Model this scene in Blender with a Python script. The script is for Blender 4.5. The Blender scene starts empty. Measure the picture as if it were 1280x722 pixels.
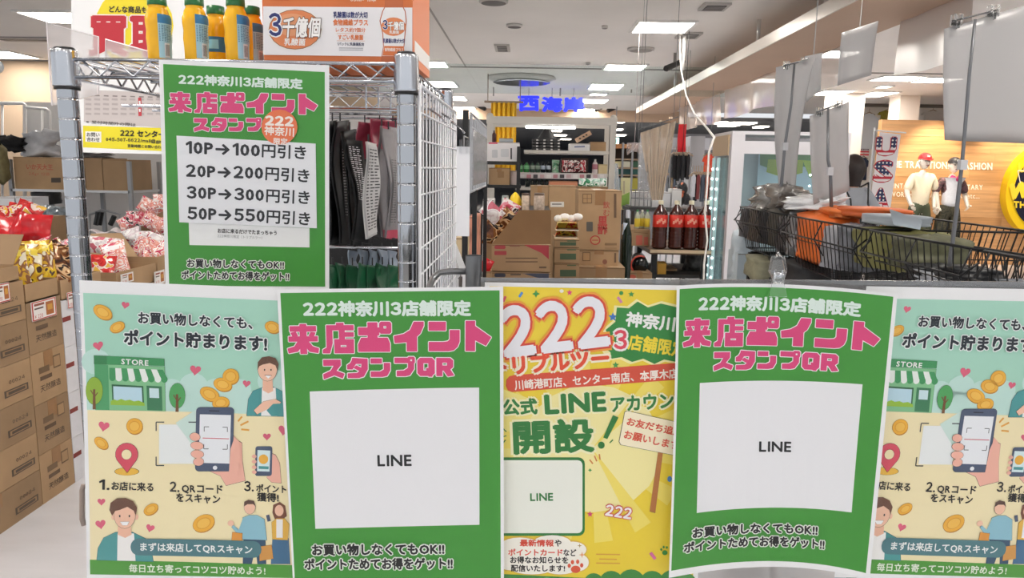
import bpy, bmesh, math, random
import numpy as np
from mathutils import Vector, Matrix, noise
from mathutils.geometry import tessellate_polygon, delaunay_2d_cdt
random.seed(7)
PI = math.pi
sc = bpy.context.scene
col = sc.collection

# ---------------------------------------------------------------- camera
EYE = Vector((0.0, 0.0, 1.45))
FPX, W0, H0 = 930.0, 1280.0, 722.0
cam_data = bpy.data.cameras.new('camera')
cam = bpy.data.objects.new('camera', cam_data)
col.objects.link(cam)
cam_data.sensor_fit = 'HORIZONTAL'
cam_data.sensor_width = 36.0
cam_data.lens = 36.0 * FPX / W0
cam_data.clip_start = 0.02
cam_data.clip_end = 200
CAMR = (Matrix.Rotation(math.radians(1.15), 3, 'Z') @ Matrix.Rotation(math.radians(90 - 9.22), 3, 'X')
        @ Matrix.Rotation(math.radians(1.0), 3, 'Z'))
cam.matrix_world = Matrix.Translation(EYE) @ CAMR.to_4x4()
sc.camera = cam
sc.cycles.use_denoising = True
sc.cycles.max_bounces = 8
sc.cycles.transparent_max_bounces = 16

# ---------------------------------------------------------------- exposure and ambient light
sc.view_settings.view_transform = 'Standard'
sc.view_settings.look = 'None'
sc.view_settings.gamma = 1.0
sc.view_settings.exposure = 0.42
sc.view_settings.use_curve_mapping = False
world = bpy.data.worlds.new('world')
sc.world = world
world.use_nodes = True
bg = world.node_tree.nodes['Background']
bg.inputs['Color'].default_value = (0.94, 0.965, 1.0, 1)
bg.inputs['Strength'].default_value = 0.66
LAMP_E = 22.0          # emission of the ceiling panels


def ray(px, py):
    d = CAMR @ Vector(((px - W0 / 2) / FPX, -(py - H0 / 2) / FPX, -1.0))
    return d


def at(px, py, Y):
    d = ray(px, py)
    return EYE + d * ((Y - EYE.y) / d.y)


def atx(px, py, X):
    d = ray(px, py)
    return EYE + d * ((X - EYE.x) / d.x)


def atz(px, py, Z):
    d = ray(px, py)
    return EYE + d * ((Z - EYE.z) / d.z)


def proj(p):
    q = CAMR.transposed() @ (Vector(p) - EYE)
    return (W0 / 2 + FPX * q.x / -q.z, H0 / 2 - FPX * q.y / -q.z)


# ---------------------------------------------------------------- materials
def lin(h):
    h = h.lstrip('#')
    out = []
    for i in (0, 2, 4):
        c = int(h[i:i + 2], 16) / 255
        out.append(c / 12.92 if c <= 0.04045 else ((c + 0.055) / 1.055) ** 2.4)
    return (out[0], out[1], out[2], 1.0)


_m = {}


def mat(hexc, rough=0.5, metal=0.0, var=0.0, scale=30.0, bump=0.0, alpha=1.0, spec=0.5, emit=0.0, stretch=None):
    key = (hexc, rough, metal, var, scale, bump, alpha, spec, emit, stretch)
    if key in _m:
        return _m[key]
    m = bpy.data.materials.new('m_' + hexc.strip('#') + '_%d' % len(_m))
    m.use_nodes = True
    nt = m.node_tree
    b = nt.nodes['Principled BSDF']
    b.inputs['Base Color'].default_value = lin(hexc)
    b.inputs['Roughness'].default_value = rough
    b.inputs['Metallic'].default_value = metal
    b.inputs['Alpha'].default_value = alpha
    b.inputs['Specular IOR Level'].default_value = spec
    if emit:
        b.inputs['Emission Color'].default_value = lin(hexc)
        b.inputs['Emission Strength'].default_value = emit
    if var or bump:
        tc = nt.nodes.new('ShaderNodeTexCoord')
        n = nt.nodes.new('ShaderNodeTexNoise')
        n.inputs['Scale'].default_value = scale
        n.inputs['Detail'].default_value = 3
        src = tc.outputs['Object']
        if stretch:
            mp = nt.nodes.new('ShaderNodeMapping')
            mp.inputs['Scale'].default_value = stretch
            nt.links.new(src, mp.inputs['Vector'])
            src = mp.outputs['Vector']
        nt.links.new(src, n.inputs['Vector'])
        if var:
            c = lin(hexc)
            r = nt.nodes.new('ShaderNodeValToRGB')
            r.color_ramp.elements[0].position = 0.3
            r.color_ramp.elements[1].position = 0.7
            r.color_ramp.elements[0].color = [max(0, x * (1 - var)) for x in c[:3]] + [1]
            r.color_ramp.elements[1].color = [min(1, x * (1 + var)) for x in c[:3]] + [1]
            nt.links.new(n.outputs['Fac'], r.inputs['Fac'])
            nt.links.new(r.outputs['Color'], b.inputs['Base Color'])
        if bump:
            bp = nt.nodes.new('ShaderNodeBump')
            bp.inputs['Strength'].default_value = bump
            bp.inputs['Distance'].default_value = 0.01
            nt.links.new(n.outputs['Fac'], bp.inputs['Height'])
            nt.links.new(bp.outputs['Normal'], b.inputs['Normal'])
    _m[key] = m
    return m


def film(name, tint='ffffff', gloss=0.12, dens=0.0, dens_col='d8dadc', rough=0.08, bump=0.0, scale=25, fres=0.6):
    """thin clear plastic: see-through with a sheen; dens makes it cloudy"""
    m = bpy.data.materials.new(name)
    m.use_nodes = True
    nt = m.node_tree
    nt.nodes.clear()
    out = nt.nodes.new('ShaderNodeOutputMaterial')
    tr = nt.nodes.new('ShaderNodeBsdfTransparent')
    tr.inputs['Color'].default_value = lin(tint)
    gl = nt.nodes.new('ShaderNodeBsdfGlossy')
    gl.inputs['Roughness'].default_value = rough
    df = nt.nodes.new('ShaderNodeBsdfDiffuse')
    df.inputs['Color'].default_value = lin(dens_col)
    tl = nt.nodes.new('ShaderNodeBsdfTranslucent')
    tl.inputs['Color'].default_value = lin(dens_col)
    dt = nt.nodes.new('ShaderNodeMixShader')
    dt.inputs['Fac'].default_value = 0.45
    nt.links.new(df.outputs[0], dt.inputs[1])
    nt.links.new(tl.outputs[0], dt.inputs[2])
    m1 = nt.nodes.new('ShaderNodeMixShader')
    m1.inputs['Fac'].default_value = dens
    nt.links.new(tr.outputs[0], m1.inputs[1])
    nt.links.new(dt.outputs[0], m1.inputs[2])
    m2 = nt.nodes.new('ShaderNodeMixShader')
    lw = nt.nodes.new('ShaderNodeLayerWeight')
    lw.inputs['Blend'].default_value = 0.25
    mm = nt.nodes.new('ShaderNodeMath')
    mm.operation = 'MULTIPLY_ADD'
    mm.inputs[1].default_value = fres
    mm.inputs[2].default_value = gloss * 0.5
    nt.links.new(lw.outputs['Fresnel'], mm.inputs[0])
    nt.links.new(mm.outputs[0], m2.inputs['Fac'])
    nt.links.new(m1.outputs[0], m2.inputs[1])
    nt.links.new(gl.outputs[0], m2.inputs[2])
    nt.links.new(m2.outputs[0], out.inputs['Surface'])
    if bump:
        tc = nt.nodes.new('ShaderNodeTexCoord')
        n = nt.nodes.new('ShaderNodeTexNoise')
        n.inputs['Scale'].default_value = scale
        n.inputs['Detail'].default_value = 2
        nt.links.new(tc.outputs['Object'], n.inputs['Vector'])
        bp = nt.nodes.new('ShaderNodeBump')
        bp.inputs['Strength'].default_value = bump
        bp.inputs['Distance'].default_value = 0.02
        nt.links.new(n.outputs['Fac'], bp.inputs['Height'])
        nt.links.new(bp.outputs['Normal'], gl.inputs['Normal'])
    return m


def patch_mat(name, cols, scale=20.0, rough=0.3, bump=0.15, stretch=(1, 1, 1), metal=0.0):
    """packaging print: irregular patches of several colours"""
    m = bpy.data.materials.new(name)
    m.use_nodes = True
    nt = m.node_tree
    b = nt.nodes['Principled BSDF']
    b.inputs['Roughness'].default_value = rough
    b.inputs['Metallic'].default_value = metal
    tc = nt.nodes.new('ShaderNodeTexCoord')
    mp = nt.nodes.new('ShaderNodeMapping')
    mp.inputs['Scale'].default_value = stretch
    oi = nt.nodes.new('ShaderNodeObjectInfo')
    ad = nt.nodes.new('ShaderNodeVectorMath')
    ad.operation = 'ADD'
    sc_ = nt.nodes.new('ShaderNodeVectorMath')
    sc_.operation = 'SCALE'
    sc_.inputs[0].default_value = (7.3, 3.1, 5.7)
    nt.links.new(oi.outputs['Random'], sc_.inputs['Scale'])
    nt.links.new(tc.outputs['Object'], mp.inputs['Vector'])
    nt.links.new(mp.outputs['Vector'], ad.inputs[0])
    nt.links.new(sc_.outputs['Vector'], ad.inputs[1])
    v = nt.nodes.new('ShaderNodeTexNoise')
    v.inputs['Scale'].default_value = scale
    v.inputs['Detail'].default_value = 1.5
    v.inputs['Distortion'].default_value = 1.2
    nt.links.new(ad.outputs['Vector'], v.inputs['Vector'])
    r = nt.nodes.new('ShaderNodeValToRGB')
    r.color_ramp.interpolation = 'CONSTANT'
    e = r.color_ramp.elements
    e[0].color = lin(cols[0])
    e[0].position = 0
    e[1].color = lin(cols[1])
    k = len(cols)
    e[1].position = 0.36
    for i in range(2, k):
        x = e.new(0.36 + 0.30 * (i - 1) / max(1, k - 1))
        x.color = lin(cols[i])
    nt.links.new(v.outputs['Fac'], r.inputs['Fac'])
    nt.links.new(r.outputs['Color'], b.inputs['Base Color'])
    bp = nt.nodes.new('ShaderNodeBump')
    bp.inputs['Strength'].default_value = bump
    bp.inputs['Distance'].default_value = 0.01
    n2 = nt.nodes.new('ShaderNodeTexNoise')
    n2.inputs['Scale'].default_value = 35
    nt.links.new(ad.outputs['Vector'], n2.inputs['Vector'])
    nt.links.new(n2.outputs['Fac'], bp.inputs['Height'])
    nt.links.new(bp.outputs['Normal'], b.inputs['Normal'])
    return m


CHROME = mat('c9ccd2', 0.16, 1.0, var=0.06, scale=12)
CHROMED = mat('b9bcc1', 0.13, 1.0)
WHITEM = mat('ecedee', 0.35, 0.0)
BLACKM = mat('17181a', 0.4)
KRAFT = mat('ad8e6b', 0.8, var=0.07, scale=9, bump=0.05)
KRAFT2 = mat('9c8061', 0.8, var=0.08, scale=7, bump=0.05)
KRAFTIN = mat('8f6d4a', 0.85, var=0.08, scale=7)
TAPE = mat('9a7248', 0.3, var=0.05)
INK = mat('3b3833', 0.6)
REDINK = mat('b5423c', 0.6)
CLEAR = film('clear_plastic', gloss=0.16, dens=0.03)
GLASS = film('glass', gloss=0.12, dens=0.0, tint='f2f8f8', rough=0.02)


# ---------------------------------------------------------------- object helpers
WL = {}


def tag(o, label=None, cat=None, group=None, kind=None):
    if label: o['label'] = label
    if cat: o['category'] = cat
    if group: o['group'] = group
    if kind: o['kind'] = kind
    return o


def thing(name, label, cat, loc, group=None):
    o = bpy.data.objects.new(name, None)
    col.objects.link(o)
    o.location = loc
    o.empty_display_size = 0.05
    WL[o.name] = Vector(loc)
    return tag(o, label, cat, group)


class MB:
    def __init__(s, m=None):
        s.v, s.f, s.mi, s.mats, s.sm = [], [], [], [], []
        s.cur, s.smooth = 0, False
        if m: s.use(m)

    def use(s, m, smooth=None):
        if m not in s.mats: s.mats.append(m)
        s.cur = s.mats.index(m)
        if smooth is not None: s.smooth = smooth
        return s

    def face(s, idx):
        s.f.append(idx); s.mi.append(s.cur); s.sm.append(s.smooth)

    def add(s, verts, faces):
        n = len(s.v)
        s.v.extend(Vector(p) for p in verts)
        s.f.extend([n + i for i in f] for f in faces)
        s.mi.extend([s.cur] * len(faces)); s.sm.extend([s.smooth] * len(faces))
        return s

    def box(s, x0, x1, y0, y1, z0, z1, M=None):
        vs = [(x, y, z) for z in (z0, z1) for (x, y) in ((x0, y0), (x1, y0), (x1, y1), (x0, y1))]
        if M: vs = [M @ Vector(p) for p in vs]
        return s.add(vs, [(3, 2, 1, 0), (4, 5, 6, 7), (0, 1, 5, 4), (1, 2, 6, 5), (2, 3, 7, 6), (3, 0, 4, 7)])

    def hexa(s, a, b, c, d, t):
        """slab: quad a b c d pushed by vector t"""
        t = Vector(t)
        q = [Vector(p) for p in (a, b, c, d)]
        return s.add(q + [p + t for p in q], [(3, 2, 1, 0), (4, 5, 6, 7), (0, 1, 5, 4), (1, 2, 6, 5), (2, 3, 7, 6), (3, 0, 4, 7)])

    def cyl(s, p0, p1, r0, r1=None, n=8, caps=True):
        p0, p1 = Vector(p0), Vector(p1)
        r1 = r0 if r1 is None else r1
        d = (p1 - p0).normalized()
        a = d.orthogonal().normalized(); b = d.cross(a)
        vs = []
        for p, r in ((p0, r0), (p1, r1)):
            for i in range(n):
                t = 2 * PI * i / n
                vs.append(p + a * (r * math.cos(t)) + b * (r * math.sin(t)))
        fs = [(i, (i + 1) % n, n + (i + 1) % n, n + i) for i in range(n)]
        if caps: fs += [tuple(range(n))[::-1], tuple(range(n, 2 * n))]
        return s.add(vs, fs)

    def tube(s, pts, r, n=6, closed=False):
        pts = [Vector(p) for p in pts]
        k = len(pts)
        vs = []
        ref = None
        for i, p in enumerate(pts):
            q0 = pts[(i - 1) % k] if (closed or i > 0) else p
            q1 = pts[(i + 1) % k] if (closed or i < k - 1) else p
            d = (q1 - q0).normalized()
            if ref is None: ref = d.orthogonal().normalized()
            a = (ref - d * ref.dot(d))
            a = a.normalized() if a.length > 1e-5 else d.orthogonal().normalized()
            ref = a
            b = d.cross(a)
            rr = r[i] if isinstance(r, (list, tuple)) else r
            for j in range(n):
                t = 2 * PI * j / n
                vs.append(p + a * (rr * math.cos(t)) + b * (rr * math.sin(t)))
        fs = []
        for i in range(k if closed else k - 1):
            i2 = (i + 1) % k
            for j in range(n):
                fs.append((i * n + j, i * n + (j + 1) % n, i2 * n + (j + 1) % n, i2 * n + j))
        if not closed: fs += [tuple(range(n))[::-1], tuple(range((k - 1) * n, k * n))]
        return s.add(vs, fs)

    def lathe(s, c, prof, n=16):
        c = Vector(c)
        vs = [c + Vector((r * math.cos(2 * PI * i / n), r * math.sin(2 * PI * i / n), z)) for r, z in prof for i in range(n)]
        fs = []
        for k in range(len(prof) - 1):
            for i in range(n):
                fs.append((k * n + i, k * n + (i + 1) % n, (k + 1) * n + (i + 1) % n, (k + 1) * n + i))
        fs += [tuple(range(n))[::-1], tuple(range((len(prof) - 1) * n, len(prof) * n))]
        return s.add(vs, fs)

    def ball(s, c, r, n=10, m=6):
        c = Vector(c)
        r = Vector(r) if hasattr(r, '__len__') else Vector((r, r, r))
        vs = [c + Vector((0, 0, -r.z))]
        for j in range(1, m):
            ph = -PI / 2 + PI * j / m
            for i in range(n):
                t = 2 * PI * i / n
                vs.append(c + Vector((r.x * math.cos(ph) * math.cos(t), r.y * math.cos(ph) * math.sin(t), r.z * math.sin(ph))))
        vs.append(c + Vector((0, 0, r.z)))
        fs = [(0, 1 + (i + 1) % n, 1 + i) for i in range(n)]
        for j in range(m - 2):
            for i in range(n):
                fs.append((1 + j * n + i, 1 + j * n + (i + 1) % n, 1 + (j + 1) * n + (i + 1) % n, 1 + (j + 1) * n + i))
        L = len(vs) - 1
        fs += [(L, 1 + (m - 2) * n + i, 1 + (m - 2) * n + (i + 1) % n) for i in range(n)]
        return s.add(vs, fs)

    def sheet(s, fn, nu, nv, thick=0.0):
        """surface fn(u,v) -> point; thick gives it a back and edges"""
        g = [[Vector(fn(i / nu, j / nv)) for i in range(nu + 1)] for j in range(nv + 1)]
        vs = [p for r in g for p in r]
        w = nu + 1
        fs = [(j * w + i, j * w + i + 1, (j + 1) * w + i + 1, (j + 1) * w + i) for j in range(nv) for i in range(nu)]
        if thick:
            n0 = len(vs)
            back = []
            for j in range(nv + 1):
                for i in range(nu + 1):
                    a = g[j][min(i + 1, nu)] - g[j][max(i - 1, 0)]
                    b = g[min(j + 1, nv)][i] - g[max(j - 1, 0)][i]
                    nn = a.cross(b).normalized()
                    back.append(g[j][i] - nn * thick)
            vs += back
            fs += [tuple(n0 + k for k in f[::-1]) for f in list(fs)]
            for i in range(nu):
                fs.append((i + 1, i, n0 + i, n0 + i + 1))
                q = nv * w
                fs.append((q + i, q + i + 1, n0 + q + i + 1, n0 + q + i))
            for j in range(nv):
                fs.append((j * w, (j + 1) * w, n0 + (j + 1) * w, n0 + j * w))
                fs.append(((j + 1) * w + nu, j * w + nu, n0 + j * w + nu, n0 + (j + 1) * w + nu))
        return s.add(vs, fs)

    def mesh(s, name, off=Vector()):
        me = bpy.data.meshes.new(name)
        me.from_pydata([tuple(p - off) for p in s.v], [], s.f)
        for m in s.mats: me.materials.append(m)
        me.polygons.foreach_set('material_index', s.mi)
        me.polygons.foreach_set('use_smooth', s.sm)
        me.update()
        return me

    def build(s, name, parent=None, label=None, cat=None, group=None, kind=None):
        if parent is not None:
            off = WL[parent.name]
        else:
            xs = [p.x for p in s.v]; ys = [p.y for p in s.v]; zs = [p.z for p in s.v]
            off = Vector(((min(xs) + max(xs)) / 2, (min(ys) + max(ys)) / 2, min(zs)))
        o = bpy.data.objects.new(name, s.mesh(name, off))
        col.objects.link(o)
        if parent is not None:
            o.parent = parent
        else:
            o.location = off
        WL[o.name] = Vector(off)
        return tag(o, label, cat, group, kind)


def copy_tree(o, loc=None, rotz=None, label=None, parent=None):
    c = o.copy(); col.objects.link(c)
    if parent is not None: c.parent = parent
    if loc is not None: c.location = loc
    if rotz is not None: c.rotation_euler = (0, 0, rotz)
    if label: c['label'] = label
    WL[c.name] = Vector(c.location)
    for ch in o.children: copy_tree(ch, parent=c)
    return c


# ---------------------------------------------------------------- flat print on real surfaces
_glyph = {}
# the rounded block lettering of the green posters' headline, drawn stroke by stroke: (outline, holes...)
def _rc(a, b, c, d): return [(a, b), (c, b), (c, d), (a, d)]
_HA = [[_rc(60, 152, 212, 182)], [_rc(118, 140, 156, 312)], [_rc(52, 212, 220, 240)], [[(64, 190), (94, 184), (106, 208), (76, 212)]], [[(170, 208), (182, 186), (208, 190), (198, 212)]],
       [[(106, 238), (146, 238), (104, 298), (50, 308), (44, 282), (84, 270)]], [[(126, 238), (164, 238), (190, 270), (226, 282), (222, 308), (172, 300)]],
       [_rc(330, 134, 372, 152)], [_rc(278, 148, 430, 176)], [[(272, 148), (306, 148), (306, 250), (290, 310), (250, 310), (250, 290), (272, 278)]], [_rc(346, 174, 378, 240)], [_rc(376, 190, 430, 214)],
       [_rc(318, 230, 430, 310), _rc(352, 262, 388, 276)],
       [_rc(458, 162, 578, 206)], [_rc(512, 132, 568, 302)], [[(576, 222), (626, 222), (640, 256), (640, 302), (566, 302), (566, 222)]], [[(474, 222), (514, 222), (514, 302), (456, 302), (456, 260)]],
       [[(588, 128), (640, 128), (648, 138), (648, 188), (640, 197), (588, 197), (580, 188), (580, 138)], _rc(603, 151, 621, 168)],
       [[(780, 128), (836, 128), (836, 150), (816, 196), (796, 214), (796, 300), (738, 300), (738, 246), (668, 252), (664, 212), (720, 200), (758, 176)]],
       [_rc(866, 128, 964, 178)], [[(988, 176), (1044, 176), (1044, 240), (1032, 272), (1010, 292), (980, 298), (866, 298), (866, 246), (950, 246), (976, 242), (988, 230)]],
       [_rc(1080, 122, 1134, 296)], [[(1130, 148), (1228, 216), (1198, 264), (1130, 230)]]]
_HC = [[[(256, 346), (356, 346), (356, 378), (330, 410), (376, 428), (366, 454), (318, 436), (256, 458), (254, 430), (298, 410), (316, 380), (256, 380)]],
       [[(424, 336), (512, 342), (512, 370), (418, 370)]], [[(428, 338), (446, 366), (424, 402), (394, 402), (394, 378), (412, 366)]],
       [[(478, 366), (512, 366), (512, 402), (488, 444), (460, 452), (396, 452), (396, 426), (450, 424), (474, 404)]], [[(430, 394), (446, 380), (484, 398), (472, 416)]],
       [_rc(530, 340, 594, 368)], [[(606, 366), (642, 366), (642, 408), (624, 440), (596, 446), (530, 446), (530, 416), (584, 416), (606, 404)]],
       [_rc(668, 336, 746, 366)], [[(746, 364), (780, 364), (780, 400), (756, 436), (730, 442), (680, 442), (680, 412), (722, 410), (746, 394)]],
       [[(750, 330), (778, 330), (785, 337), (785, 362), (778, 369), (750, 369), (743, 362), (743, 337)], _rc(758, 344, 770, 356)]]
_HQ = [[[(816, 336), (884, 336), (900, 352), (900, 424), (884, 440), (816, 440), (800, 424), (800, 352)], _rc(834, 366, 864, 410)], [[(850, 396), (866, 396), (886, 444), (864, 444)]],
       [[(910, 336), (990, 336), (1006, 350), (1006, 388), (990, 402), (1012, 436), (976, 442), (952, 408), (944, 408), (944, 440), (910, 440)], _rc(944, 362, 972, 380)]]
_CUSTOM = {'\ue001': _HA, '\ue002': _HC + _HQ, '\ue003': _HC}


def char(ch, rad, n, res):
    """one character as triangles, made fatter by rad (em) through a clean 2D union of shifted copies"""
    key = (ch, rad, n, res)
    if key in _glyph: return _glyph[key]
    if rad == 0 and ch == '1':
        v = [(.31, 0), (.41, 0), (.41, .73), (.32, .73), (.13, .60), (.13, .50), (.31, .615)]
        r = (v, [tuple(t) for t in tessellate_polygon([[Vector((a, b, 0)) for a, b in v]])])
    elif rad == 0 and ch in _CUSTOM:
        v, f = [], []
        al = [q for st in _CUSTOM[ch] for q in st[0]]
        y0, y1, x0 = min(q[1] for q in al), max(q[1] for q in al), min(q[0] for q in al)
        for st in _CUSTOM[ch]:
            k = len(v)
            loops = [[Vector(((x - x0) / (y1 - y0), (y1 - y) / (y1 - y0), 0)) for x, y in lp] for lp in st]
            f += [tuple(k + i for i in t) for t in tessellate_polygon(loops)]
            v += [(q.x, q.y) for lp in loops for q in lp]
        r = (v, f)
    elif rad == 0:
        c = bpy.data.curves.new('t', 'FONT')
        c.body = chr(ord(ch) + 0xFEE0) if ch in '23456789' else ch
        c.resolution_u = res
        o = bpy.data.objects.new('t', c)
        m = bpy.data.meshes.new_from_object(o)
        r = ([(v.co.x, v.co.y) for v in m.vertices], [tuple(p.vertices) for p in m.polygons])
        bpy.data.objects.remove(o); bpy.data.curves.remove(c); bpy.data.meshes.remove(m)
    else:
        v0, f0 = char(ch, 0, 0, res)
        v0 = np.array(v0)
        T0 = v0[np.array([f[:3] for f in f0])]
        ar = (T0[:, 1, 0] - T0[:, 0, 0]) * (T0[:, 2, 1] - T0[:, 0, 1]) - (T0[:, 1, 1] - T0[:, 0, 1]) * (T0[:, 2, 0] - T0[:, 0, 0])
        T0 = T0[np.abs(ar) > 1e-7]

        def border(tris):
            cnt = {}
            for f in tris:
                for a, b in ((f[0], f[1]), (f[1], f[2]), (f[2], f[0])):
                    e = (a, b) if a < b else (b, a)
                    cnt[e] = cnt.get(e, 0) + 1
            return [e for e, c in cnt.items() if c == 1]
        be0 = border([f for f, a_ in zip(f0, ar) if abs(a_) > 1e-7])
        offs = [(rad * math.cos(2 * PI * (i + .5) / n), rad * math.sin(2 * PI * (i + .5) / n)) for i in range(n)]
        if rad > .05: offs.append((0, 0))

        def inside(cen):
            ok = np.zeros(len(cen), bool)
            for o in offs:
                c_ = (cen - np.array(o))[:, None, :]
                sg = [(T0[None, :, (j + 1) % 3, 0] - T0[None, :, j, 0]) * (c_[..., 1] - T0[None, :, j, 1])
                      - (T0[None, :, (j + 1) % 3, 1] - T0[None, :, j, 1]) * (c_[..., 0] - T0[None, :, j, 0]) for j in range(3)]
                sg = np.stack(sg)
                ok |= ((sg >= -1e-9).all(0) | (sg <= 1e-9).all(0)).any(1)
            return ok

        def cdt(V, E):
            q = delaunay_2d_cdt(V, E, [], 0, 2e-5)
            P = np.array([(p.x, p.y) for p in q[0]])
            T = np.array([tuple(f) for f in q[2]])
            return P, T[inside(P[T].mean(1))]
        ub = sorted({i for e in be0 for i in e})
        ix = {a: k for k, a in enumerate(ub)}
        V, E = [], []
        for dx, dy in offs:
            k = len(V)
            V += [Vector((v0[i][0] + dx, v0[i][1] + dy)) for i in ub]
            E += [(k + ix[a], k + ix[b]) for a, b in be0]
        P, T = cdt(V, E)
        be = border([tuple(int(i) for i in f) for f in T])
        ub = sorted({i for e in be for i in e})
        ix = {a: k for k, a in enumerate(ub)}
        P, T = cdt([Vector(P[i]) for i in ub], [(ix[a], ix[b]) for a, b in be])
        r = ([tuple(p) for p in P], [tuple(int(k) for k in f) for f in T])
    _glyph[key] = r
    return r


def glyph(s, rad=0.0, n=6, res=2):
    rad = round(rad / .004) * .004
    vs, fs, x = [], [], 0.0
    par = []
    for ci, ch in enumerate(s):
        if ch == ' ':
            x += .32
            continue
        v, f = char(ch, rad, n, res)
        if 33 <= ord(ch) <= 126:
            w = char(ch, 0, 0, res)[0]
            a, b = min(q[0] for q in w), max(q[0] for q in w)
            off, adv = x + .075 - a, b - a + .15
        else:
            off, adv = x, 1.0
        k = len(vs)
        vs += [(q[0] + off, q[1]) for q in v]
        fs += [tuple(k + j for j in t) for t in f]
        par += [ci % 2] * len(v)
        x += adv
    return vs, fs, par


class Surf:
    """biquadratic patch; c[j][i] rows top to bottom. Print is laid out on it in metres."""
    def __init__(s, c, cell=0.012):
        s.c = c
        s.W = (c[1][1] - c[1][0]).length + (c[1][2] - c[1][1]).length
        s.H = (c[1][1] - c[0][1]).length + (c[2][1] - c[1][1]).length
        s.p = [[Vector(proj(q)) for q in r] for r in c]
        s.cell = cell

    @staticmethod
    def b(t): return ((1 - t) * (1 - 2 * t), 4 * t * (1 - t), t * (2 * t - 1))

    def _e(s, c, u, v):
        bu, bv = s.b(u), s.b(v)
        return sum((c[j][i] * (bu[i] * bv[j]) for j in range(3) for i in range(3)), c[0][0] * 0)

    def uv(s, px, py):
        u = v = 0.5
        for _ in range(8):
            q = s._e(s.p, u, v)
            e = 1e-3
            du = (s._e(s.p, u + e, v) - q) / e
            dv = (s._e(s.p, u, v + e) - q) / e
            det = du.x * dv.y - du.y * dv.x
            rx, ry = px - q.x, py - q.y
            u += (rx * dv.y - ry * dv.x) / det
            v += (du.x * ry - du.y * rx) / det
        return u, v

    def mm(s, px, py):
        u, v = s.uv(px, py)
        return Vector((u * s.W, v * s.H))

    def pts(s, xy, lift=0.0):
        C = np.array([[list(q) for q in r] for r in s.c])
        xy = np.asarray(xy, float).reshape(-1, 2)
        u, v = xy[:, 0] / s.W, xy[:, 1] / s.H

        def B(t): return np.stack([(1 - t) * (1 - 2 * t), 4 * t * (1 - t), t * (2 * t - 1)], 1)

        def D(t): return np.stack([4 * t - 3, 4 - 8 * t, 4 * t - 1], 1)
        p = np.einsum('nj,ni,jik->nk', B(v), B(u), C)
        if np.any(lift):
            lift = np.reshape(lift, (-1, 1))
            du = np.einsum('nj,ni,jik->nk', B(v), D(u), C)
            dv = np.einsum('nj,ni,jik->nk', D(v), B(u), C)
            n = np.cross(dv, du)
            p = p + n / np.linalg.norm(n, axis=1)[:, None] * lift
        return p

    def pt(s, x, y, lift=0.0):
        u, v = x / s.W, y / s.H
        p = s._e(s.c, u, v)
        if lift:
            e = 1e-3
            du = s._e(s.c, u + e, v) - s._e(s.c, u - e, v)
            dv = s._e(s.c, u, v + e) - s._e(s.c, u, v - e)
            p = p + dv.cross(du).normalized() * lift
        return p


def quad(a, b, c, d, bend=0.0):
    """surf from 4 corners TL TR BR BL"""
    a, b, c, d = (Vector(q) for q in (a, b, c, d))
    return Surf([[a, (a + b) / 2, b], [(a + d) / 2, (a + b + c + d) / 4, (b + c) / 2], [d, (d + c) / 2, c]])


LIFT = 0.00016


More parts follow.
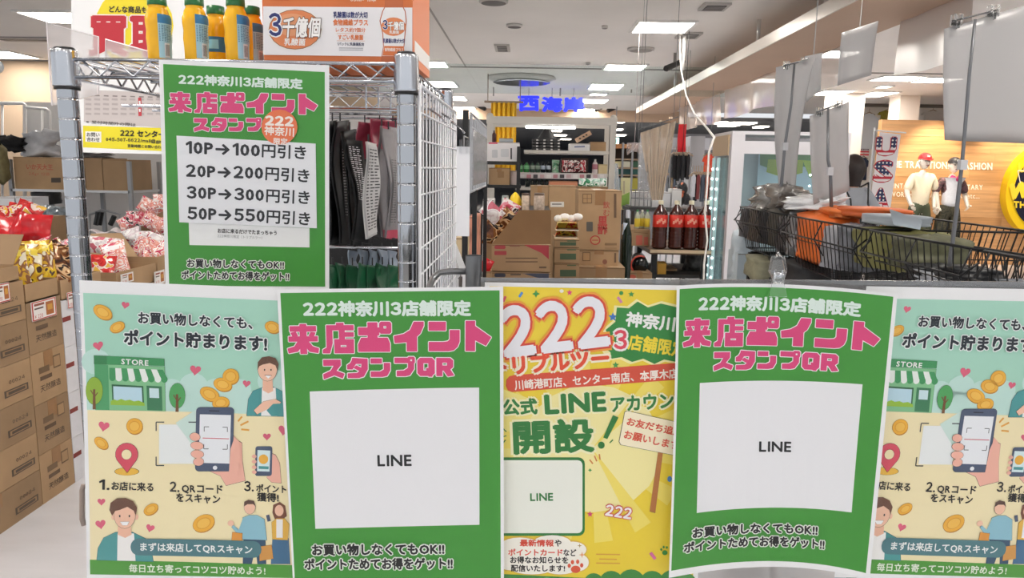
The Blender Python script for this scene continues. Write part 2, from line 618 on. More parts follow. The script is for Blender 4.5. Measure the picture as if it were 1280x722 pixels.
class Print:
    def __init__(s, surf, rough=0.45, lift=LIFT, draw=None):
        s.S, s.rough, s.lift = surf, rough, lift
        s.D = draw or surf                   # surface whose pixel frame the drawing was measured on
        s.g = {}
        s.clip = None

    def mb(s, group, color):
        b = s.g.setdefault(group, MB())
        b.use(mat(color, s.rough) if isinstance(color, str) else color)
        return b

    def P(s, px, py):
        q = s.D.mm(px, py)
        return Vector((q.x / s.D.W * s.S.W, q.y / s.D.H * s.S.H))

    def _fill(s, pts, color, layer, group):
        bm = bmesh.new()
        vs = [bm.verts.new((p.x, p.y, 0)) for p in pts]
        tri = tessellate_polygon([[Vector((p.x, p.y, 0)) for p in pts]])
        for t in tri:
            try: bm.faces.new([vs[i] for i in t])
            except ValueError: pass
        x0, x1 = min(p.x for p in pts), max(p.x for p in pts)
        y0, y1 = min(p.y for p in pts), max(p.y for p in pts)
        c = s.S.cell
        if c:
            for ax, a, b in ((0, x0, x1), (1, y0, y1)):
                k = math.ceil(a / c + 1e-6)
                while k * c < b - 1e-6:
                    n = [0, 0, 0]; n[ax] = 1
                    co = [0, 0, 0]; co[ax] = k * c
                    bmesh.ops.bisect_plane(bm, geom=bm.verts[:] + bm.edges[:] + bm.faces[:], plane_co=co, plane_no=n)
                    k += 1
        if s.clip:
            cx0, cy0, cx1, cy1 = s.clip
            for co, n in (((cx0, 0, 0), (-1, 0, 0)), ((cx1, 0, 0), (1, 0, 0)), ((0, cy0, 0), (0, -1, 0)), ((0, cy1, 0), (0, 1, 0))):
                bmesh.ops.bisect_plane(bm, geom=bm.verts[:] + bm.edges[:] + bm.faces[:], plane_co=co, plane_no=n, clear_outer=True)
        bm.verts.index_update()
        s.k = (getattr(s, 'k', 0) + 1) % 5
        layer += .11 * s.k
        b = s.mb(group, color)
        b.add(s.S.pts([(v.co.x, v.co.y) for v in bm.verts], s.lift * layer), [[v.index for v in f.verts] for f in bm.faces])
        bm.free()

    def poly(s, pts, color, layer=1, group='illustration', outline=None, ow=0.5):
        q = [s.P(*p) for p in pts]
        if outline:
            c = sum(q, Vector((0, 0))) / len(q)
            r = sum((p - c).length for p in q) / len(q)
            big = [c + (p - c) * (1 + ow * 0.001 / r) for p in q]
            s._fill(big, outline, layer, group)
            layer += 0.6
        s._fill(q, color, layer, group)

    def ell(s, cx, cy, rx, ry, color, layer=1, rot=0, group='illustration', outline=None, ow=0.5, n=20, a0=0, a1=360):
        r = math.radians(rot)
        pts = []
        for i in range(n if a1 - a0 >= 360 else n + 1):
            t = math.radians(a0 + (a1 - a0) * i / n)
            x, y = rx * math.cos(t), ry * math.sin(t)
            pts.append((cx + x * math.cos(r) - y * math.sin(r), cy + x * math.sin(r) + y * math.cos(r)))
        s.poly(pts, color, layer, group, outline, ow)

    def rrect(s, x0, y0, x1, y1, r, color, layer=1, group='illustration', outline=None, ow=0.5, sh=0.0, sl=0.0):
        pts = []
        for cx, cy, a in ((x1 - r, y0 + r, -90), (x1 - r, y1 - r, 0), (x0 + r, y1 - r, 90), (x0 + r, y0 + r, 180)):
            for k in range(5):
                t = math.radians(a + 90 * k / 4)
                x, y = cx + r * math.cos(t), cy + r * math.sin(t)
                pts.append((x + sh * (y - y0), y + sl * (x - x0)))
        s.poly(pts, color, layer, group, outline, ow)

    def line(s, p0, p1, w, color, layer=1, group='illustration'):
        d = Vector((p1[0] - p0[0], p1[1] - p0[1])).normalized() * (w / 2)
        s.poly([(p0[0] - d.y, p0[1] + d.x), (p1[0] - d.y, p1[1] + d.x), (p1[0] + d.y, p1[1] - d.x), (p0[0] + d.y, p0[1] - d.x)], color, layer, group)

    def text(s, t, p0, p1, h, color, layer=6, bold=0.0, outs=(), group='lettering', res=2, slant=0.0):
        """t from p0 to p1 (pixels on the drawing surface, centre line), h tall; outs = ((colour, width px), ...)"""
        vs, fs, _ = glyph(t, 0, 6, res)
        if not vs: return
        xs = [a for a, _ in vs]; ys = [b for _, b in vs]
        x0, x1, y0, y1 = min(xs), max(xs), min(ys), max(ys)
        A, B = s.P(*p0), s.P(*p1)
        hm = (s.P(p0[0], p0[1] - h / 2) - s.P(p0[0], p0[1] + h / 2)).length
        e = B - A
        ex = e.normalized()
        ey = Vector((ex.y, -ex.x))
        k = e.length
        em = (y1 - y0) / h                   # em per pixel

        def put(colr, lay, rad, n):
            b = s.mb(group, colr)
            gv, gf, par = glyph(t, rad * em, n, res)
            g = np.array(gv)
            fx = (g[:, 0] - x0) / (x1 - x0) * k
            fy = ((g[:, 1] - y0) / (y1 - y0) - 0.5) * hm
            fx = fx + slant * fy
            pts = s.S.pts(np.stack([A.x + ex.x * fx + ey.x * fy, A.y + ex.y * fx + ey.y * fy], 1), s.lift * (lay + .35 * np.array(par)))
            b.add(pts, gf)
        L = layer
        for c, w in outs:
            put(c, L, w + bold, 8)
            L += 1
        put(color, L, bold, 6)

    def build(s, parent):
        for g, b in s.g.items():
            b.build(g, parent)


def shift(c, d):
    return [[p + d for p in r] for r in c]
# ================================================================ the setting
CEIL = 2.80
floor_m = mat('dfdfe2', 0.16, var=0.03, scale=3.0)
tile_m = mat('d3d3d8', 0.16, var=0.05, scale=2.2, stretch=(1, 4, 1))
b = MB(mat('77777b', 0.5)); b.box(-14, 24, -4, 45, -0.05, -0.002)
fl = b.build('floor', kind='structure')
base = MB(tile_m); base.box(-0.446, 0.446, -0.446, 0.446, -0.002, 0.002)
tm = base.mesh('tile')
for i in range(-5, 2):
    for j in range(3, 9):
        o = bpy.data.objects.new('tile', tm); col.objects.link(o)
        o.parent = fl
        o.location = Vector((i * 0.9 + 0.16, j * 0.9 + 0.1, 0)) - WL[fl.name]
b = MB(tile_m); b.box(-14, 24, 8.1, 45, -0.002, 0.0015); b.box(-9, 9, -4, 2.2, -0.002, 0.0015); b.box(2.1, 9, 2.2, 8.1, -0.002, 0.0015)
b.build('tile_field', fl, kind='stuff')

ceil_m = mat('f0ece8', 0.8, var=0.03, scale=1.2)
b = MB(ceil_m); b.box(-9, 13, -4, 17.8, CEIL, CEIL + 0.08)
ce = b.build('ceiling', kind='structure')
b = MB(mat('8e8a86', 0.7)); b.box(-9, 9, 10.42, 10.47, CEIL - 0.012, CEIL); b.build('ceiling_joint', ce)
b = MB(mat('a9a5a0', 0.7)); b.box(-0.9, -0.88, 2, 10.4, CEIL - 0.003, CEIL); b.build('ceiling_joint', ce)

# smoke barrier: clear glass hanging under the ceiling
b = MB(GLASS); b.box(-3, 3.2, 10.1, 10.11, 2.42, CEIL - 0.01)
b.build('smoke_barrier', label='clear glass smoke barrier hanging below the ceiling in front of the blue letters', cat='barrier')

# walls
tan_m = mat('b9a28a', 0.8, var=0.04, scale=1.0)
b = MB(tan_m); b.box(-9, -2.1, 10.45, 10.6, 0, CEIL); b.build('wall_left', kind='structure')
b = MB(mat('dcdad8', 0.7, var=0.02, scale=1.5)); b.box(-4.7, -1.3, 7.0, 7.1, 0, 1.98); b.build('wall_center', kind='structure')
b = MB(mat('c8ac92', 0.8, var=0.03)); b.box(-4, 3.6, 17.6, 17.8, 2.55, CEIL); b.build('wall_header', kind='structure')
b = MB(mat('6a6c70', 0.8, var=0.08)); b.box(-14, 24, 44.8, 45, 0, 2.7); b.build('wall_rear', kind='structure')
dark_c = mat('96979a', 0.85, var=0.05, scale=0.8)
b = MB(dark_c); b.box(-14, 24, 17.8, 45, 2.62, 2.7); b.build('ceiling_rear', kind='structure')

# ceiling light panels
LAMPM = mat('fff8ee', 0.5, emit=LAMP_E)
LAMPW = mat('f1efec', 0.5)
_lamp = None


def ceil_light(x, y, w, l, label, z=CEIL, e=None, group='square light panels in rows on the ceiling'):
    t = thing('ceiling_light', label, 'ceiling light', (x, y, z), group)
    f = MB(LAMPW)
    for (a, b_, c, d) in ((-w / 2 - .03, w / 2 + .03, -l / 2 - .03, -l / 2), (-w / 2 - .03, w / 2 + .03, l / 2, l / 2 + .03),
                          (-w / 2 - .03, -w / 2, -l / 2, l / 2), (w / 2, w / 2 + .03, -l / 2, l / 2)):
        f.box(x + a, x + b_, y + c, y + d, z - 0.02, z - 0.001)
    f.build('frame', t)
    MB(e or LAMPM).box(x - w / 2, x + w / 2, y - l / 2, y + l / 2, z - 0.014, z - 0.004).build('diffuser', t)
    return t


names_r = ['light panel nearest the camera above the hanging pipe', 'second light panel behind the round vent',
           'third light panel of the right row above the blue letters', 'fourth light panel of the right row beside the blue letters',
           'small far light panel just right of the blue letters']
for (px, py, nm) in ((828, 32.5, names_r[0]), (781, 83, names_r[1]), (757, 107.5, names_r[2]), (742, 125.5, names_r[3]), (733, 137, names_r[4])):
    p = atz(px, py, CEIL)
    ceil_light(p.x, p.y, 0.5, 0.52 if p.y < 12 else 0.8, 'white square ' + nm)
p = atz(748, 117, CEIL)
ceil_light(p.x, p.y, 0.28, 0.3, 'tiny square ceiling light between two larger panels', group=None)
for (px, py, nm) in ((534, 79, 'beside the orange drink carton'), (550, 104, 'above the white grid panel'),
                     (566, 122, 'behind the grid panel'), (580, 134.5, 'at the far end of the left row')):
    p = atz(px, py, CEIL)
    ceil_light(p.x, p.y, 0.5, 0.52 if p.y < 12 else 0.8, 'white square light panel ' + nm)
p = atz(75, 20, CEIL); ceil_light(p.x, p.y, 0.5, 0.5, 'white light panel above the clear sign holder')
p = atz(2, 67, CEIL); ceil_light(p.x, p.y, 0.6, 0.6, 'white light panel cut by the picture edge over the tan wall')
for (px, py, w, l, nm) in ((1040, 66, .5, .5, 'behind the small square grey sheet'), (1040, 115, .45, .7, 'left of the far white column'), (1095, 117, .4, .8, 'in front of the far white column'),
                           (1122, 97, .55, .5, 'above the far white column'), (1172, 99, .5, .5, 'left of the largest grey sheet'), (1105, 107.5, .16, .2, 'smallest, near the far white column')):
    p = atz(px, py, CEIL); ceil_light(p.x, p.y, w, l, 'white light panel over the clothes shop, ' + nm)
for x, y in ((5.6, 5.5), (7.8, 8.2), (5.6, 1.5)): ceil_light(x, y, .5, .5, 'added light panel brightening the clothes shop, out of the picture', group='added overhead light panels of the shop out of the picture')  # unseen panels, added to brighten the dim right side
# the same rows go on over and behind the camera
for x in (-3.6, -1.2, 1.25, 3.7):
    for y in (-2.6, 0.9, 3.6):
        ceil_light(x, y, 0.5, 0.5, 'white light panel of the rows overhead, out of the picture', group='overhead light panels out of the picture')

# ceiling furniture
t = None
def vent(px, py, w, l, label):
    p = atz(px, py, CEIL)
    t = thing('ceiling_vent', label, 'vent', (p.x, p.y, CEIL))
    MB(mat('bdb9b4', 0.5)).box(p.x - w / 2, p.x + w / 2, p.y - l / 2, p.y + l / 2, CEIL - 0.02, CEIL - .001).build('frame', t)
    MB(mat('55524f', 0.6)).box(p.x - w / 2 + .03, p.x + w / 2 - .03, p.y - l / 2 + .03, p.y + l / 2 - .03, CEIL - 0.023, CEIL - .019).build('grille', t)
    f = MB(mat('a39f9b', 0.5))
    for k in range(4):
        yy = p.y - l / 2 + .04 + (l - .08) * (k + .5) / 4
        f.box(p.x - w / 2 + .03, p.x + w / 2 - .03, yy - .006, yy + .006, CEIL - .028, CEIL - .02)
    f.build('slats', t, kind='stuff')
vent(628, 59, .17, .45, 'small square ceiling hatch above the blue letters')
vent(893, 7, .22, .26, 'square vent in the ceiling beside the thin pipe')
vent(861, 43, .22, .3, 'square vent at the top of the white drop pipe')


def disc(px, py, r, hexc, label, name='ceiling_speaker', cat='speaker', drop=.02):
    p = atz(px, py, CEIL)
    t = thing(name, label, cat, (p.x, p.y, CEIL))
    b = MB(mat('c9c5c0', .5)); b.use(b.mats[0], True); b.lathe(p - Vector((0, 0, 0)), [(r, -.001), (r, -drop), (r * .85, -drop - .006)], 24); b.build('rim', t)
    b = MB(mat(hexc, .6)); b.lathe(p, [(r * .84, -drop), (r * .84, -drop - .008), (0.01, -drop - .012)], 24); b.build('grille', t)
disc(643, 30.5, .075, '5a5552', 'small dark round speaker in the ceiling')
disc(801, 60.5, .15, '9b948e', 'large round ceiling speaker left of the thin pipe')
disc(617, 0, .12, '6a6664', 'round ceiling speaker at the top edge of the picture')
disc(735, 78, .03, '8a8582', 'tiny round sprinkler before the second light', 'sprinkler', 'sprinkler')
disc(756, 32, .03, '8a8582', 'tiny round sprinkler before the nearest light', 'sprinkler', 'sprinkler')
# cassette air outlet
p = atz(652, 96, CEIL)
t = thing('air_outlet', 'flat round air outlet with a shiny rim above the blue letters', 'vent', (p.x, p.y, CEIL))
b = MB(mat('d9d6d3', .3)); b.smooth = True
b.lathe(p, [(.5, -.001), (.52, -.03), (.42, -.07), (.2, -.09), (.19, -.05), (.01, -.05)], 28); b.build('cone', t)
b = MB(CHROME); b.lathe(p + Vector((0, 0, -.075)), [(.4, 0), (.43, -.01), (.4, -.02)], 28); b.build('rim', t)

# ceiling at left: slot diffuser
p = atz(37, 48, CEIL)
t = thing('slot_diffuser', 'long dark slot diffuser in the ceiling at left', 'vent', (p.x, p.y, CEIL))
MB(mat('aaa6a2', .5)).box(p.x - .35, p.x + .35, p.y - .12, p.y + .12, CEIL - .02, CEIL - .001).build('frame', t)
MB(mat('6d6a67', .5)).box(p.x - .32, p.x + .32, p.y - .04, p.y + .04, CEIL - .024, CEIL - .018).build('slot', t)

# the soffit beam hanging on the right
XB0, XB1, ZB0, ZB1 = 1.98, 2.6, 2.50, 2.595
t = thing('soffit_beam', 'long beige soffit beam with a bright silver front edge running to the back', 'beam', (XB0, 7, ZB0))
MB(mat('c3a68e', .6, var=.03, scale=1.5)).box(XB0 + .012, XB1, 1.0, 14.4, ZB0, ZB1 - .003).build('panel', t)
MB(mat('c9c2ba', .32, 0.35, var=.05, scale=.6)).box(XB0, XB0 + .012, 1.0, 14.4, ZB0, ZB1).build('front_edge', t)
hang = mat('d5d2ce', .35, .3)
for (px, dz, nm) in ((813, 0, 'far'), (914, 0, 'middle'), (992, 0, 'near')):
    Y = {813: 10.8, 914: 7.0, 992: 5.45}[px]
    o = MB(hang); o.smooth = True; o.cyl((XB0 + .05, Y, ZB1), (XB0 + .05, Y, CEIL + .001), .017 if px != 813 else .03, n=10)
    o.build('hanger_rod', t)
# thin drop rods further left
for k, (px, y0, y1, Y) in enumerate(((617, 96, 120, 13.0), (790, 98, 116, 13), (701, 90, 120, 13))):
    a, c = at(px, y0, Y), at(px, y1, Y)
    b = MB(mat('8f8b87', .5)); b.cyl((a.x, Y, CEIL + .001), (a.x, Y, c.z), .012, n=6)
    b.build('hanger_rod', label=['thin rod holding the blue letters at their left', 'thin rod hanging beside the far lights', 'thin rod between the blue letters'][k], cat='rod')

# pipe with white cord
p = atz(856, 42, CEIL)
b = MB(mat('e6e3df', .4)); b.smooth = True
b.cyl((p.x, p.y, CEIL + .001), (p.x, p.y, at(855, 88, p.y).z), .018, .014, n=10)
b.build('drop_pipe', label='white pipe dropping from the ceiling with a cord', cat='pipe')
Yc = 4.42
pts = [(852, -6), (851, 30), (850, 62), (852, 90), (858, 120), (868, 142), (882, 158), (893, 172)]
c0 = [at(x, y, p.y + (Yc - p.y) * max(0, (i - 2)) / 5.0) for i, (x, y) in enumerate(pts)]
b = MB(mat('e9e6e2', .4)); b.smooth = True; b.tube(c0, .0075, 7)
b.build('power_cord', label='white cord sagging from the ceiling pipe to the lit showcase', cat='cord')


def cctv(px, py, Y, label, s=1.0, flip=1):
    c = at(px, py, Y)
    t = thing('security_camera', label, 'camera', c)
    b = MB(mat('8b8783', .4)); b.cyl((c.x, c.y, CEIL if Y < 17 else c.z + .25), (c.x, c.y, c.z + .03 * s), .02 * s, n=8); b.build('stem', t)
    b = MB(mat('3a3836', .4)); b.smooth = False
    b.cyl(c + Vector((.14 * s * flip, .05, .09 * s)), c + Vector((-.13 * s * flip, -.05, -.04 * s)), .04 * s, .045 * s, n=12); b.build('body', t)
    b = MB(BLACKM); b.cyl(c + Vector((-.13 * s * flip, -.05, -.04 * s)), c + Vector((-.15 * s * flip, -.06, -.05 * s)), .046 * s, .03 * s, n=12); b.build('lens', t)
cctv(843, 83, 9.0, 'dark tube camera under the ceiling beside the beam', .8)
cctv(599, 134, 17.2, 'dark spotlight camera left of the yellow curtain', 1.0, -1)
cctv(751, 136, 17.2, 'dark camera right of the far light panel', .9)
cctv(768, 136, 17.2, 'rightmost dark camera on the tan header', 1.1)

# ================================================================ the metal display frame that carries the posters
YF = 0.745
fr = thing('poster_stand', 'grey steel pipe frame carrying the row of posters', 'pipe frame', (0.1, YF, 0))
STEEL = mat('85878a', .33, .85, var=.15, scale=20)
b = MB(STEEL); b.smooth = True
za = at(950, 392, YF).z
b.cyl((-.44, YF, za), (.60, YF, za), .011, n=12); b.build('rail', fr)
pc = at(592, 350, .80)
b = MB(STEEL); b.smooth = True
zt = at(592, 319, .80).z
b.cyl((pc.x, .80, .02), (pc.x, .80, zt - .002), .0082, n=14, caps=False); b.cyl((pc.x, .80, zt - .02), (pc.x, .80, zt), .0092, n=14, caps=False); b.build('post', fr)
b = MB(STEEL); b.smooth = True
b.tube([at(582, 339, .80), at(562, 339, .80), at(548, 341, .80), at(540, 349, .79), at(536, 362, .77), at(534, 380, .73)], .0036, 8); b.build('side_loop', fr)
b = MB(STEEL); b.smooth = True
for x in (-.40, .56):
    b = MB(STEEL); b.smooth = True; b.cyl((x, YF + .03, .02), (x, YF + .03, za), .011, n=10); b.build('leg', fr)
b = MB(STEEL)
b.box(-.44, .6, YF + .02, YF + .05, .02, .05); b.box(-.42, -.38, YF - .1, YF + .3, 0, .03); b.box(.54, .58, YF - .1, YF + .3, 0, .03)
b.box(pc.x - .02, pc.x + .02, YF + .03, .82, .02, .05)
b.build('foot', fr)
# clear board edge showing above the posters
brd = MB(film('board_plastic', gloss=.3, dens=.6, dens_col='808285', rough=.15))
A, B_ = at(601, 347, .712), at(1290, 352, .712)
C_, D_ = at(1290, 700, .712), at(601, 700, .712)
brd.hexa(D_, C_, B_, A, (0, .002, 0)); brd.build('backing_board', fr)
# ================================================================ posters
WHITEP = 'f3f4f5'
GREEN = '3f9834'
PINK = 'e0447f'
MINT = 'e2f3ea'
SLEEVE = film('sleeve_plastic', gloss=.0, dens=0.0, rough=.18, bump=.04, scale=9)


def poster(ctrl, label, hasl=True, name='poster', group=None, margin=.003):
    """ctrl 3x3 of (px,py,depth)"""
    c = [[at(*q) for q in r] for r in ctrl]
    S = Surf(c)
    o = S.pt(S.W / 2, S.H)
    t = thing(name, label, 'poster', o, group)
    pm = MB(mat(WHITEP, .55)); pm.smooth = True
    nu, nv = max(4, round(S.W / .012)), max(4, round(S.H / .012))
    pm.sheet(lambda u, v: S.pt(u * S.W, v * S.H), nu, nv, 0)
    pm.build('paper', t)
    if hasl:
        sm = MB(SLEEVE); sm.smooth = True
        sm.sheet(lambda u, v: S.pt(-margin + u * (S.W + 2 * margin), -margin + v * (S.H + 2 * margin), LIFT * 16), 10, 14)
        sm.build('clear_sleeve', t)
    return t, S


def lerp3(a, b_, t): return tuple(x + (y - x) * t for x, y in zip(a, b_))


def ctrl4(tl, tr, br, bl):
    ml, mr = lerp3(tl, bl, .5), lerp3(tr, br, .5)
    return [[tl, lerp3(tl, tr, .5), tr], [ml, lerp3(ml, mr, .5), mr], [bl, lerp3(bl, br, .5), br]]


def heart(p, x, y, s, c='e0647f', layer=3, rot=0):
    pts = []
    for k in range(18):
        t = 2 * PI * k / 18
        hx = 16 * math.sin(t) ** 3 / 16 * s
        hy = -(13 * math.cos(t) - 5 * math.cos(2 * t) - 2 * math.cos(3 * t) - math.cos(4 * t)) / 16 * s
        r = math.radians(rot)
        pts.append((x + hx * math.cos(r) - hy * math.sin(r), y + hx * math.sin(r) + hy * math.cos(r)))
    p.poly(pts, c, layer)


def coin(p, x, y, rx, ry, rot, layer=4):
    p.ell(x + .6, y + 1.4, rx, ry, 'c98a2b', layer, rot)
    p.ell(x, y, rx, ry, 'f2b53a', layer + .7, rot, outline='b87a22', ow=.35)
    p.ell(x, y, rx * .68, ry * .66, 'e29f2c', layer + 2, rot)
    p.ell(x, y, rx * .6, ry * .58, 'f5c252', layer + 2.6, rot)


def star(p, x, y, r, c, layer=3, n=5, rot=-90, inner=.45, group='illustration'):
    pts = []
    for k in range(2 * n):
        rr = r if k % 2 == 0 else r * inner
        t = math.radians(rot + 180 * k / n)
        pts.append((x + rr * math.cos(t), y + rr * math.sin(t)))
    p.poly(pts, c, layer, group)


# ---------------------------------------------------------------- the illustrated "points" poster
def points_print(p):
    I = p.poly
    I([(104, 366), (372, 376.5), (375, 520), (109, 512)], 'a9dbc6', 1)
    for x, y, r in ((120, 452, 20), (140, 462, 22), (163, 470, 20), (106.5, 450, 2), (215, 486, 16), (242, 482, 20), (270, 487, 18), (300, 486, 16), (340, 476, 20), (360, 480, 11)):
        p.ell(x, y, r * .9, r * .8, 'c3e6dc', 1.6)
    I([(109, 484), (372, 492), (374, 520), (109.5, 513)], 'c3e6dc', 1.6)
    I([(109.5, 512), (374, 520), (379, 708), (113, 699)], 'f6e9bb', 2.2)
    I([(112.6, 698.5), (378, 706), (379, 722), (113, 717)], '4d9d34', 3)
    # store
    I([(118.5, 455), (206, 458), (207, 513.5), (120, 512)], '86c792', 3, outline='2f6b47', ow=.35)
    I([(118.5, 455), (135.5, 456), (137, 512), (120, 511.5)], '4fa36a', 4)
    I([(118, 444), (205.5, 448), (205.8, 457), (118.2, 455)], '3f9a5d', 4.2, outline='2b6d45', ow=.3)
    I([(118, 444), (134, 444.7), (134, 455.5), (118.2, 455)], '32834d', 5.4)
    for k in range(9):
        a, b_ = k / 9, (k + 1) / 9
        c = '3f9a5d' if k % 2 == 0 else 'eef5ef'
        f = lambda u, v: (137 - 0 + u * 67 + v * (u * 6 - 0), 459.5 + u * 2.2 + v * 12)
        I([f(a, 0), f(b_, 0), f(b_, 1), f(a, 1)], c, 5)
        m = f((a + b_) / 2, 1)
        p.ell(m[0], m[1], 4, 4.3, c, 5.6)
    I([(140, 480), (179.5, 482), (180.5, 505), (141, 504)], '2f6b47', 5)
    I([(142, 482.3), (177.5, 484), (178.5, 502), (142.6, 501)], 'bfe0ee', 6)
    I([(139, 505.5), (139, 501), (143, 498.5), (147, 500), (152, 498), (157, 500), (163, 499), (168, 501), (174, 500), (181, 503), (181.5, 506.5)], '9cc63f', 7)
    I([(183.5, 481.5), (202.5, 482.5), (203.5, 512.6), (184.5, 512)], '3a7f57', 5)
    I([(187, 484.5), (199, 485), (199.5, 497), (187.5, 496.5)], 'cfe9ee', 6)
    for x, y, rx, ry, c, by in ((118.5, 488, 10.5, 17, '93b93a', 511), (222, 494, 10, 15.5, '4fa85e', 514)):
        p.ell(x, y, rx, ry, c, 6, outline='35683a', ow=.3)
        I([(x - 1.3, y - 2), (x + 1.3, y - 2), (x + 2, by), (x - 2, by)], '7a5230', 8)
        p.line((x, y + 6), (x - 4.5, y - 1), 1.2, '7a5230', 8)
        p.line((x, y + 8), (x + 4.5, y + 2), 1.2, '7a5230', 8)
    p.text('STORE', (152.5, 451.3), (186, 453.3), 6.5, 'f4f7f4', 8, .25)
    for q in ((129, 390, 12.5, 8, 30), (147, 408.5, 9.5, 6, -25), (341, 408.5, 9.5, 7, 20), (279, 480, 11.5, 8, 15), (289, 470, 10, 9.5, 0), (262.5, 492, 12.5, 8, 25),
              (276.5, 503, 10.5, 7.5, -10), (168.5, 532, 10, 9.6, 0), (127, 553, 9.5, 6, 35), (189, 635.5, 9.5, 6, -30), (255, 653, 14, 10, -25)):
        coin(p, *q)
    for q in ((157, 381, 5, 10), (123, 432, 6.5, -10), (244.5, 462, 7, 8), (308.5, 479, 5, 8), (130, 532, 7, 10), (127, 626, 5, 0), (126, 654, 6.5, -8), (188, 659, 5.5, 15), (334, 545, 5, 0), (355, 537, 7, 10)):
        heart(p, q[0], q[1], q[2], rot=q[3])
    p.text('お買い物しなくても、', (174, 396.5), (316, 403.5), 14.5, '15202a', 9, .55, outs=(('f2f8f5', 1.3),))
    p.text('ポイント貯まります!', (156.5, 421), (334, 429), 18.5, '15202a', 9, .85, outs=(('f2f8f5', 1.5),))
    # man pointing
    I([(309, 519), (311, 498), (317, 488), (330, 483), (342, 483), (354, 489), (360, 500), (363, 520)], '4b9c9c', 4, outline='2d3b44', ow=.35)
    I([(328, 484), (345, 484), (347, 519.5), (327, 519)], 'f6f5f2', 5.5)
    I([(329, 470), (341, 470), (342, 488), (336, 491), (329, 487)], 'f3bfa2', 6.5)
    p.ell(335, 461, 12, 14.5, 'f5c6aa', 7, outline='2d2a2a', ow=.3)
    I([(322.5, 462), (323, 452), (328, 446), (337, 444.5), (345, 447), (349, 454), (347.5, 463), (345, 456), (338, 453), (329, 455), (325, 457)], '6b4a38', 8.5)
    for x in (331.5, 339.5): p.ell(x, 461.5, .9, 1.3, '2d2a2a', 9, n=8)
    I([(332, 468.5), (340, 468.5), (336, 472.5)], 'fdfdfd', 9); p.line((331.5, 468), (340.5, 468.4), .7, '8b3a33', 9.6)
    I([(318, 512), (330, 501), (345, 498), (352, 502), (346, 509), (334, 511), (322, 517)], 'f5c6aa', 7.5, outline='2d2a2a', ow=.3)
    I([(334, 512), (342, 504), (362, 503), (363, 519), (340, 519)], '4b9c9c', 9)
    # map pin
    p.ell(158.8, 588.5, 15, 4.8, 'efbe45', 4, outline='4a3a20', ow=.35)
    pts = [(158.8 + 14 * math.cos(math.radians(a)), 567 + 14 * math.sin(math.radians(a))) for a in range(150, 391, 20)] + [(159.4, 589.5)]
    I(pts, 'dc5064', 5.5, outline='4a2028', ow=.35)
    p.ell(158.8, 567, 6.2, 6.2, 'f6e9bb', 7.2, outline='4a2028', ow=.25)
    # blank code card with scan corners
    I([(199, 530), (243, 530), (243, 579), (199, 579)], 'eef3f2', 3.5)
    for (x, y, sx, sy) in ((195.5, 527, 1, 1), (195.5, 581, 1, -1), (246, 527, -1, 1)):
        p.line((x, y), (x + 10 * sx, y), 1.3, '33383c', 4.6); p.line((x, y), (x, y + 11 * sy), 1.3, '33383c', 4.6)
    I([(220, 528), (246, 511), (246, 562), (232, 544)], 'cfe8df', 4.3)
    # phone in hand
    I([(262, 588), (290, 540), (296, 549), (303, 553), (303.5, 575), (307, 600), (283, 606), (276, 594)], 'f4b9a5', 4.5, outline='3a2a2a', ow=.35)
    p.rrect(246, 508.5, 293, 588, 5, '4d5a73', 6, outline='2a3040', ow=.3, sh=-.02)
    I([(250.5, 517), (289.5, 518), (287.5, 578.5), (249, 577.5)], 'eef2f6', 7.6)
    p.ell(269.5, 583.6, 2.8, 2.6, 'eef2f6', 7.6, n=12)
    p.line((262, 512.6), (275, 513), 1.4, '2a3040', 7.6)
    for (x, y, sx, sy) in ((256, 532.5, 1, 1), (285, 533, -1, 1), (255.5, 560, 1, -1), (285, 560.5, -1, -1)):
        p.line((x, y), (x + 6 * sx, y), .8, '33383c', 8.6); p.line((x, y), (x, y + 6 * sy), .8, '33383c', 8.6)
    p.line((254, 546.5), (287, 547.5), .9, 'd2455a', 8.8)
    for (x, y, r, k) in ((244.5, 545, 6.5, 10), (247, 556, 8, 8), (247.5, 566.5, 8, 5), (249, 576, 6.5, -5)):
        p.ell(x, y, r, 5, 'f4b9a5', 8.8, k, outline='3a2a2a', ow=.25)
    I([(289, 560), (294, 545), (299, 550), (302, 566), (298, 592), (287, 588)], 'f4b9a5', 9)
    for (x0, y0, x1, y1) in ((298, 526, 303, 520), (301, 531, 311, 526), (302, 536, 312, 537)):
        p.line((x0, y0), (x1, y1), 2.2, 'e8ac4a', 4)
    # small phone
    I([(334, 596), (340, 566), (345, 568), (350, 578), (352, 603), (340, 602)], 'f4b9a5', 4.5, outline='3a2a2a', ow=.3)
    p.rrect(320, 557, 341, 594, 3, '4d5a73', 6, sh=-.02)
    I([(322.5, 561.5), (338.5, 562.3), (337.5, 588.5), (322, 588)], 'd9eef0', 6.8)
    p.ell(330, 573, 6, 6, 'f0b440', 7.6, n=14); I([(324, 581.5), (336.5, 582), (336.3, 585.5), (324, 585)], '4b9c9c', 7.6)
    for y in (563.5, 570, 577, 583): p.ell(318.5, y + 6, 3, 2.4, 'f4b9a5', 8, n=10)
    # numbered captions
    K = '1d1b18'
    p.text('1.', (125, 604.5), (137, 605), 12, K, 6, .45)
    p.text('お店に来る', (140, 606), (192, 608), 10.5, K, 6, .3)
    p.text('2.', (213, 607.2), (224.5, 607.8), 12, K, 6, .45)
    p.text('QRコード', (228, 610), (278.5, 611.5), 11, K, 6, .35)
    p.text('をスキャン', (221, 621), (275.5, 623.5), 10.5, K, 6, .35)
    p.text('3.', (306, 606.5), (317.5, 607.2), 12, K, 6, .45)
    p.text('ポイント', (321, 609), (358, 610.5), 9.5, K, 6, .35)
    p.text('獲得!', (322, 620), (348.5, 621.3), 10.5, K, 6, .35)
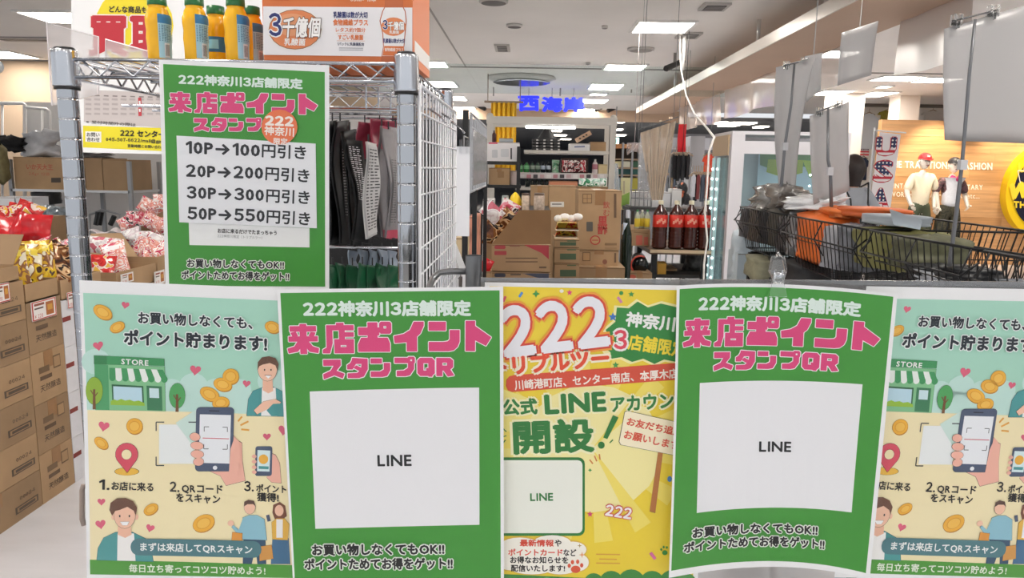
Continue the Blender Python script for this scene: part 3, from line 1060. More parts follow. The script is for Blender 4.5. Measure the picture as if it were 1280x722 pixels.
    # man bottom left
    I([(121.5, 699), (123, 684), (130, 671), (145, 664), (166, 664), (182, 672), (189, 684), (192, 701)], '4b9c9c', 4, outline='2d3b44', ow=.35)
    I([(147.5, 665.5), (168, 665.5), (170, 700), (147, 699.5)], 'f6f5f2', 5.6)
    I([(148, 655), (164, 655), (165, 667), (157, 671), (148, 667)], 'f3bfa2', 6.3)
    p.ell(156.5, 642, 13.5, 17, 'f5c6aa', 7, outline='2d2a2a', ow=.3)
    for x in (142.5, 171): p.ell(x, 645, 2.6, 3.6, 'f5c6aa', 6.9, n=10)
    I([(141, 643), (137.5, 636), (139, 627), (147, 621.5), (158, 621), (167, 625), (172, 633), (170.5, 643), (168, 637), (160, 632), (150, 636), (145, 637)], '6e4a38', 8.6)
    for x in (150.5, 162.5): p.ell(x, 643.5, 1, 1.6, '2d2a2a', 9, n=8)
    I([(151, 650.5), (162.5, 650.5), (160, 655), (154, 655)], 'fdfdfd', 9, outline='8b3a33', ow=.25)
    # couple
    I([(305, 672), (332, 672), (333, 704), (322, 704), (320, 684), (315, 704), (304, 703.5)], '33536f', 4, outline='23303c', ow=.25)
    I([(304, 646), (312, 643), (322, 643), (331, 648), (334, 674), (303, 673)], '8fc3d3', 5.4, outline='2d3b44', ow=.3)
    I([(304, 647), (299, 661), (292, 655), (290, 658), (300, 669), (306, 660)], '8fc3d3', 5.2, outline='2d3b44', ow=.25)
    p.ell(289, 653, 4, 3.6, 'f5c6aa', 6.4, n=10)
    p.ell(312.7, 633, 7, 8.5, 'f5c6aa', 6.4, outline='2d2a2a', ow=.25)
    I([(305.5, 632), (306, 626), (311, 623.5), (318, 625), (320.5, 632), (317, 629), (310, 629)], '5b4033', 7.8)
    I([(291, 664), (303.5, 665.5), (303, 677), (290, 676)], 'e39a3c', 6.4, outline='7a4a1c', ow=.25)
    I([(341, 672), (361, 672), (363, 704), (339, 704)], '3f6f94', 4, outline='23303c', ow=.25)
    I([(340, 652), (346, 647), (356, 647), (362, 654), (360, 674), (341, 673)], 'e9b84a', 5.2, outline='6a4a1c', ow=.25)
    I([(346, 648), (354, 648), (354, 671), (346, 671)], 'f6f5f2', 6.6)
    I([(341, 640), (342, 630), (350, 626.5), (357, 631), (359, 644), (354, 648), (344, 648)], '7a4a35', 5.8)
    p.ell(349.5, 637, 5.5, 7, 'f5c6aa', 7)
    I([(325, 682), (340, 680), (342, 697), (325, 700)], 'd69a4a', 6.4, outline='7a4a1c', ow=.25)
    I([(333, 643), (337, 642), (339, 650), (335, 651)], '4d5a73', 6.6)
    # pill
    p.rrect(164, 671.5, 327.5, 692.5, 10, '4c7d85', 9, sl=.022)
    p.text('まずは来店してQRスキャン', (176.5, 682), (316, 686), 11, 'f2f7f5', 10.5, .25)
    p.text('毎日立ち寄ってコツコツ貯めよう!', (162, 709), (332, 712.5), 10, 'eaf5e2', 6, .25)


P1C = ctrl4((99, 350, .706), (374, 361, .706), (380, 729, .712), (108.5, 723, .712))
P1C[1][0] = (105, 540, .705)
t1, S1 = poster(P1C, 'illustrated mint and cream shop poster at the left end of the row')
p = Print(S1); points_print(p); p.build(t1)
P5C = ctrl4((1083, 357.5, .708), (1341, 362, .708), (1301, 729, .704), (1043, 721, .704))
t5, S5 = poster(P5C, 'illustrated mint and cream shop poster at the right end, cut by the picture edge')
p = Print(S5, draw=S1); points_print(p); p.build(t5)


# ---------------------------------------------------------------- the green posters
def head_lines(p, a, b_, c, qr=True, h=(18.5, 40.8, 27.5), bold=(2.0, .3, .25), ol=1.05):
    p.text('222神奈川3店舗限定', a[0], a[1], h[0], MINT, 4, bold[0] * .5)
    p.text('\ue001', b_[0], b_[1], h[1], PINK, 4, bold[1], outs=(('faf6f7', ol),))
    p.text('\ue002' if qr else '\ue003', c[0], c[1], h[2], PINK, 7, bold[2], outs=(('faf6f7', ol),))


def green_print(p):
    p.poly([(350.5, 366), (624.5, 362.7), (626, 730), (369, 732)], GREEN, 1, 'background')
    head_lines(p, ((380, 386), (588, 385)), ((359.5, 421.6), (613.8, 421.6)), ((404.6, 459.7), (567.5, 459.7)))
    p.poly([(387.5, 489), (598.8, 484), (599.3, 655), (394.5, 660)], 'eff0f3', 3, 'background')
    p.text('LINE', (472.5, 575), (514, 574.5), 13, '16181b', 5, .55)
    p.text('お買い物しなくてもOK!!', (391, 686), (555, 684.5), 13.5, '141614', 8, .62, outs=(('eef5ea', 1.5),))
    p.text('ポイントためてお得をゲット!!', (381.5, 704), (565.5, 702.5), 13.5, '141614', 8, .62, outs=(('eef5ea', 1.5),))


P2C = ctrl4((346, 361.5, .696), (629, 358, .696), (630, 738, .696), (367, 741, .696))
P2C[1][1] = (P2C[1][1][0], P2C[1][1][1] - 1, .6935)
t2, S2 = poster(P2C, 'green poster with pink headline and blank white panel, left of the yellow poster')
p = Print(S2); green_print(p); p.build(t2)
P4C = [[(846, 357, .694), (975, 355, .696), (1122, 367, .696)],
       [(842, 540, .692), (970, 534, .702), (1105, 543, .692)],
       [(836, 722, .690), (968, 708, .706), (1087, 724, .688)]]
t4, S4 = poster(P4C, 'green poster with pink headline and wavy lower edge under the clear clip')
S2D = Surf([[at(*q) for q in r] for r in ctrl4((346, 361.5, .696), (629, 358, .696), (632, 737, .696), (367, 741, .696))])
p = Print(S4, draw=S2D); green_print(p); p.build(t4)

# upper green poster on the shelf front
P6C = ctrl4((198.5, 74.5, .945), (411.5, 81.5, .945), (411.5, 365, .94), (207, 365, .94))
t6, S6 = poster(P6C, 'smaller green point discount poster hanging on the chrome wire shelf')
p = Print(S6)
p.poly([(204, 80), (406, 90), (406.5, 358), (211.5, 357)], GREEN, 1, 'background')
head_lines(p, ((224, 99), (378, 105)), ((211, 126), (397, 132)), ((243, 155), (327, 157)), False, (12.5, 28, 19), (1.3, .2, .2), .8)
p.ell(350, 159, 22.5, 22, 'ef7a4c', 13.5)
p.text('222', (333, 150.5), (367, 152), 11, 'fbf0e8', 14.5, .8)
p.text('神奈川', (331.5, 163), (368, 165.5), 11, 'fbf0e8', 14.5, .35)
p.text('限定', (343, 176.3), (360, 177.2), 8, 'fbf0e8', 14.5, .25)
p.poly([(236, 278), (387, 285), (387, 309), (237, 306)], 'f1f3f3', 2, 'background')
p.text('お店に来るだけでたまっちゃう', (272.5, 288), (346, 291), 5.5, '2a2a2a', 4, .2)
p.text('222神奈川限定（トリプルツー）', (272, 294.5), (328, 297), 4, '8b8f8f', 4, .0)
p.text('お買い物しなくてもOK!!', (234.5, 328.5), (355, 331), 10.5, '15171a', 5, .4, outs=(('eef5ea', 1.2),))
p.text('ポイントためてお得をゲット!!', (227.5, 343), (361.5, 345.5), 10.5, '15171a', 5, .4, outs=(('eef5ea', 1.2),))
p.build(t6)
slip = MB(mat('eceef2', .5))
sq = [S6.pt(*S6.mm(*q), LIFT * 8.5) for q in ((221.5, 169.5), (395, 179.5), (396.5, 285), (225, 277.5))]
slip.hexa(sq[3], sq[2], sq[1], sq[0], -S6.pt(0, 0, 1) * 0 + (S6.pt(.1, .1, .0006) - S6.pt(.1, .1)))
slip.build('price_slip', t6, label='white price slip taped over the green poster')
p = Print(S6)
KK = '23252b'
for (a, a0, a1, e0, e1) in (('10P→100', (234, 184), (325, 188), (328.5, 188), (383, 191)), ('20P→200', (234, 213), (329, 216), (333, 216.5), (387, 220)),
                            ('30P→300', (235, 240), (330, 243.5), (334, 244), (387.5, 247)), ('50P→550', (236, 266), (331, 269.5), (334.5, 270), (388, 273.5))):
    p.text(a, a0, a1, 14.5, KK, 14, .7); p.text('円引き', e0, e1, 16.5, KK, 14, .45)
p.build(t6)

# ---------------------------------------------------------------- the yellow poster
P3C = ctrl4((606, 352.5, .7075), (884, 357, .7075), (872, 736, .7075), (604, 732, .7075))
t3, S3 = poster(P3C, 'yellow and green announcement poster between the two big green posters')
p = Print(S3)
I = p.poly
I([(612, 357.5), (878, 363), (866, 730), (610, 727)], 'f1d637', 1, 'background')
cx, cy = 740, 560
for k in range(14):
    a = 2 * PI * k / 14
    b1 = a + .2
    I([(cx, cy), (cx + 118 * math.cos(a), cy + 118 * math.sin(a)), (cx + 118 * math.cos(b1), cy + 118 * math.sin(b1))], 'f6e36a', 1.6, 'background')
p.ell(cx, cy, 88, 80, 'faf0a8', 1.9, group='background')
I([(612, 480), (668, 500), (700, 540), (668, 590), (612, 590)], 'f7ea8a', 1.7, 'background')
# confetti
star(p, 670, 367, 5, '3f9a48', 3, 4); star(p, 712, 365.5, 4, 'e24a7a', 3, 5); star(p, 766, 396, 6, '3a78c8', 3); star(p, 769.5, 456, 4.5, '3f9a48', 3)
star(p, 789, 367.5, 4, '3f9a48', 3); p.ell(776.5, 366, 2.6, 2.6, '3f9a48', 3); p.line((649, 371), (653, 365), 3, '4a8ad0', 3); p.line((772, 371), (777, 378), 3.4, 'd88ab0', 3)
p.ell(702, 363.5, 2.6, 2.2, 'f4efe0', 3); p.line((629, 377), (632, 370), 3, 'e0556a', 3)
# burst
bp = [(755, 434), (764, 426), (757, 412), (769, 402), (771, 384), (786, 385), (797, 376.5), (810, 384), (826, 379), (845, 383.5), (878, 380), (876, 450), (845, 452), (830, 449), (818, 454.5), (804, 448), (790, 452), (777, 446), (764, 448), (763, 440)]
I([(816 + (x - 816) * 1.07, 416 + (y - 416) * 1.08) for x, y in bp[:-1]], 'f9f0b0', 2.4)
I(bp, '2f8b3c', 3.2)
p.text('222', (628, 415), (757, 400), 58, 'eff0f6', 5, 3.4, outs=(('f2a53a', 6), ('de4a35', 3.2)), res=4)
p.text('トリプルツー', (619, 457.5), (760, 446), 22, 'e8502f', 6, 1.3, outs=(('fdf3d8', 3),))
p.text('神奈川', (783, 398), (843, 405), 18, 'f5f7f3', 5, .8)
p.text('3', (768, 424), (783, 424), 23, 'e0475a', 5.5, .8, outs=(('f7f3f0', 2.8),))
p.text('店舗限定', (786, 426.5), (857, 437), 19, 'f3dd3a', 5, .7)
I([(642, 468.5), (876, 451), (877, 472), (640, 489.5), (635, 487.5), (632.5, 482), (633, 474.5), (636.5, 470)], 'dc5238', 4)
p.text('川崎港町店、センター南店、本厚木店', (643.5, 481), (847, 466), 12, 'fbf0e4', 6, .35)
p.text('公式', (629, 508.5), (671, 507), 19, '2c7e38', 6, .9, outs=(('fbf6c8', 2.4),))
p.text('LINE', (682, 505), (756, 501), 22, '2c7e38', 6, 1.6, outs=(('fbf6c8', 2.4),))
p.text('アカウント', (764, 505), (860, 498), 18, '2c7e38', 6, .9, outs=(('fbf6c8', 2.4),))
p.text('開設', (643, 546), (741, 543), 40, '2c7e38', 6, 1.7, outs=(('fbf6c8', 3),))
I([(766, 518), (773, 521), (759, 548), (754, 546)], '2c7e38', 7); p.ell(751.5, 555.5, 4.2, 4.4, '2c7e38', 7)
p.line((762, 553), (766, 549), 1.4, '2c7e38', 5)
for (x0, y0, x1, y1) in ((629, 535, 633, 539), (629, 545, 633, 544), (629, 553, 632, 549)): p.line((x0, y0), (x1, y1), 1.3, '2c7e38', 5)
# board on a stick
I([(823, 560), (829, 561), (819, 640), (812, 638)], 'b9763c', 4, outline='3a2412', ow=.4)
I([(781, 514.5), (784, 513), (872, 533), (868, 573), (776, 555), (774, 551)], 'fdf3d2', 6, outline='1d1a16', ow=.7)
p.text('お友だち追加', (784, 525.5), (852, 540), 10, 'dd5a40', 8, .35)
p.text('お願いします', (780.5, 542), (848, 556.5), 10, 'dd5a40', 8, .35)
# blank code card
p.rrect(621, 571, 731, 669, 8, '2c7e38', 3.5)
p.rrect(623, 574.5, 728, 665.5, 6, 'f2f5ea', 4.3)
p.text('LINE', (663, 620.5), (691, 620), 9, '2c7e38', 6, .35)
p.text('222', (757.5, 636), (789, 641), 13, 'f7f2f2', 7, .6, outs=(('dc5a55', 1.2),))
for (x0, y0, x1, y1) in ((737, 574, 741, 579), (743, 569, 746, 576), (749, 567, 750, 574)): p.line((x0, y0), (x1, y1), 1.8, 'd88a40', 3)
star(p, 737.5, 642, 4, 'e24a7a', 3); star(p, 737.5, 587, 2.6, '3f9a48', 3, 4)
p.ell(837, 598, 3, 3.6, '4a8ad0', 3); p.line((813, 690), (819, 698), 4, 'd86aa0', 3)
for y, w in ((692, 30), (698, 22), (703, 30)): p.line((760 - w / 2, y), (760 + w / 2, y + .4), 1.6, 'e0a83a', 3)
# cloud note
p.k = 0
for i_, (x, y, rx, ry) in enumerate(((650, 682, 26, 11), (690, 678, 24, 10), (716, 686, 17, 10), (722, 702, 14, 11), (700, 708, 22, 9), (665, 708, 28, 9), (640, 696, 24, 16), (680, 694, 40, 18))):
    p.ell(x, y, rx + 1.4, ry + 1.4, 'e7c04a', 3.0 + .02 * i_); p.ell(x, y, rx, ry, 'fbf8ec', 4.2 + .1 * i_)
for a, c, x0, x1, y in (('最新情報', 'dd4f38', 650, 692, 677.5), ('や', '26231f', 693.5, 701.5, 677.5), ('ポイントカード', 'dd4f38', 635.5, 703, 689), ('など', '26231f', 704.5, 720, 689.5),
                        ('お得なお知らせを', '26231f', 638, 710, 698.7), ('配信いたします!', '26231f', 639, 706, 709)):
    p.text(a, (x0, y), (x1, y + .3), 8.2, c, 6, .3)
p.ell(719.5, 710.5, 6, 4.6, 'dd5a3a', 6)
for k, (x, y) in enumerate(((711.5, 706), (715.5, 701.5), (722, 701), (727, 705.5))): p.ell(x, y, 2.1, 2.8, 'dd5a3a', 6, n=10)
star(p, 727.5, 692.5, 4, 'e8a06a', 5, 4, inner=.3); star(p, 724.5, 681, 3, 'b8a26a', 5, 4, inner=.3)
for x, r in ((742, 12), (764, 15), (789, 17), (815, 15), (840, 16), (858, 12)): p.ell(x, 727, r, r * .95, '3f8d3d', 2.6)
I([(612, 716), (740, 722), (866, 720), (866, 730), (611, 727)], '3f8d3d', 2.8)
p.ell(831, 690, 3.4, 3, '3f9a48', 3)
for q in ((826.5, 686), (829.5, 683), (833.5, 683.5)): p.ell(q[0], q[1], 1.4, 1.7, '3f9a48', 3, n=8)
p.build(t3)

# ---------------------------------------------------------------- clear clip on the wavy poster
CL = bpy.data.materials.new('clip_plastic'); CL.use_nodes = True
bb = CL.node_tree.nodes['Principled BSDF']
bb.inputs['Base Color'].default_value = (.95, .97, .98, 1); bb.inputs['Roughness'].default_value = .06
bb.inputs['Transmission Weight'].default_value = .96; bb.inputs['IOR'].default_value = 1.25
yc = .688
t = thing('clear_clip', 'clear plastic spring clip gripping the top of the wavy green poster', 'clip', at(973, 370, yc))
def plate(name, ys, pts, th):
    b = MB(CL)
    P = [at(x, y, yc + ys[i]) for i, (x, y) in enumerate(pts)]
    n = len(P) // 2
    for i in range(n - 1):
        b.hexa(P[i], P[i + 1], P[2 * n - 2 - i], P[2 * n - 1 - i], (0, th, 0))
    b.build(name, t)
L_ = [(965, 320), (961, 338), (966, 352), (961, 371)]
R_ = [(984, 371), (980, 352), (984, 338), (981, 320)]
plate('front_plate', [-.014, -.008, -.003, .0, .0, -.003, -.008, -.014], L_ + R_, .0016)
plate('back_plate', [.03, .024, .021, .018, .018, .021, .024, .03], [(967, 326), (963, 340), (967, 352), (963, 366), (982, 366), (979, 352), (982, 340), (979, 326)], .0016)
b = MB(CHROME); b.smooth = True
b.cyl(at(967, 345, yc + .008), at(980, 345, yc + .008), .0032, n=10)
b.tube([at(968, 338, yc - .008), at(968, 352, yc + .002), at(978, 352, yc + .002), at(978, 338, yc - .008)], .0006, 6)
b.build('spring', t)
b = MB(CL); b.smooth = True
b.tube([at(968, 322, yc - .013), at(973, 316, yc - .006), at(978, 322, yc - .013)], .0012, 6); b.build('loop', t)
# ================================================================ helpers for goods
def bpx(x0, y0, x1, y1, Y):
    a, b = at(x0, (y0 + y1) / 2, Y), at(x1, (y0 + y1) / 2, Y)
    c, d = at((x0 + x1) / 2, y0, Y), at((x0 + x1) / 2, y1, Y)
    return a.x, b.x, d.z, c.z


def face_print(X0, X1, Z0, Z1, Y, lift=.0006):
    y = Y - .0008
    S = quad((X0, y, Z1), (X1, y, Z1), (X1, y, Z0), (X0, y, Z0))
    S.cell = 0
    return Print(S, .6, lift)


def carton(x0, y0, x1, y1, Y, D, label, m=None, zb=None, group=None, tape=True, draw=None, name='carton', cat='carton', rot=0.0):
    X0, X1, Z0, Z1 = bpx(x0, y0, x1, y1, Y)
    if zb is not None: Z0 = zb
    t = thing(name, label, cat, ((X0 + X1) / 2, Y + D / 2, Z0), group)
    g = .0015
    b = MB(m or KRAFT); b.box(X0, X1, Y, Y + D, Z0, Z1 - g)
    b.build('body', t)
    if tape:
        b = MB(TAPE); w = min(.03, (X1 - X0) * .12); xm = (X0 + X1) / 2
        b.box(xm - w, xm + w, Y - .001, Y + D, Z1 - g, Z1); b.box(xm - w, xm + w, Y - .0008, Y, Z1 - (Z1 - Z0) * .25, Z1 - g)
        b.build('tape', t)
    b = MB(mat('6e5338', .8)); b.box(X0, X1, Y - .0005, Y, Z1 - .008, Z1 - .0055); b.build('flap_seam', t)
    if draw:
        p = face_print(X0, X1, Z0, Z1, Y)
        draw(p, Print(p.S))
        p.build(t)
    return t


def frame_px(p):
    """drawing in pixels straight on the face"""
    return p


# ================================================================ goods in the middle
TB = .72
tb = thing('display_table', 'dark display table under the middle cartons', 'table', (.3, 3.9, 0))
MB(mat('4a4038', .6)).box(-.45, .68, 3.3, 5.25, TB - .03, TB).build('top', tb)
for x in (-.42, .62):
    for y in (3.35, 5.18): MB(BLACKM).box(x, x + .04, y, y + .04, 0, TB - .03).build('leg', tb)


def d_c1(p, _):
    p.poly([(655, 306), (686, 306.5), (686, 324), (677, 316), (666, 311)], 'b8434c', 1)
    p.rrect(618, 306.5, 632, 311, 2, 'b4494c', 1); p.rrect(618, 313.5, 633, 318.5, .6, 'b4494c', 1)
    for y in (322.5, 327): p.line((632, y), (672, y), 1.1, '6a5341', 1)
    p.line((674, 334), (683, 334), 2.2, '6a5341', 1); p.line((637, 307), (650, 307), 1.6, '8c5a4a', 1)
c1 = carton(614.5, 305, 688, 339, 3.5, .3, 'opened kraft carton with red corner print and a raised slanted flap', zb=None, draw=d_c1, tape=False)
b = MB(KRAFTIN)
q = [at(614.5, 305, 3.5), at(649, 262.5, 3.52), at(689, 262.5, 3.52), at(688.5, 305, 3.5)]
b.hexa(q[0], q[3], q[2], q[1], (0, .004, 0)); b.build('raised_flap', c1)
def d_c1b(p, _):
    p.poly([(653, 341.5), (686, 341.5), (686, 352), (672, 347)], '3f4557', 1); p.rrect(618, 341.5, 632, 346, 2, '3f4557', 1); p.line((638, 343), (651, 343), 1.6, '5a5049', 1)
carton(614.5, 340, 688, 384, 3.5, .3, 'kraft carton with dark blue corner print under the opened one', zb=TB, draw=d_c1b, tape=False)

for k, (y0, y1, lb) in enumerate(((298.5, 309, 'small kraft carton with green label directly under the noodle packs'), (309.5, 328.5, 'kraft carton with green label in the middle of the narrow stack'),
                                 (329, 350, 'kraft carton with green label at the bottom of the narrow stack'))):
    def d_s(p, _, y0=y0, y1=y1):
        p.poly([(700, y0 + (y1 - y0) * .38), (720, y0 + (y1 - y0) * .38), (720, y0 + (y1 - y0) * .78), (700, y0 + (y1 - y0) * .78)], '4d6349', 1)
        p.line((709, y0 + 2.4), (720, y0 + 2.4), 1.8, '5d6a4b', 1)
    carton(693, y0, 724, y1, 3.7, .25, lb, draw=d_s, tape=False, zb=TB if k == 2 else None)

NOOD = patch_mat('noodle_print', ['e8c23a', 'd8452c', 'f1d75a', '3d2a18'], 22)
for k, (x0, x1, y0, y1, lb) in enumerate(((694, 722, 289, 298.2, 'lower yellow noodle pack on the narrow carton stack'), (695, 724, 279, 288.6, 'upper orange and yellow noodle pack on the narrow carton stack'))):
    X0, X1, Z0, Z1 = bpx(x0, y0, x1, y1, 3.72)
    t = thing('noodle_pack', lb, 'noodle pack', ((X0 + X1) / 2, 3.8, Z0))
    b = MB(NOOD); b.smooth = True
    b.sheet(lambda u, v: (X0 + (X1 - X0) * u, 3.74 + .12 * v, Z0 + .001 + (Z1 - Z0 - .001) * min(1, 5 * math.sin(PI * u)) * min(1, 4 * math.sin(PI * min(v + .22, 1)))), 10, 8)
    b.build('wrapper', t)
    b = MB(mat('f0ead8', .5)); b.box(X0, X1, 3.74, 3.86, Z0, Z0 + .004); b.build('tray', t)
WB = mat('e9e7e6', .35, var=.08, scale=30, bump=.5)
for k in range(4):
    c = at(698 + 8 * k, 273 - (k % 2) * 2, 3.85)
    b = MB(WB); b.smooth = True
    b.ball(c, (.024 + .004 * (k % 2), .02, .019), 10, 6)
    b.build('white_bag', label=['white knotted bag at the left end above the noodle packs', 'second white knotted bag above the noodle packs', 'third white knotted bag above the noodle packs',
                                'white knotted bag beside the tall red-lettered carton'][k], cat='bag', group='knotted white bags on the narrow stack')


def d_tall(p, _):
    p.rrect(728, 242, 740, 254, .5, '7a6045', 1); p.rrect(729, 243, 739, 253, .5, 'b08c62', 1.6)
    p.line((734, 242), (734, 254), .8, '7a6045', 2.2); p.line((728, 248), (740, 248), .8, '7a6045', 2.2)
    p.text('黒', (747.5, 278), (759, 278), 15, 'b5423c', 1, .5); p.text('酢', (747.5, 288), (759, 288), 9, 'b5423c', 1, .3)
    p.text('飲', (754, 256), (762, 256), 9, 'b5423c', 1); p.text('む', (754, 266), (762, 266), 8, 'b5423c', 1)
    p.ell(744, 300, 6.5, 6, 'b5423c', 1); p.ell(744, 300, 5, 4.6, 'b08c62', 1.7); p.line((740, 300), (748, 300), 1, 'b5423c', 2.2)
    p.rrect(733, 277, 741, 289, 1, '5e5a55', 1)
    p.line((769, 242), (769, 272), 3, '6d5540', 1); p.line((756, 305), (771, 305), 3, '8a6d4e', 1); p.line((756, 310), (771, 310), 1, '8a6d4e', 1)
carton(722.5, 237.5, 776, 312, 4.0, .3, 'tall kraft carton with red vertical lettering and a red ring', draw=d_tall)


def d_t2(p, _):
    p.rrect(728, 315, 738, 326, .5, '7a6045', 1); p.rrect(729, 316, 737, 325, .5, 'b08c62', 1.6); p.line((769, 316), (769, 328), 2.4, '6d5540', 1)
    p.ell(756, 327, 3, 3, '8a5a48', 1)
carton(724, 312.6, 773, 333, 4.0, .3, 'kraft carton under the tall red-lettered carton', draw=d_t2)
carton(722, 333.6, 781, 350, 3.93, .38, 'wide kraft carton at the bottom of the middle stack', zb=TB, m=KRAFT2)
def d_c3(p, _): p.rrect(688, 252, 705, 258.5, .4, 'dcd8d2', 1); p.line((690, 255), (702, 255), 1.4, '6a6661', 1)
carton(686, 232, 720, 262, 4.75, .3, 'kraft carton with white shipping label behind the glass jars', draw=d_c3, tape=False, zb=TB)
carton(663, 232, 685.5, 262, 4.75, .3, 'plain kraft carton left of the one with white shipping label', zb=TB, m=KRAFT2)
carton(723, 233, 760, 240, 4.9, .3, 'open kraft tray holding clear green packs behind the tall carton', zb=TB, m=KRAFT2, tape=False)

# jars, pouches and boxes on the left of the middle stack
sb = thing('goods_shelf', 'low dark shelf board carrying jars and snack bags left of the slanted flap', 'shelf', (-.05, 4.2, 0))
zs = at(640, 262, 4.1).z
MB(BLACKM).box(-.30, .12, 3.95, 4.6, zs - .03, zs).build('board', sb)
for x in (-.29, .09): MB(BLACKM).box(x, x + .03, 4.5, 4.53, TB, zs - .03).build('post', sb)
zj = zs
for k, (x0, x1, y0, lb, c1_, c2_) in enumerate(((652, 662, 241, 'left glass jar with dark lid by the yellow pouch', 'c9b7a5', '5b4a44'), (667, 681, 241, 'wide glass jar with dark lid right of the smaller jar', 'bfae9f', '6b5a50'),
                                            (627, 636, 244, 'clear plastic jar left of the yellow pouch', 'c9d0cd', '9aa3a3'))):
    Y = 4.05
    xa, xb, _, zt = bpx(x0, y0, x1, 260, Y)
    xm, r = (xa + xb) / 2, (xb - xa) / 2
    t = thing('glass_jar', lb, 'jar', (xm, Y, zj))
    b = MB(mat(c1_, .15, var=.25, scale=60)); b.smooth = True; b.lathe((xm, Y, zj), [(r * .9, 0), (r, .006), (r, (zt - zj) * .82), (r * .85, (zt - zj) * .88)], 16); b.build('body', t)
    b = MB(mat(c2_, .3)); b.smooth = True; b.lathe((xm, Y, zj), [(r * .9, (zt - zj) * .86), (r * .92, zt - zj - .003), (r * .8, zt - zj)], 16); b.build('lid', t)
t = thing('yellow_pouch', 'bright yellow rounded pouch standing between the jars', 'pouch', at(644, 258, 4.08))
b = MB(mat('f2cf1d', .3, bump=.3, scale=40)); b.smooth = True
c = at(644, 255, 4.08); r = .034
b.lathe((c.x, 4.08, zj), [(r * .85, 0), (r * 1.05, .02), (r, .05), (r * .7, .075), (r * .35, .09), (.004, .096)], 14); b.build('body', t)
b = MB(mat('d89a2a', .4)); b.smooth = True; b.lathe((c.x, 4.078, zj), [(r * 1.06, .006), (r * 1.08, .02), (r * 1.05, .028)], 14); b.build('label_band', t)

SNK = {
    'red': patch_mat('snack_red', ['b51f24', 'd8322e', 'c22a2c', 'f0dcd4', 'e9b84a'], 16, .22, .35, metal=.1),
    'pink': patch_mat('snack_pink', ['f3e6e6', 'e88fa0', 'd9566a', 'f7efee', '3a2a2e'], 24, .25, .35),
    'choco': patch_mat('snack_choco', ['3a2217', '6b3d22', '8c5a30', 'd9b58a', '2a1812'], 18, .2, .45, metal=.2),
    'yellow': patch_mat('snack_yellow', ['4a2c1a', 'e6c42f', 'd8a92a', '8a5a33', 'f1e9cf'], 15, .2, .35, metal=.1),
    'clearpink': patch_mat('snack_clearpink', ['efe6e4', 'e7a79c', 'd98a80', 'f5f1f0', 'c2405a'], 26, .2, .5),
    'white': patch_mat('snack_white', ['f3f1f2', 'e9e6e8', 'd8ccd2', 'f7f6f6', 'c76a7a'], 14, .22, .4),
}
REDDOT = mat('c8242a', .2, bump=.3, scale=50)


def snack(loc, w, h, d, m, label, group=None, rot=(0, 0, 0), seed=0, name='snack_bag', cat='snack bag', top=None):
    """pillow bag with crimped ends, lying or standing"""
    rnd = random.Random(seed)
    R = Matrix.Rotation(rot[2], 4, 'Z') @ Matrix.Rotation(rot[1], 4, 'Y') @ Matrix.Rotation(rot[0], 4, 'X')
    loc = Vector(loc)
    ph = [rnd.uniform(0, 6) for _ in range(4)]

    def f(sgn):
        def g(u, v):
            e = max(0, math.sin(PI * min(1, max(0, (v - .07) / .86)))) ** .45 * (max(0, math.sin(PI * u)) ** .55)
            x = (u - .5) * w * (1 - .07 * math.sin(PI * v))
            z = (v - .5) * h
            y = sgn * (e * d / 2 * (1 + .16 * math.sin(9 * u + ph[0] + 3 * v) + .14 * math.sin(11 * v + ph[1])) + .0006)
            if v < .07 or v > .93: y += .0015 * math.sin(u * 60)
            return loc + (R @ Vector((x, y, z)))
        return g
    t = thing(name, label, cat, loc, group)
    b = MB(m); b.smooth = True
    b.sheet(f(-1), 12, 12); b.sheet(f(1), 12, 12)
    b.build('pouch', t)
    if top:
        b = MB(top); b.smooth = True
        for sg in (-1, 1):
            g = f(sg * 1.02)
            b.sheet(lambda u, v: g(u, .74 + .26 * v), 8, 4)
        b.build('header', t)
    return t


for k, (px, py, m, w, r, lb) in enumerate(((634, 264, 'pink', .10, .5, 'pink printed snack bag below the clear jar'), (622, 281, 'choco', .11, -.4, 'shiny brown snack bag left of the slanted flap'),
                                       (632, 276, 'choco', .10, .7, 'brown foil snack bag leaning on the slanted flap'), (617, 293, 'choco', .10, .2, 'reddish brown foil bag beside the opened carton'),
                                       (615, 265, 'white', .09, -.8, 'silver white snack bag left of the pink one'))):
    c = at(px, py, 3.88 - .03 * k)
    snack(c, w, w * 1.2, .04, SNK[m], lb, rot=(.3, r, r * .4), seed=k)
carton(604, 283, 616.5, 301, 3.8, .2, 'small kraft box behind the black post', m=KRAFT2, zb=TB, tape=False)
carton(603.5, 249, 617, 270, 4.05, .2, 'small white box beside the snack bags', m=mat('dcdad8', .6), zb=TB, tape=False, name='box', cat='box')
carton(603.5, 339, 613.5, 352, 3.4, .1, 'tiny kraft box carrying the glossy red bag', zb=TB, tape=False)
snack(at(608, 332, 3.42), .055, .07, .04, REDDOT, 'small glossy red bag at the foot of the black post', rot=(.2, .4, 0), seed=9)

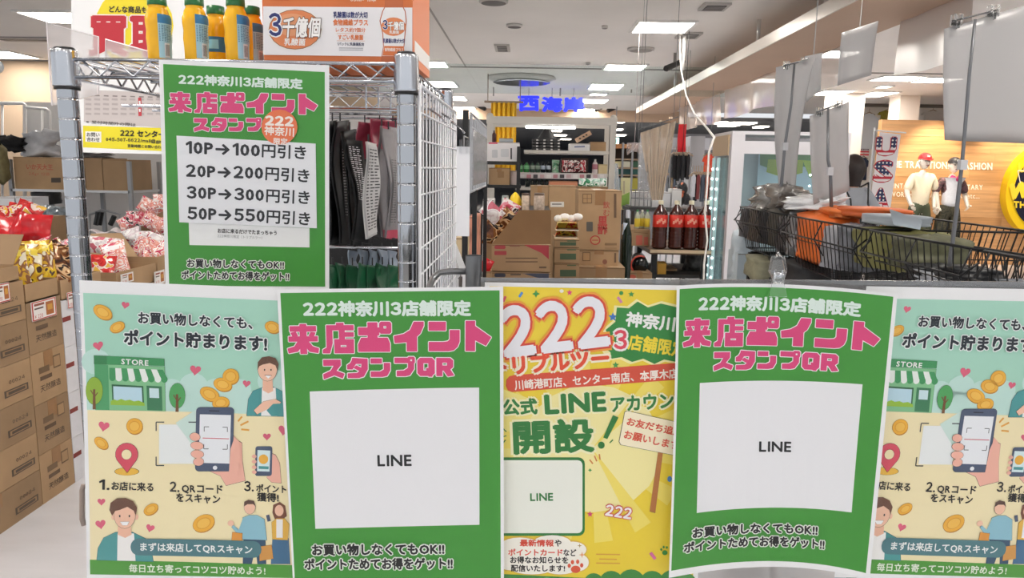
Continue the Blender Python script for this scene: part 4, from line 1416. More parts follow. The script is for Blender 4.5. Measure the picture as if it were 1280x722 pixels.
# ================================================================ white rack frame with stacked goods
YR = 6.5
rk = thing('white_rack', 'large white tube rack holding crates and bottles behind the cartons', 'rack', (.2, YR, 0))
XL, XR_ = at(612, 200, YR).x, at(765, 200, YR).x
ZT = at(690, 151, YR).z
WR = mat('d9d5cd', .4)
for nm, x in (('post', XL), ('post', XR_)):
    b = MB(WR); b.box(x - .024, x + .024, YR - .024, YR + .024, 0, ZT - .03); b.build(nm, rk)
    b = MB(WR); b.box(x - .02, x + .02, YR + .5, YR + .54, 0, ZT - .03); b.build('rear_post', rk)
b = MB(WR); b.box(XL - .03, XR_ + .03, YR - .03, YR + .03, ZT - .03, ZT + .03); b.build('top_bar', rk)
b = MB(WR); b.box(XL - .02, XR_ + .02, YR + .5, YR + .54, ZT - .03, ZT + .02); b.build('top_bar', rk)
for x in (XL, XR_):
    b = MB(WR); b.smooth = True; b.ball((x, YR, ZT + .03), .03, 10, 6); b.build('corner_cap', rk)
zsh = [at(700, 188, YR).z, at(700, 216, YR).z, at(700, 233, YR).z]
for z, x0 in ((zsh[0], 655), (zsh[1], 645), (zsh[2] - .01, 645)):
    b = MB(WR); b.box(at(x0, 190, YR).x, XR_ - .03, YR - .02, YR + .48, z - .025, z); b.build('shelf', rk)
b = MB(mat('fdfdfa', .4, emit=6)); b.box(at(657, 159, YR).x, at(720, 159, YR).x, YR + .1, YR + .14, at(690, 160.5, YR + .1).z, at(690, 157.5, YR + .1).z)
b.build('tube_lamp', label='bright fluorescent tube hanging inside the white rack', cat='lamp')

CR = mat('2c2b2d', .5)
for i in range(4):
    for k in range(4):
        X0, X1, Z0, Z1 = bpx(665 + 9 * i, 173 + 3.7 * k, 673.4 + 9 * i, 176.3 + 3.7 * k, YR + .1)
        z0 = zsh[0] + (3 - k) * .0262
        b = MB(CR); b.box(X0, X1, YR + .1, YR + .35, z0, z0 + .022); b.use(mat('d8d6d4', .5)); b.box(X1 - .022, X1 - .004, YR + .098, YR + .1, z0 + .005, z0 + .016)
        b.build('game_case', label='dark flat case with a white tag, stacked %s, %s column' % (['on top', 'second from top', 'third from top', 'at the bottom'][k], ['first left', 'second', 'third', 'fourth'][i]), cat='case', group='dark cases stacked on the white rack')


def simple_box(x0, y0, x1, y1, Y, D, m, label, name='box', cat='box', zb=None, draw=None, group=None):
    return carton(x0, y0, x1, y1, Y, D, label, m=m, zb=zb, tape=False, name=name, cat=cat, draw=draw, group=group)
simple_box(712, 179, 737.5, 187, YR + .05, .25, mat('e6e5e6', .5), 'white box on the rack beside the dark cases', zb=zsh[0], draw=lambda p, _: (p.line((718, 183.5), (731, 183), 2, '8f97b8', 1)))
simple_box(738.5, 177, 757.5, 187, YR + .08, .25, KRAFT, 'small kraft box at the right end of the rack top shelf', zb=zsh[0])
t = thing('tilted_carton', 'small kraft carton tilted on edge above the white box', 'carton', at(729, 177, YR + .1))
a_, b_, c_, d_ = at(719, 173, YR + .1), at(737, 163, YR + .1), at(740, 168, YR + .1), at(722, 178.5, YR + .1)
MB(mat('c9a78c', .7)).hexa(d_, c_, b_, a_, (0, .1, 0)).build('body', t)
b = MB(INK)
for f_ in (.25, .5, .7):
    q = a_.lerp(b_, f_) * .5 + d_.lerp(c_, f_) * .5
    b.box(q.x - .008, q.x + .008, YR + .097, YR + .0995, q.z - .006, q.z + .006)
b.build('mark', t)
b = MB(mat('2b2a2c', .6)); b.smooth = True
c = at(684, 173, YR + .45); b.lathe((c.x, c.y, at(684, 174, YR + .45).z), [(.085, 0), (.08, .01), (.03, .09), (.012, .12), (.01, ZT - at(684, 174, YR + .45).z - .06)], 14)
b.build('pendant_shade', label='black cone lamp shade hanging behind the dark cases', cat='lamp shade')


def bottle(px, y0, y1, wpx, Y, body, cap, label, band=None, group=None, zb=None, name='bottle', sharp=False, bandz=(.3, .65), n=12):
    c = at(px, y1, Y)
    z0 = zb if zb is not None else c.z
    H = at(px, y0, Y).z - z0
    r = wpx / 2 * Y / FPX
    t = thing(name, label, 'bottle', (c.x, Y, z0), group)
    b = MB(body); b.smooth = True
    b.lathe((c.x, Y, z0), [(r * .85, 0), (r, H * .03), (r, H * .62), (r * .9, H * .7), (r * .38, H * .86), (r * .33, H * .93)], n)
    b.build('body', t)
    b = MB(cap); b.smooth = False
    b.lathe((c.x, Y, z0), [(r * .4, H * .9), (r * .4, H * .995), (r * .3, H)], n); b.build('cap', t)
    if band:
        b = MB(band); b.smooth = True
        b.lathe((c.x, Y, z0), [(r * .99, H * bandz[0]), (r * 1.015, H * (bandz[0] + .005)), (r * 1.015, H * (bandz[1] - .005)), (r * .99, H * bandz[1])], n); b.build('label_band', t)
    return t


GRN = mat('3f8a4f', .2); DKB = mat('20242a', .2); BLU = mat('b9c6d6', .3); CAPB = mat('18191b', .3)
for k, (px, w, m, bd, lb) in enumerate(((650, 7, GRN, mat('86c994', .4), 'first green bottle from the left on the rack shelf'), (658, 7, GRN, mat('7fc48d', .4), 'second green bottle on the rack shelf'),
                                     (665.5, 6, mat('49665a', .2), mat('a7b5a8', .4), 'grey green bottle third on the rack shelf'), (672, 6, mat('49665a', .2), mat('9fb3a3', .4), 'grey green bottle fourth on the rack shelf'),
                                     (678.5, 6, DKB, BLU, 'dark bottle with pale blue label fifth on the rack shelf'), (685.5, 6, DKB, mat('c4cfdd', .3), 'dark bottle with pale blue label sixth on the rack shelf'))):
    bottle(px, 202, 215.5, w, YR + .05, m, CAPB, lb, bd, 'bottles in a row on the rack shelf', zb=zsh[1])
snack(at(694.5, 208.5, YR + .08), .065, .12, .05, patch_mat('pk_green', ['dfe8e0', '8fc7a0', 'c2dccb', '5f9a74'], 12), 'green and white refill pack beside the dark bottles', seed=3)
RP = patch_mat('pk_red', ['b3283a', 'e8d9d4', 'c23c4a', 'f0e9e4', '5a1a24'], 14)
simple_box(701.5, 197.5, 735, 215.5, YR + .04, .2, mat('3b2420', .6), 'dark open tray of red packs on the rack', name='tray', cat='tray', zb=zsh[1])
for k in range(4):
    snack(at(706 + 7.6 * k, 207.5, YR + .0), .05, .10, .03, RP, ['leftmost', 'second', 'third', 'rightmost'][k] + ' red and white pack in the dark tray', 'red packs in the dark tray', seed=20 + k)
bottle(743.5, 199, 215.5, 7, YR + .04, mat('e9dfe0', .3), mat('f3f1f0', .4), 'white bottle with pink label at the right of the red packs', mat('c98595', .4), zb=zsh[1])
simple_box(748, 205, 759, 215.5, YR + .04, .2, mat('d9c79a', .5), 'pale yellow box at the right end of the bottle shelf', zb=zsh[1])
# warm display lights far behind, price strip
b = MB(mat('e2dcdc', .5)); b.box(at(645, 218, YR - .03).x, at(758, 218, YR - .03).x, YR - .026, YR - .021, at(700, 223.5, YR - .03).z, at(700, 216.5, YR - .03).z); b.build('price_strip', rk)
for k in range(13):
    X0, X1, Z0, Z1 = bpx(650 + 8.3 * k, 218, 655.5 + 8.3 * k, 222.5, YR - .03)
    b = MB(mat(['f1edec', 'c98b95', '4a474b', 'd8b9bd'][k % 4], .5)); b.box(X0, X1, YR - .030, YR - .027, Z0, Z1); b.build('price_tag', rk)
for k in range(5):
    bottle(659 + 6 * k, 223.5, 233, 5.4, YR + .03, mat('1d2622', .25), CAPB, ['first', 'second', 'third', 'fourth', 'fifth'][k] + ' short dark bottle under the price strip', group='short dark bottles under the price strip', zb=zsh[2] - .01)
simple_box(686.5, 226, 722, 232.5, YR + .02, .2, mat('f0a27c', .5), 'long orange box under the price strip', zb=zsh[2] - .01)
for k in range(4):
    c = at(728 + 8.6 * k, 228, 5.0)
    snack((c.x, 5.0, c.z), .05, .055, .03, patch_mat('pk_clear%d' % k, ['d5e6e0', '9cc9b8', 'e9f0ee', '3f8f66'], 15), ['left', 'second', 'third', 'right'][k] + ' clear green pack in the kraft tray behind the tall carton', 'clear green packs', seed=40 + k)

# black shelf with white appliance box at left of the rack
YB = 5.9
bs = thing('black_shelf', 'black steel shelf with a white appliance box on top', 'shelf', at(628, 350, YB + .2) * 1)
zA, zB = at(630, 201.5, YB).z, at(630, 231, YB).z
xa, xb = at(607, 200, YB).x, at(648, 200, YB).x
for z in (zA, zB): MB(BLACKM).box(xa, xb + .02, YB, YB + .4, z - .025, z).build('board', bs)
MB(BLACKM).box(xb - .012, xb + .016, YB - .02, YB + .01, 0, at(646, 183, YB).z).build('post', bs)
MB(BLACKM).box(xa - .012, xa + .016, YB - .02, YB + .01, 0, zA).build('post', bs)
bs['category'] = 'shelf'
simple_box(609, 177.5, 649, 201, YB + .03, .3, mat('eceaec', .5), 'white appliance box with a pink strip on the black shelf', zb=zA,
           draw=lambda p, _: (p.line((611, 178.8), (622, 178.8), 2, 'd65a78', 1), p.rrect(615, 187, 622, 197, 1, 'c9cbd0', 1), p.rrect(626, 186, 636, 196, 1, 'd5d7db', 1), p.line((639, 185), (639, 199), 2, '33343a', 1)))
simple_box(624, 172.5, 641, 177.3, YB + .1, .2, mat('aab0b6', .5), 'flat grey box on top of the white appliance box')
bottle(617.5, 163, 177.5, 5, YB + .15, mat('4a2426', .3), CAPB, 'dark red bottle standing on the white appliance box')
carton(611, 209.5, 637, 231, YB + .05, .25, 'kraft carton on the lower board of the black shelf', zb=zB, draw=lambda p, _: p.rrect(622, 214, 630, 222, .5, '97754f', 1))
simple_box(638, 213, 646, 231, YB + .1, .15, mat('c9b8b4', .5), 'pale pink box right of the shelf carton', zb=zB)

# yellow curtain
cu = MB(mat('eab92c', .7, var=.06, scale=4)); cu.smooth = True
Yk = 11.2
a_, b_ = at(614, 128, Yk), at(645, 176, Yk)
cu.sheet(lambda u, v: (a_.x + (b_.x - a_.x) * u, Yk + .03 * math.sin(u * 34), a_.z + (1.35 - a_.z) * v), 60, 2, .004)
cu.build('yellow_curtain', label='bright yellow pleated curtain behind the rack at its left', cat='curtain')
b = MB(mat('8d7a68', .5)); b.cyl((a_.x - .1, Yk, a_.z + .01), (b_.x + .1, Yk, a_.z + .01), .015, n=8); b.cyl((a_.x - .05, Yk, a_.z + .01), (a_.x - .05, Yk, CEIL), .008, n=6); b.cyl((b_.x + .05, Yk, a_.z + .01), (b_.x + .05, Yk, CEIL), .008, n=6)
b.build('curtain_rail', label='thin rail carrying the yellow curtain', cat='rail')

# blue letters
YS = 13.0
BL = mat('2430e6', .4, emit=.85)
Sg = quad(at(640, 115, YS), at(740, 118, YS), at(740, 146, YS), at(640, 143, YS)); Sg.cell = 0
for ch, x0, x1, y in (('西', 649, 673, 129.5), ('海', 678, 702, 130.5), ('岸', 705, 729, 131)):
    p = Print(Sg, .4, .01)
    t = thing('sign_letter', {'西': 'leftmost', '海': 'middle', '岸': 'rightmost'}[ch] + ' of the three glowing blue shop sign letters', 'sign letter', at((x0 + x1) / 2, 140, YS), 'three blue letters of the shop sign')
    for L in (1, 2.2, 3.4, 4.6):
        p.text(ch, (x0, y), (x1, y), 17, BL, L, 1.15, group='letter_face')
    p.build(t)
    c = at((x0 + x1) / 2, 121, YS)
    b = MB(mat('8f8b87', .5)); b.cyl((c.x, YS, c.z), (c.x, YS, CEIL), .006, n=6); b.build('hanger', t)

# far ceiling lights of the dark area
for k, (px, py, w, lb) in enumerate(((775, 151.5, .22, 'small'), (774, 161.5, .16, 'tiny'), (774, 168.5, .4, 'wide'), (911, 156, .42, 'left wide'), (943, 150, .55, 'second wide'), (951, 158, .25, 'small square'),
                               (956, 167, .4, 'low oval'), (695, 163, .35, 'upper'), (699, 168.5, .5, 'middle'), (707, 173.5, .4, 'lower'), (918, 149, .2, 'thin'))):
    p_ = atz(px, py, 2.62)
    p_.y = min(43, max(18.4, p_.y))
    b = MB(mat('fff6e8', .5, emit=5)); b.box(p_.x - w / 2, p_.x + w / 2, p_.y - .3, p_.y + .3, 2.59, 2.6195)
    b.build('far_light', label=lb + ' far ceiling light ' + ('beyond the clothes shop' if px > 850 else 'right of the white rack' if px > 720 else 'seen through the white rack'), cat='ceiling light')
# exit sign
c = at(769.5, 176.5, 16.5)
t = thing('exit_sign', 'small glowing green exit sign beside the white rack', 'sign', c)
MB(mat('c9f2ea', .4, emit=1.6)).box(c.x - .075, c.x + .075, 16.5, 16.54, c.z - .08, c.z + .08).build('face', t)
MB(mat('1ca37c', .4, emit=.6)).box(c.x - .03, c.x + .02, 16.495, 16.5, c.z - .04, c.z + .04).build('figure', t)
MB(mat('9a9a9a', .4)).box(c.x - .01, c.x + .01, 16.51, 16.53, c.z + .08, CEIL).build('stem', t)

# ================================================================ back shelving right of the rack
YQ = 9.5
q0, q1, z0_, z1_ = bpx(766, 180, 800, 262, YQ)
sh = thing('wooden_shelf', 'tall wooden shelf with teal boxes right of the white rack', 'shelf', ((q0 + q1) / 2, YQ, 0))
MB(mat('b9804e', .6)).box(q0, q1, YQ, YQ + .4, z1_ - .05, z1_).build('top', sh)
MB(mat('3c332c', .8)).box(q0, q1, YQ + .38, YQ + .4, 0, z1_ - .05).build('back', sh)
for px in (778, 790, 799.5): MB(mat('8f9296', .4)).box(at(px, 200, YQ).x - .012, at(px, 200, YQ).x + .012, YQ - .03, YQ, 0, at(px, 178, YQ).z).build('post', sh)
for y in (198, 209, 218, 240): MB(mat('a58f76', .6)).box(q0, q1, YQ, YQ + .38, at(780, y, YQ).z - .02, at(780, y, YQ).z).build('board', sh)
TE = ['1f5a57', '2a6660', '204e52', 'd9cf9a', 'e5e2c8', '37472f']
k = 0
for y0, y1, row in ((201, 208.7, ('e2d9a8', 'e8e6d2', '3a6a4f')), (210, 217.8, ('245c58', '1f5154', '2a6a64')), (222, 239.7, ('9fb0b8', '8a9a44', 'b9b04a'))):
    for i, hx in enumerate(row):
        simple_box(768 + 10.8 * i, y0, 777 + 10.8 * i, y1, YQ + .04, .25, mat(hx, .5), ('upper', 'middle', 'lower')[k] + ' row box on the wooden shelf, ' + ('left', 'centre', 'right')[i], zb=at(780, y1, YQ).z + .002 if 0 else None)
    k += 1
t = thing('standing_sheet', 'pale yellow green sheet standing before the wooden shelf', 'sheet', at(781, 262, 6.6))
b = MB(mat('e9e6b4', .5)); X0, X1, Z0, Z1 = bpx(775.5, 222, 787.5, 262, 6.6); b.box(X0, X1, 6.6, 6.606, Z0, Z1); b.build('sheet', t)
p = face_print(X0, X1, Z0, Z1, 6.6); p.poly([(776, 245), (787, 240), (787, 258), (776, 258)], '9cc862', 1); p.line((780, 226), (780, 242), 2, 'c9c0a0', 1); p.build(t)
MB(mat('7a7c7e', .4)).box((X0 + X1) / 2 - .006, (X0 + X1) / 2 + .006, 6.607, 6.615, 0, Z1 - .05).build('stand', t)
b = MB(film('bluefilm', gloss=.3, dens=.7, dens_col='c9d4e2', bump=.5)); b.smooth = True
a_ = at(766, 204, 6.7)
b.sheet(lambda u, v: (a_.x + .05 * u + .03 * v, 6.7 + .02 * math.sin(8 * u + 3 * v), a_.z + (at(770, 262, 6.7).z - a_.z) * v), 6, 8)
b.build('plastic_cover', label='bluish plastic cover hanging at the right post of the white rack', cat='cover')
b = MB(film('pinkfilm', gloss=.3, dens=.55, dens_col='cdbcbc', bump=.5)); b.smooth = True
a_ = at(784, 178, 7.2)
b.sheet(lambda u, v: (a_.x + .14 * u, 7.2 + .03 * math.sin(9 * u + 4 * v), a_.z + (at(784, 194, 7.2).z - a_.z) * v * (1 - .3 * math.sin(PI * u))), 8, 5)
b.cyl((a_.x + .07, 7.2, a_.z), (a_.x + .07, 7.2, CEIL), .003, n=5)
b.build('plastic_bag', label='crumpled pinkish plastic bag hanging over the wooden shelf', cat='plastic bag')

# ================================================================ drinks table
YD = 4.8
zt = at(850, 312, YD).z
dt = thing('drinks_table', 'brown table with thin pale edge carrying the red-labelled bottles', 'table', (1.0, 5.1, 0))
xa, xb = at(812, 312, YD).x, at(889, 312, YD).x
b = MB(mat('6a4f38', .5)); b.add([(xa, YD - .02, zt - .002), (xb, YD - .02, zt - .002), (xb, YD + .75, zt - .002), (xa - .02, YD + .75, zt - .002),
                                  (xa, YD - .02, zt - .03), (xb, YD - .02, zt - .03), (xb, YD + .75, zt - .03), (xa - .02, YD + .75, zt - .03)],
                                 [(0, 1, 2, 3), (7, 6, 5, 4), (0, 4, 5, 1), (1, 5, 6, 2), (2, 6, 7, 3), (3, 7, 4, 0)]); b.build('top', dt)
b = MB(mat('c9b394', .4)); b.box(xa, xb, YD - .026, YD - .02, zt - .02, zt); b.build('front_edge', dt)
for x in (xa + .02, xb - .05):
    for y in (YD + .02, YD + .68): MB(BLACKM).box(x, x + .035, y, y + .035, 0, zt - .03).build('leg', dt)
MB(mat('2a2624', .7)).box(xa, xb, YD + .05, YD + .7, at(850, 345, YD).z - .02, at(850, 345, YD).z).build('lower_board', dt)
TEA = bpy.data.materials.new('tea'); TEA.use_nodes = True
bb = TEA.node_tree.nodes['Principled BSDF']; bb.inputs['Base Color'].default_value = (.055, .012, .008, 1); bb.inputs['Roughness'].default_value = .08; bb.inputs['Specular IOR Level'].default_value = .7
REDL = mat('d8382c', .35); WCAP = mat('e9dfc4', .4)
for k, px in enumerate((823.5, 843.5, 861.5, 880)):
    c = at(px, 311.5, YD + .07)
    r = 9.2 * (YD + .07) / FPX
    H = at(px, 250.5, YD + .07).z - zt
    t = thing('drink_bottle', ['leftmost', 'second from the left', 'third from the left', 'rightmost'][k] + ' of the four dark tea bottles with red labels', 'bottle', (c.x, YD + .07, zt), 'dark bottles with red labels on the brown table')
    b = MB(TEA); b.smooth = True
    pr = [(r * .8, 0), (r, H * .03)]
    for j in range(5): pr += [(r, H * (.06 + .07 * j)), (r * .95, H * (.085 + .07 * j)), (r, H * (.11 + .07 * j))]
    pr += [(r, H * .46), (r * .97, H * .72), (r * .8, H * .79), (r * .33, H * .9), (r * .28, H * .93)]
    b.lathe((c.x, YD + .07, zt), pr, 18); b.build('body', t)
    b = MB(WCAP); b.lathe((c.x, YD + .07, zt), [(r * .36, H * .92), (r * .36, H * .99), (r * .3, H)], 14); b.build('cap', t)
    b = MB(REDL); b.smooth = True; b.lathe((c.x, YD + .07, zt), [(r * .98, H * .45), (r * 1.015, H * .455), (r * 1.0, H * .70), (r * .96, H * .71)], 18); lb = b.build('label_band', t)
    b = MB(mat('e9a08a', .4))
    for j in range(5):
        an = -PI / 2 - .5 + .25 * j
        q = Vector((c.x + r * 1.03 * math.cos(an), YD + .07 + r * 1.03 * math.sin(an), zt + H * (.52 + .03 * (j % 3))))
        b.box(q.x - .006, q.x + .006, q.y - .001, q.y + .002, q.z, q.z + .02)
    b.build('label_mark', t)
# carton with yellow bottles at the left end
cx = carton(788, 287, 812.5, 311, 5.0, .5, 'kraft carton with red print at the left end of the drinks table', zb=zt, tape=False,
            draw=lambda p, _: (p.rrect(795, 294, 803, 306, .5, 'c96a58', 1), p.rrect(805, 296, 810, 306, .5, 'c96a58', 1), p.line((792, 290), (810, 291.5), 1, '8a6a4a', 1)))
zc = at(800, 287, 5.0).z
for k, (px, cc, bc, lb) in enumerate(((796, '2f8a4f', 'e8d24a', 'left'), (802, 'eceae4', 'e3c93a', 'middle'), (808.5, '2f8a4f', 'd9c13a', 'right'))):
    bottle(px, 262, 287, 7, 5.1 + .06 * (k % 2), mat('b9bfae', .2), mat(cc, .3), lb + ' yellow-labelled bottle on the carton at the drinks table', mat(bc, .4), zb=zc, bandz=(.1, .55))
# wire basket of white boxes behind
YW = 6.2
wb = thing('wire_basket', 'small grey wire basket of white boxes behind the tea bottles', 'basket', at(803, 262, YW))
X0, X1, Z0, Z1 = bpx(789, 237, 815, 258, YW)
b = MB(mat('8b8f92', .4, .6))
for k in range(6): b.cyl((X0 + (X1 - X0) * k / 5, YW, Z0), (X0 + (X1 - X0) * k / 5, YW, Z1), .0035, n=5)
for z in (Z0, (Z0 + Z1) / 2, Z1): b.cyl((X0, YW, z), (X1, YW, z), .004, n=5)
b.build('front_grid', wb)
MB(mat('8b8f92', .4, .6)).box(X0, X1, YW, YW + .35, Z0 - .008, Z0).build('bottom', wb)
for k in range(3): simple_box(791 + 7.4 * k, 239.5, 798 + 7.4 * k, 257, YW + .02, .2, mat('e4e4e6', .5), ('left', 'middle', 'right')[k] + ' white box in the grey wire basket', zb=Z0 + .001)
st = MB(mat('4a4a4c', .5)); st.box(X0 - .02, X1 + .9, YW, YW + .4, Z0 - .04, Z0 - .01)
for x in (X0 - .01, X1 + .85): st.box(x, x + .03, YW + .3, YW + .33, 0, Z0 - .04)
st.build('goods_stand', label='grey low stand under the wire basket', cat='stand')
for k, (px, y0, hx) in enumerate(((820, 238, 'e9eaec'), (832, 240, 'dfe2e6'), (846, 236, 'eef0f0'))):
    simple_box(px - 6, y0, px + 6, 256, YW + .1, .2, mat(hx, .5), ('left', 'middle', 'right')[k] + ' white box behind the tea bottles', zb=Z0 - .008)
for k, px in enumerate((832, 858, 836)):
    pass
# green magnum bottle and round things under the table
bottle(781.5, 262, 345, 13, 4.55, mat('16241c', .08), mat('c9cdd8', .35), 'tall dark green bottle with pale blue neck beside the tall carton', None, zb=TB)
b = MB(mat('c2cbe0', .4)); c = at(781, 285, 4.55); b.smooth = True; b.lathe((at(781.5, 300, 4.55).x, 4.55, at(781, 297, 4.55).z), [(.016, 0), (.02, .02), (.016, .05), (.017, .09)], 12)
b.build('neck_wrap', bpy.data.objects[[o.name for o in col.objects if o.get('label', '').startswith('tall dark green bottle')][0]])
zl = at(850, 345, YD).z
c = at(800, 331, 4.7)
t = thing('rolled_bottle', 'dark round bottle base with a red rim lying under the table corner', 'bottle', c)
b = MB(mat('15191a', .1)); b.smooth = True; b.cyl(c + Vector((0, 0, 0)), c + Vector((.03, .28, .0)), .052, .05, n=20); b.build('body', t)
b = MB(mat('c24a3c', .4)); b.smooth = True; b.tube([c + Vector((.057 * math.cos(a), -.002, .057 * math.sin(a))) for a in [PI * .35 + i * PI * 1.1 / 10 for i in range(11)]], .006, 6); b.build('rim', t)
carton(784, 340.5, 815, 352, 4.6, .4, 'kraft carton with red mark under the dark lying bottle', zb=TB - .1, m=KRAFT2, draw=lambda p, _: p.ell(790, 346, 5, 3, 'b5523c', 1))
sd = MB(mat('3a3330', .6)); sd.box(at(781, 350, 4.6).x, at(818, 350, 4.6).x, 4.6, 5.0, 0, TB - .1); sd.build('plinth', label='low dark plinth left of the drinks table', cat='plinth')
simple_box(822.5, 328, 833, 334, 4.88, .1, mat('e2a93a', .5), 'tiny yellow box under the drinks table', zb=zl)
simple_box(820, 335, 846, 344.5, 5.05, .2, KRAFT2, 'kraft box lying on the lower board of the drinks table', zb=zl)
snack(at(872, 331, 5.1), .2, .16, .12, mat('4a4a4a', .25, var=.5, scale=25, bump=.8), 'grey foil bag under the right end of the drinks table', rot=(.3, .2, 0), seed=77)
# ================================================================ the shop on the right: walls and columns
WALLW = mat('ebe8e4', .7)
Y1 = 15.4
b = MB(WALLW); b.box(at(1060, 150, Y1).x, 13, Y1, Y1 + .15, 0, at(1130, 133, Y1).z); b.build('wall_right_rear', kind='structure')
b = MB(mat('6f6c66', .7)); b.box(at(1076, 125, 14.9).x, 12.9, 14.9, 15.1, at(1130, 133, 14.9).z, at(1130, 123, 14.9).z); b.build('trim_1', kind='structure')
b = MB(mat('dcd9d5', .7, var=.02)); b.box(12.9, 13, 4, 17.6, 0, CEIL); b.build('wall_right', kind='structure')
for k, (a_, c_, Y) in enumerate(((1123, 1148, 13.3), (1040, 1079, 13.0))):
    b = MB(mat('efe6dd', .6)); b.box(at(a_, 150, Y).x, at(c_, 150, Y).x, Y, Y + .4, 0, CEIL); b.build('wall_column', kind='structure')
# grey columns and dark recess of the clothes area further back
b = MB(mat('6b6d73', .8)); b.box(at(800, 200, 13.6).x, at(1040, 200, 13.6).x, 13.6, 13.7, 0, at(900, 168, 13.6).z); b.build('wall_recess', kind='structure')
for (a_, c_, Y, top) in ((862, 880, 9.8, 170), ):
    b = MB(mat('a3a4a9', .6)); b.box(at(a_, 200, Y).x, at(c_, 200, Y).x, Y, Y + .3, 0, at(870, top, Y).z); b.build('wall_pillar', kind='structure')
b = MB(mat('b9bcc4', .5)); b.box(at(832, 178, 10.2).x, at(895, 178, 10.2).x, 10.2, 10.6, at(860, 186, 10.2).z, at(860, 172, 10.2).z)
b.box(at(832, 178, 10.2).x, at(833, 178, 10.2).x, 10.2, 10.3, 0, at(860, 186, 10.2).z)
b.build('signboard', label='pale grey fascia board above the dark clothes', cat='board')

# wooden feature wall with planks
YW1 = 12.5
XW0, XW1 = at(1098, 200, YW1).x, 11.2
ZW = at(1180, 150.5, YW1).z
ww = MB(mat('b98a55', .6)); ww.box(XW0, XW1, YW1 + .02, YW1 + .12, 0, ZW); ww = ww.build('wall_wood', kind='structure')
wd = [mat(h, .45, var=.14, scale=3, stretch=(.6, 1, 9)) for h in ('c89a6a', 'd0a374', 'c09262')]
zz, k = 0.0, 0
PLH = ZW / 18
rnd = random.Random(4)
for r in range(18):
    x = XW0
    while x < XW1 - .01:
        L = min(rnd.uniform(1.2, 2.2), XW1 - x)
        pm = MB(wd[rnd.randrange(3)]); pm.box(x + .001, x + L - .001, YW1, YW1 + .02, r * PLH + .0015, (r + 1) * PLH - .0015)
        pm.build('plank', ww)
        x += L
SW = quad(at(1098, 150, YW1), at(1290, 153, YW1), at(1290, 300, YW1), at(1098, 297, YW1)); SW.cell = 0
p = Print(SW, .4, .006)
WT = mat('fbf3e4', .5)
p.text('THE TRADITIONAL FASHION', (1110, 205), (1240, 208), 8.5, WT, 1, .35)
p.text('VINTAGE・AMERICAN・MILITARY', (1112, 232), (1228, 234), 6, WT, 1, .15)
p.text('WORK・CASUAL・SPECIAL etc...', (1112, 242.5), (1224, 245), 6, WT, 1, .15)
p.build(ww)


def spot(loc, tgt, e, size=60, colr=(1, .82, .6)):
    l = bpy.data.lights.new('spot', 'SPOT'); l.energy = e; l.spot_size = math.radians(size); l.spot_blend = .7; l.color = colr; l.shadow_soft_size = .05
    o = bpy.data.objects.new('spot', l); col.objects.link(o); o.location = loc
    o.rotation_euler = (Vector(tgt) - Vector(loc)).to_track_quat('-Z', 'Y').to_euler()
for k, px in enumerate((1165, 1258, 1330)):
    w = at(px, 190, YW1)
    L = Vector((w.x, YW1 - .75, CEIL - .12))
    t = thing('downlight', ['left', 'middle', 'right'][k] + ' black track spotlight over the wood wall', 'spotlight', L)
    b = MB(BLACKM); b.cyl(L + Vector((0, 0, .12)), L + Vector((0, 0, .04)), .015, n=8); b.cyl(L + Vector((0, -.02, .05)), L + Vector((0, .05, -.05)), .045, .05, n=12, caps=False); b.build('housing', t)
    spot(L + Vector((0, .06, -.07)), (w.x, YW1 - .05, 1.5), 105, 75)

# oval sign
c0 = at(1301, 238, YW1)
t = thing('oval_sign', 'navy oval shop sign with thick yellow rim on the wood wall', 'sign', c0)
rx, rz = 49 * YW1 / FPX, 56 * YW1 / FPX


def oval(b, f, y0, y1, n=48):
    vs = [(c0.x + rx * f * math.cos(2 * PI * i / n), y, c0.z + rz * f * math.sin(2 * PI * i / n)) for y in (y0, y1) for i in range(n)]
    b.add(vs, [tuple(range(n)), tuple(range(2 * n - 1, n - 1, -1))] + [(i, n + i, n + (i + 1) % n, (i + 1) % n) for i in range(n)])
b = MB(mat('f3cf18', .4)); oval(b, 1, YW1 - .16, YW1 - .001); b.build('rim', t)
b = MB(mat('171a33', .4)); oval(b, .82, YW1 - .17, YW1 - .159); b.build('face', t)
SO = quad(at(1250, 180, YW1 - .17), at(1350, 182, YW1 - .17), at(1350, 300, YW1 - .17), at(1250, 298, YW1 - .17)); SO.cell = 0
p = Print(SO, .4, .006)
YL = mat('f5d83a', .4)
p.text('US', (1273, 209), (1289, 209.5), 11, YL, 1, .8); p.text('W', (1262, 240), (1287, 236), 17, YL, 1, 2.2, slant=.35)
p.text('THE', (1267, 255.5), (1287, 256), 7.5, YL, 1, .6)
p.line((1272, 213), (1275, 228), 1, WT, 1); p.line((1272, 213), (1290, 214), 1, WT, 1)
p.build(t)


# ================================================================ figures
def skin_mesh(name, pts, edges, rad, m, parent, sub=1, root=0):
    off = WL[parent.name]
    me = bpy.data.meshes.new(name)
    me.from_pydata([tuple(Vector(p) - off) for p in pts], edges, [])
    o = bpy.data.objects.new(name, me); col.objects.link(o); o.parent = parent
    WL[o.name] = off
    sk = o.modifiers.new('skin', 'SKIN'); sk.use_smooth_shade = True; sk.branch_smoothing = .3
    sv = me.skin_vertices[0].data if me.skin_vertices else None
    if sv is None:
        bm = bmesh.new(); bm.from_mesh(me); bm.verts.layers.skin.verify(); bm.to_mesh(me); bm.free()
        sv = me.skin_vertices[0].data
    for i, r in enumerate(rad):
        sv[i].radius = (r, r) if not isinstance(r, tuple) else r
        sv[i].use_root = (i == root)
    ss = o.modifiers.new('sub', 'SUBSURF'); ss.levels = ss.render_levels = sub
    me.materials.append(m)
    return o


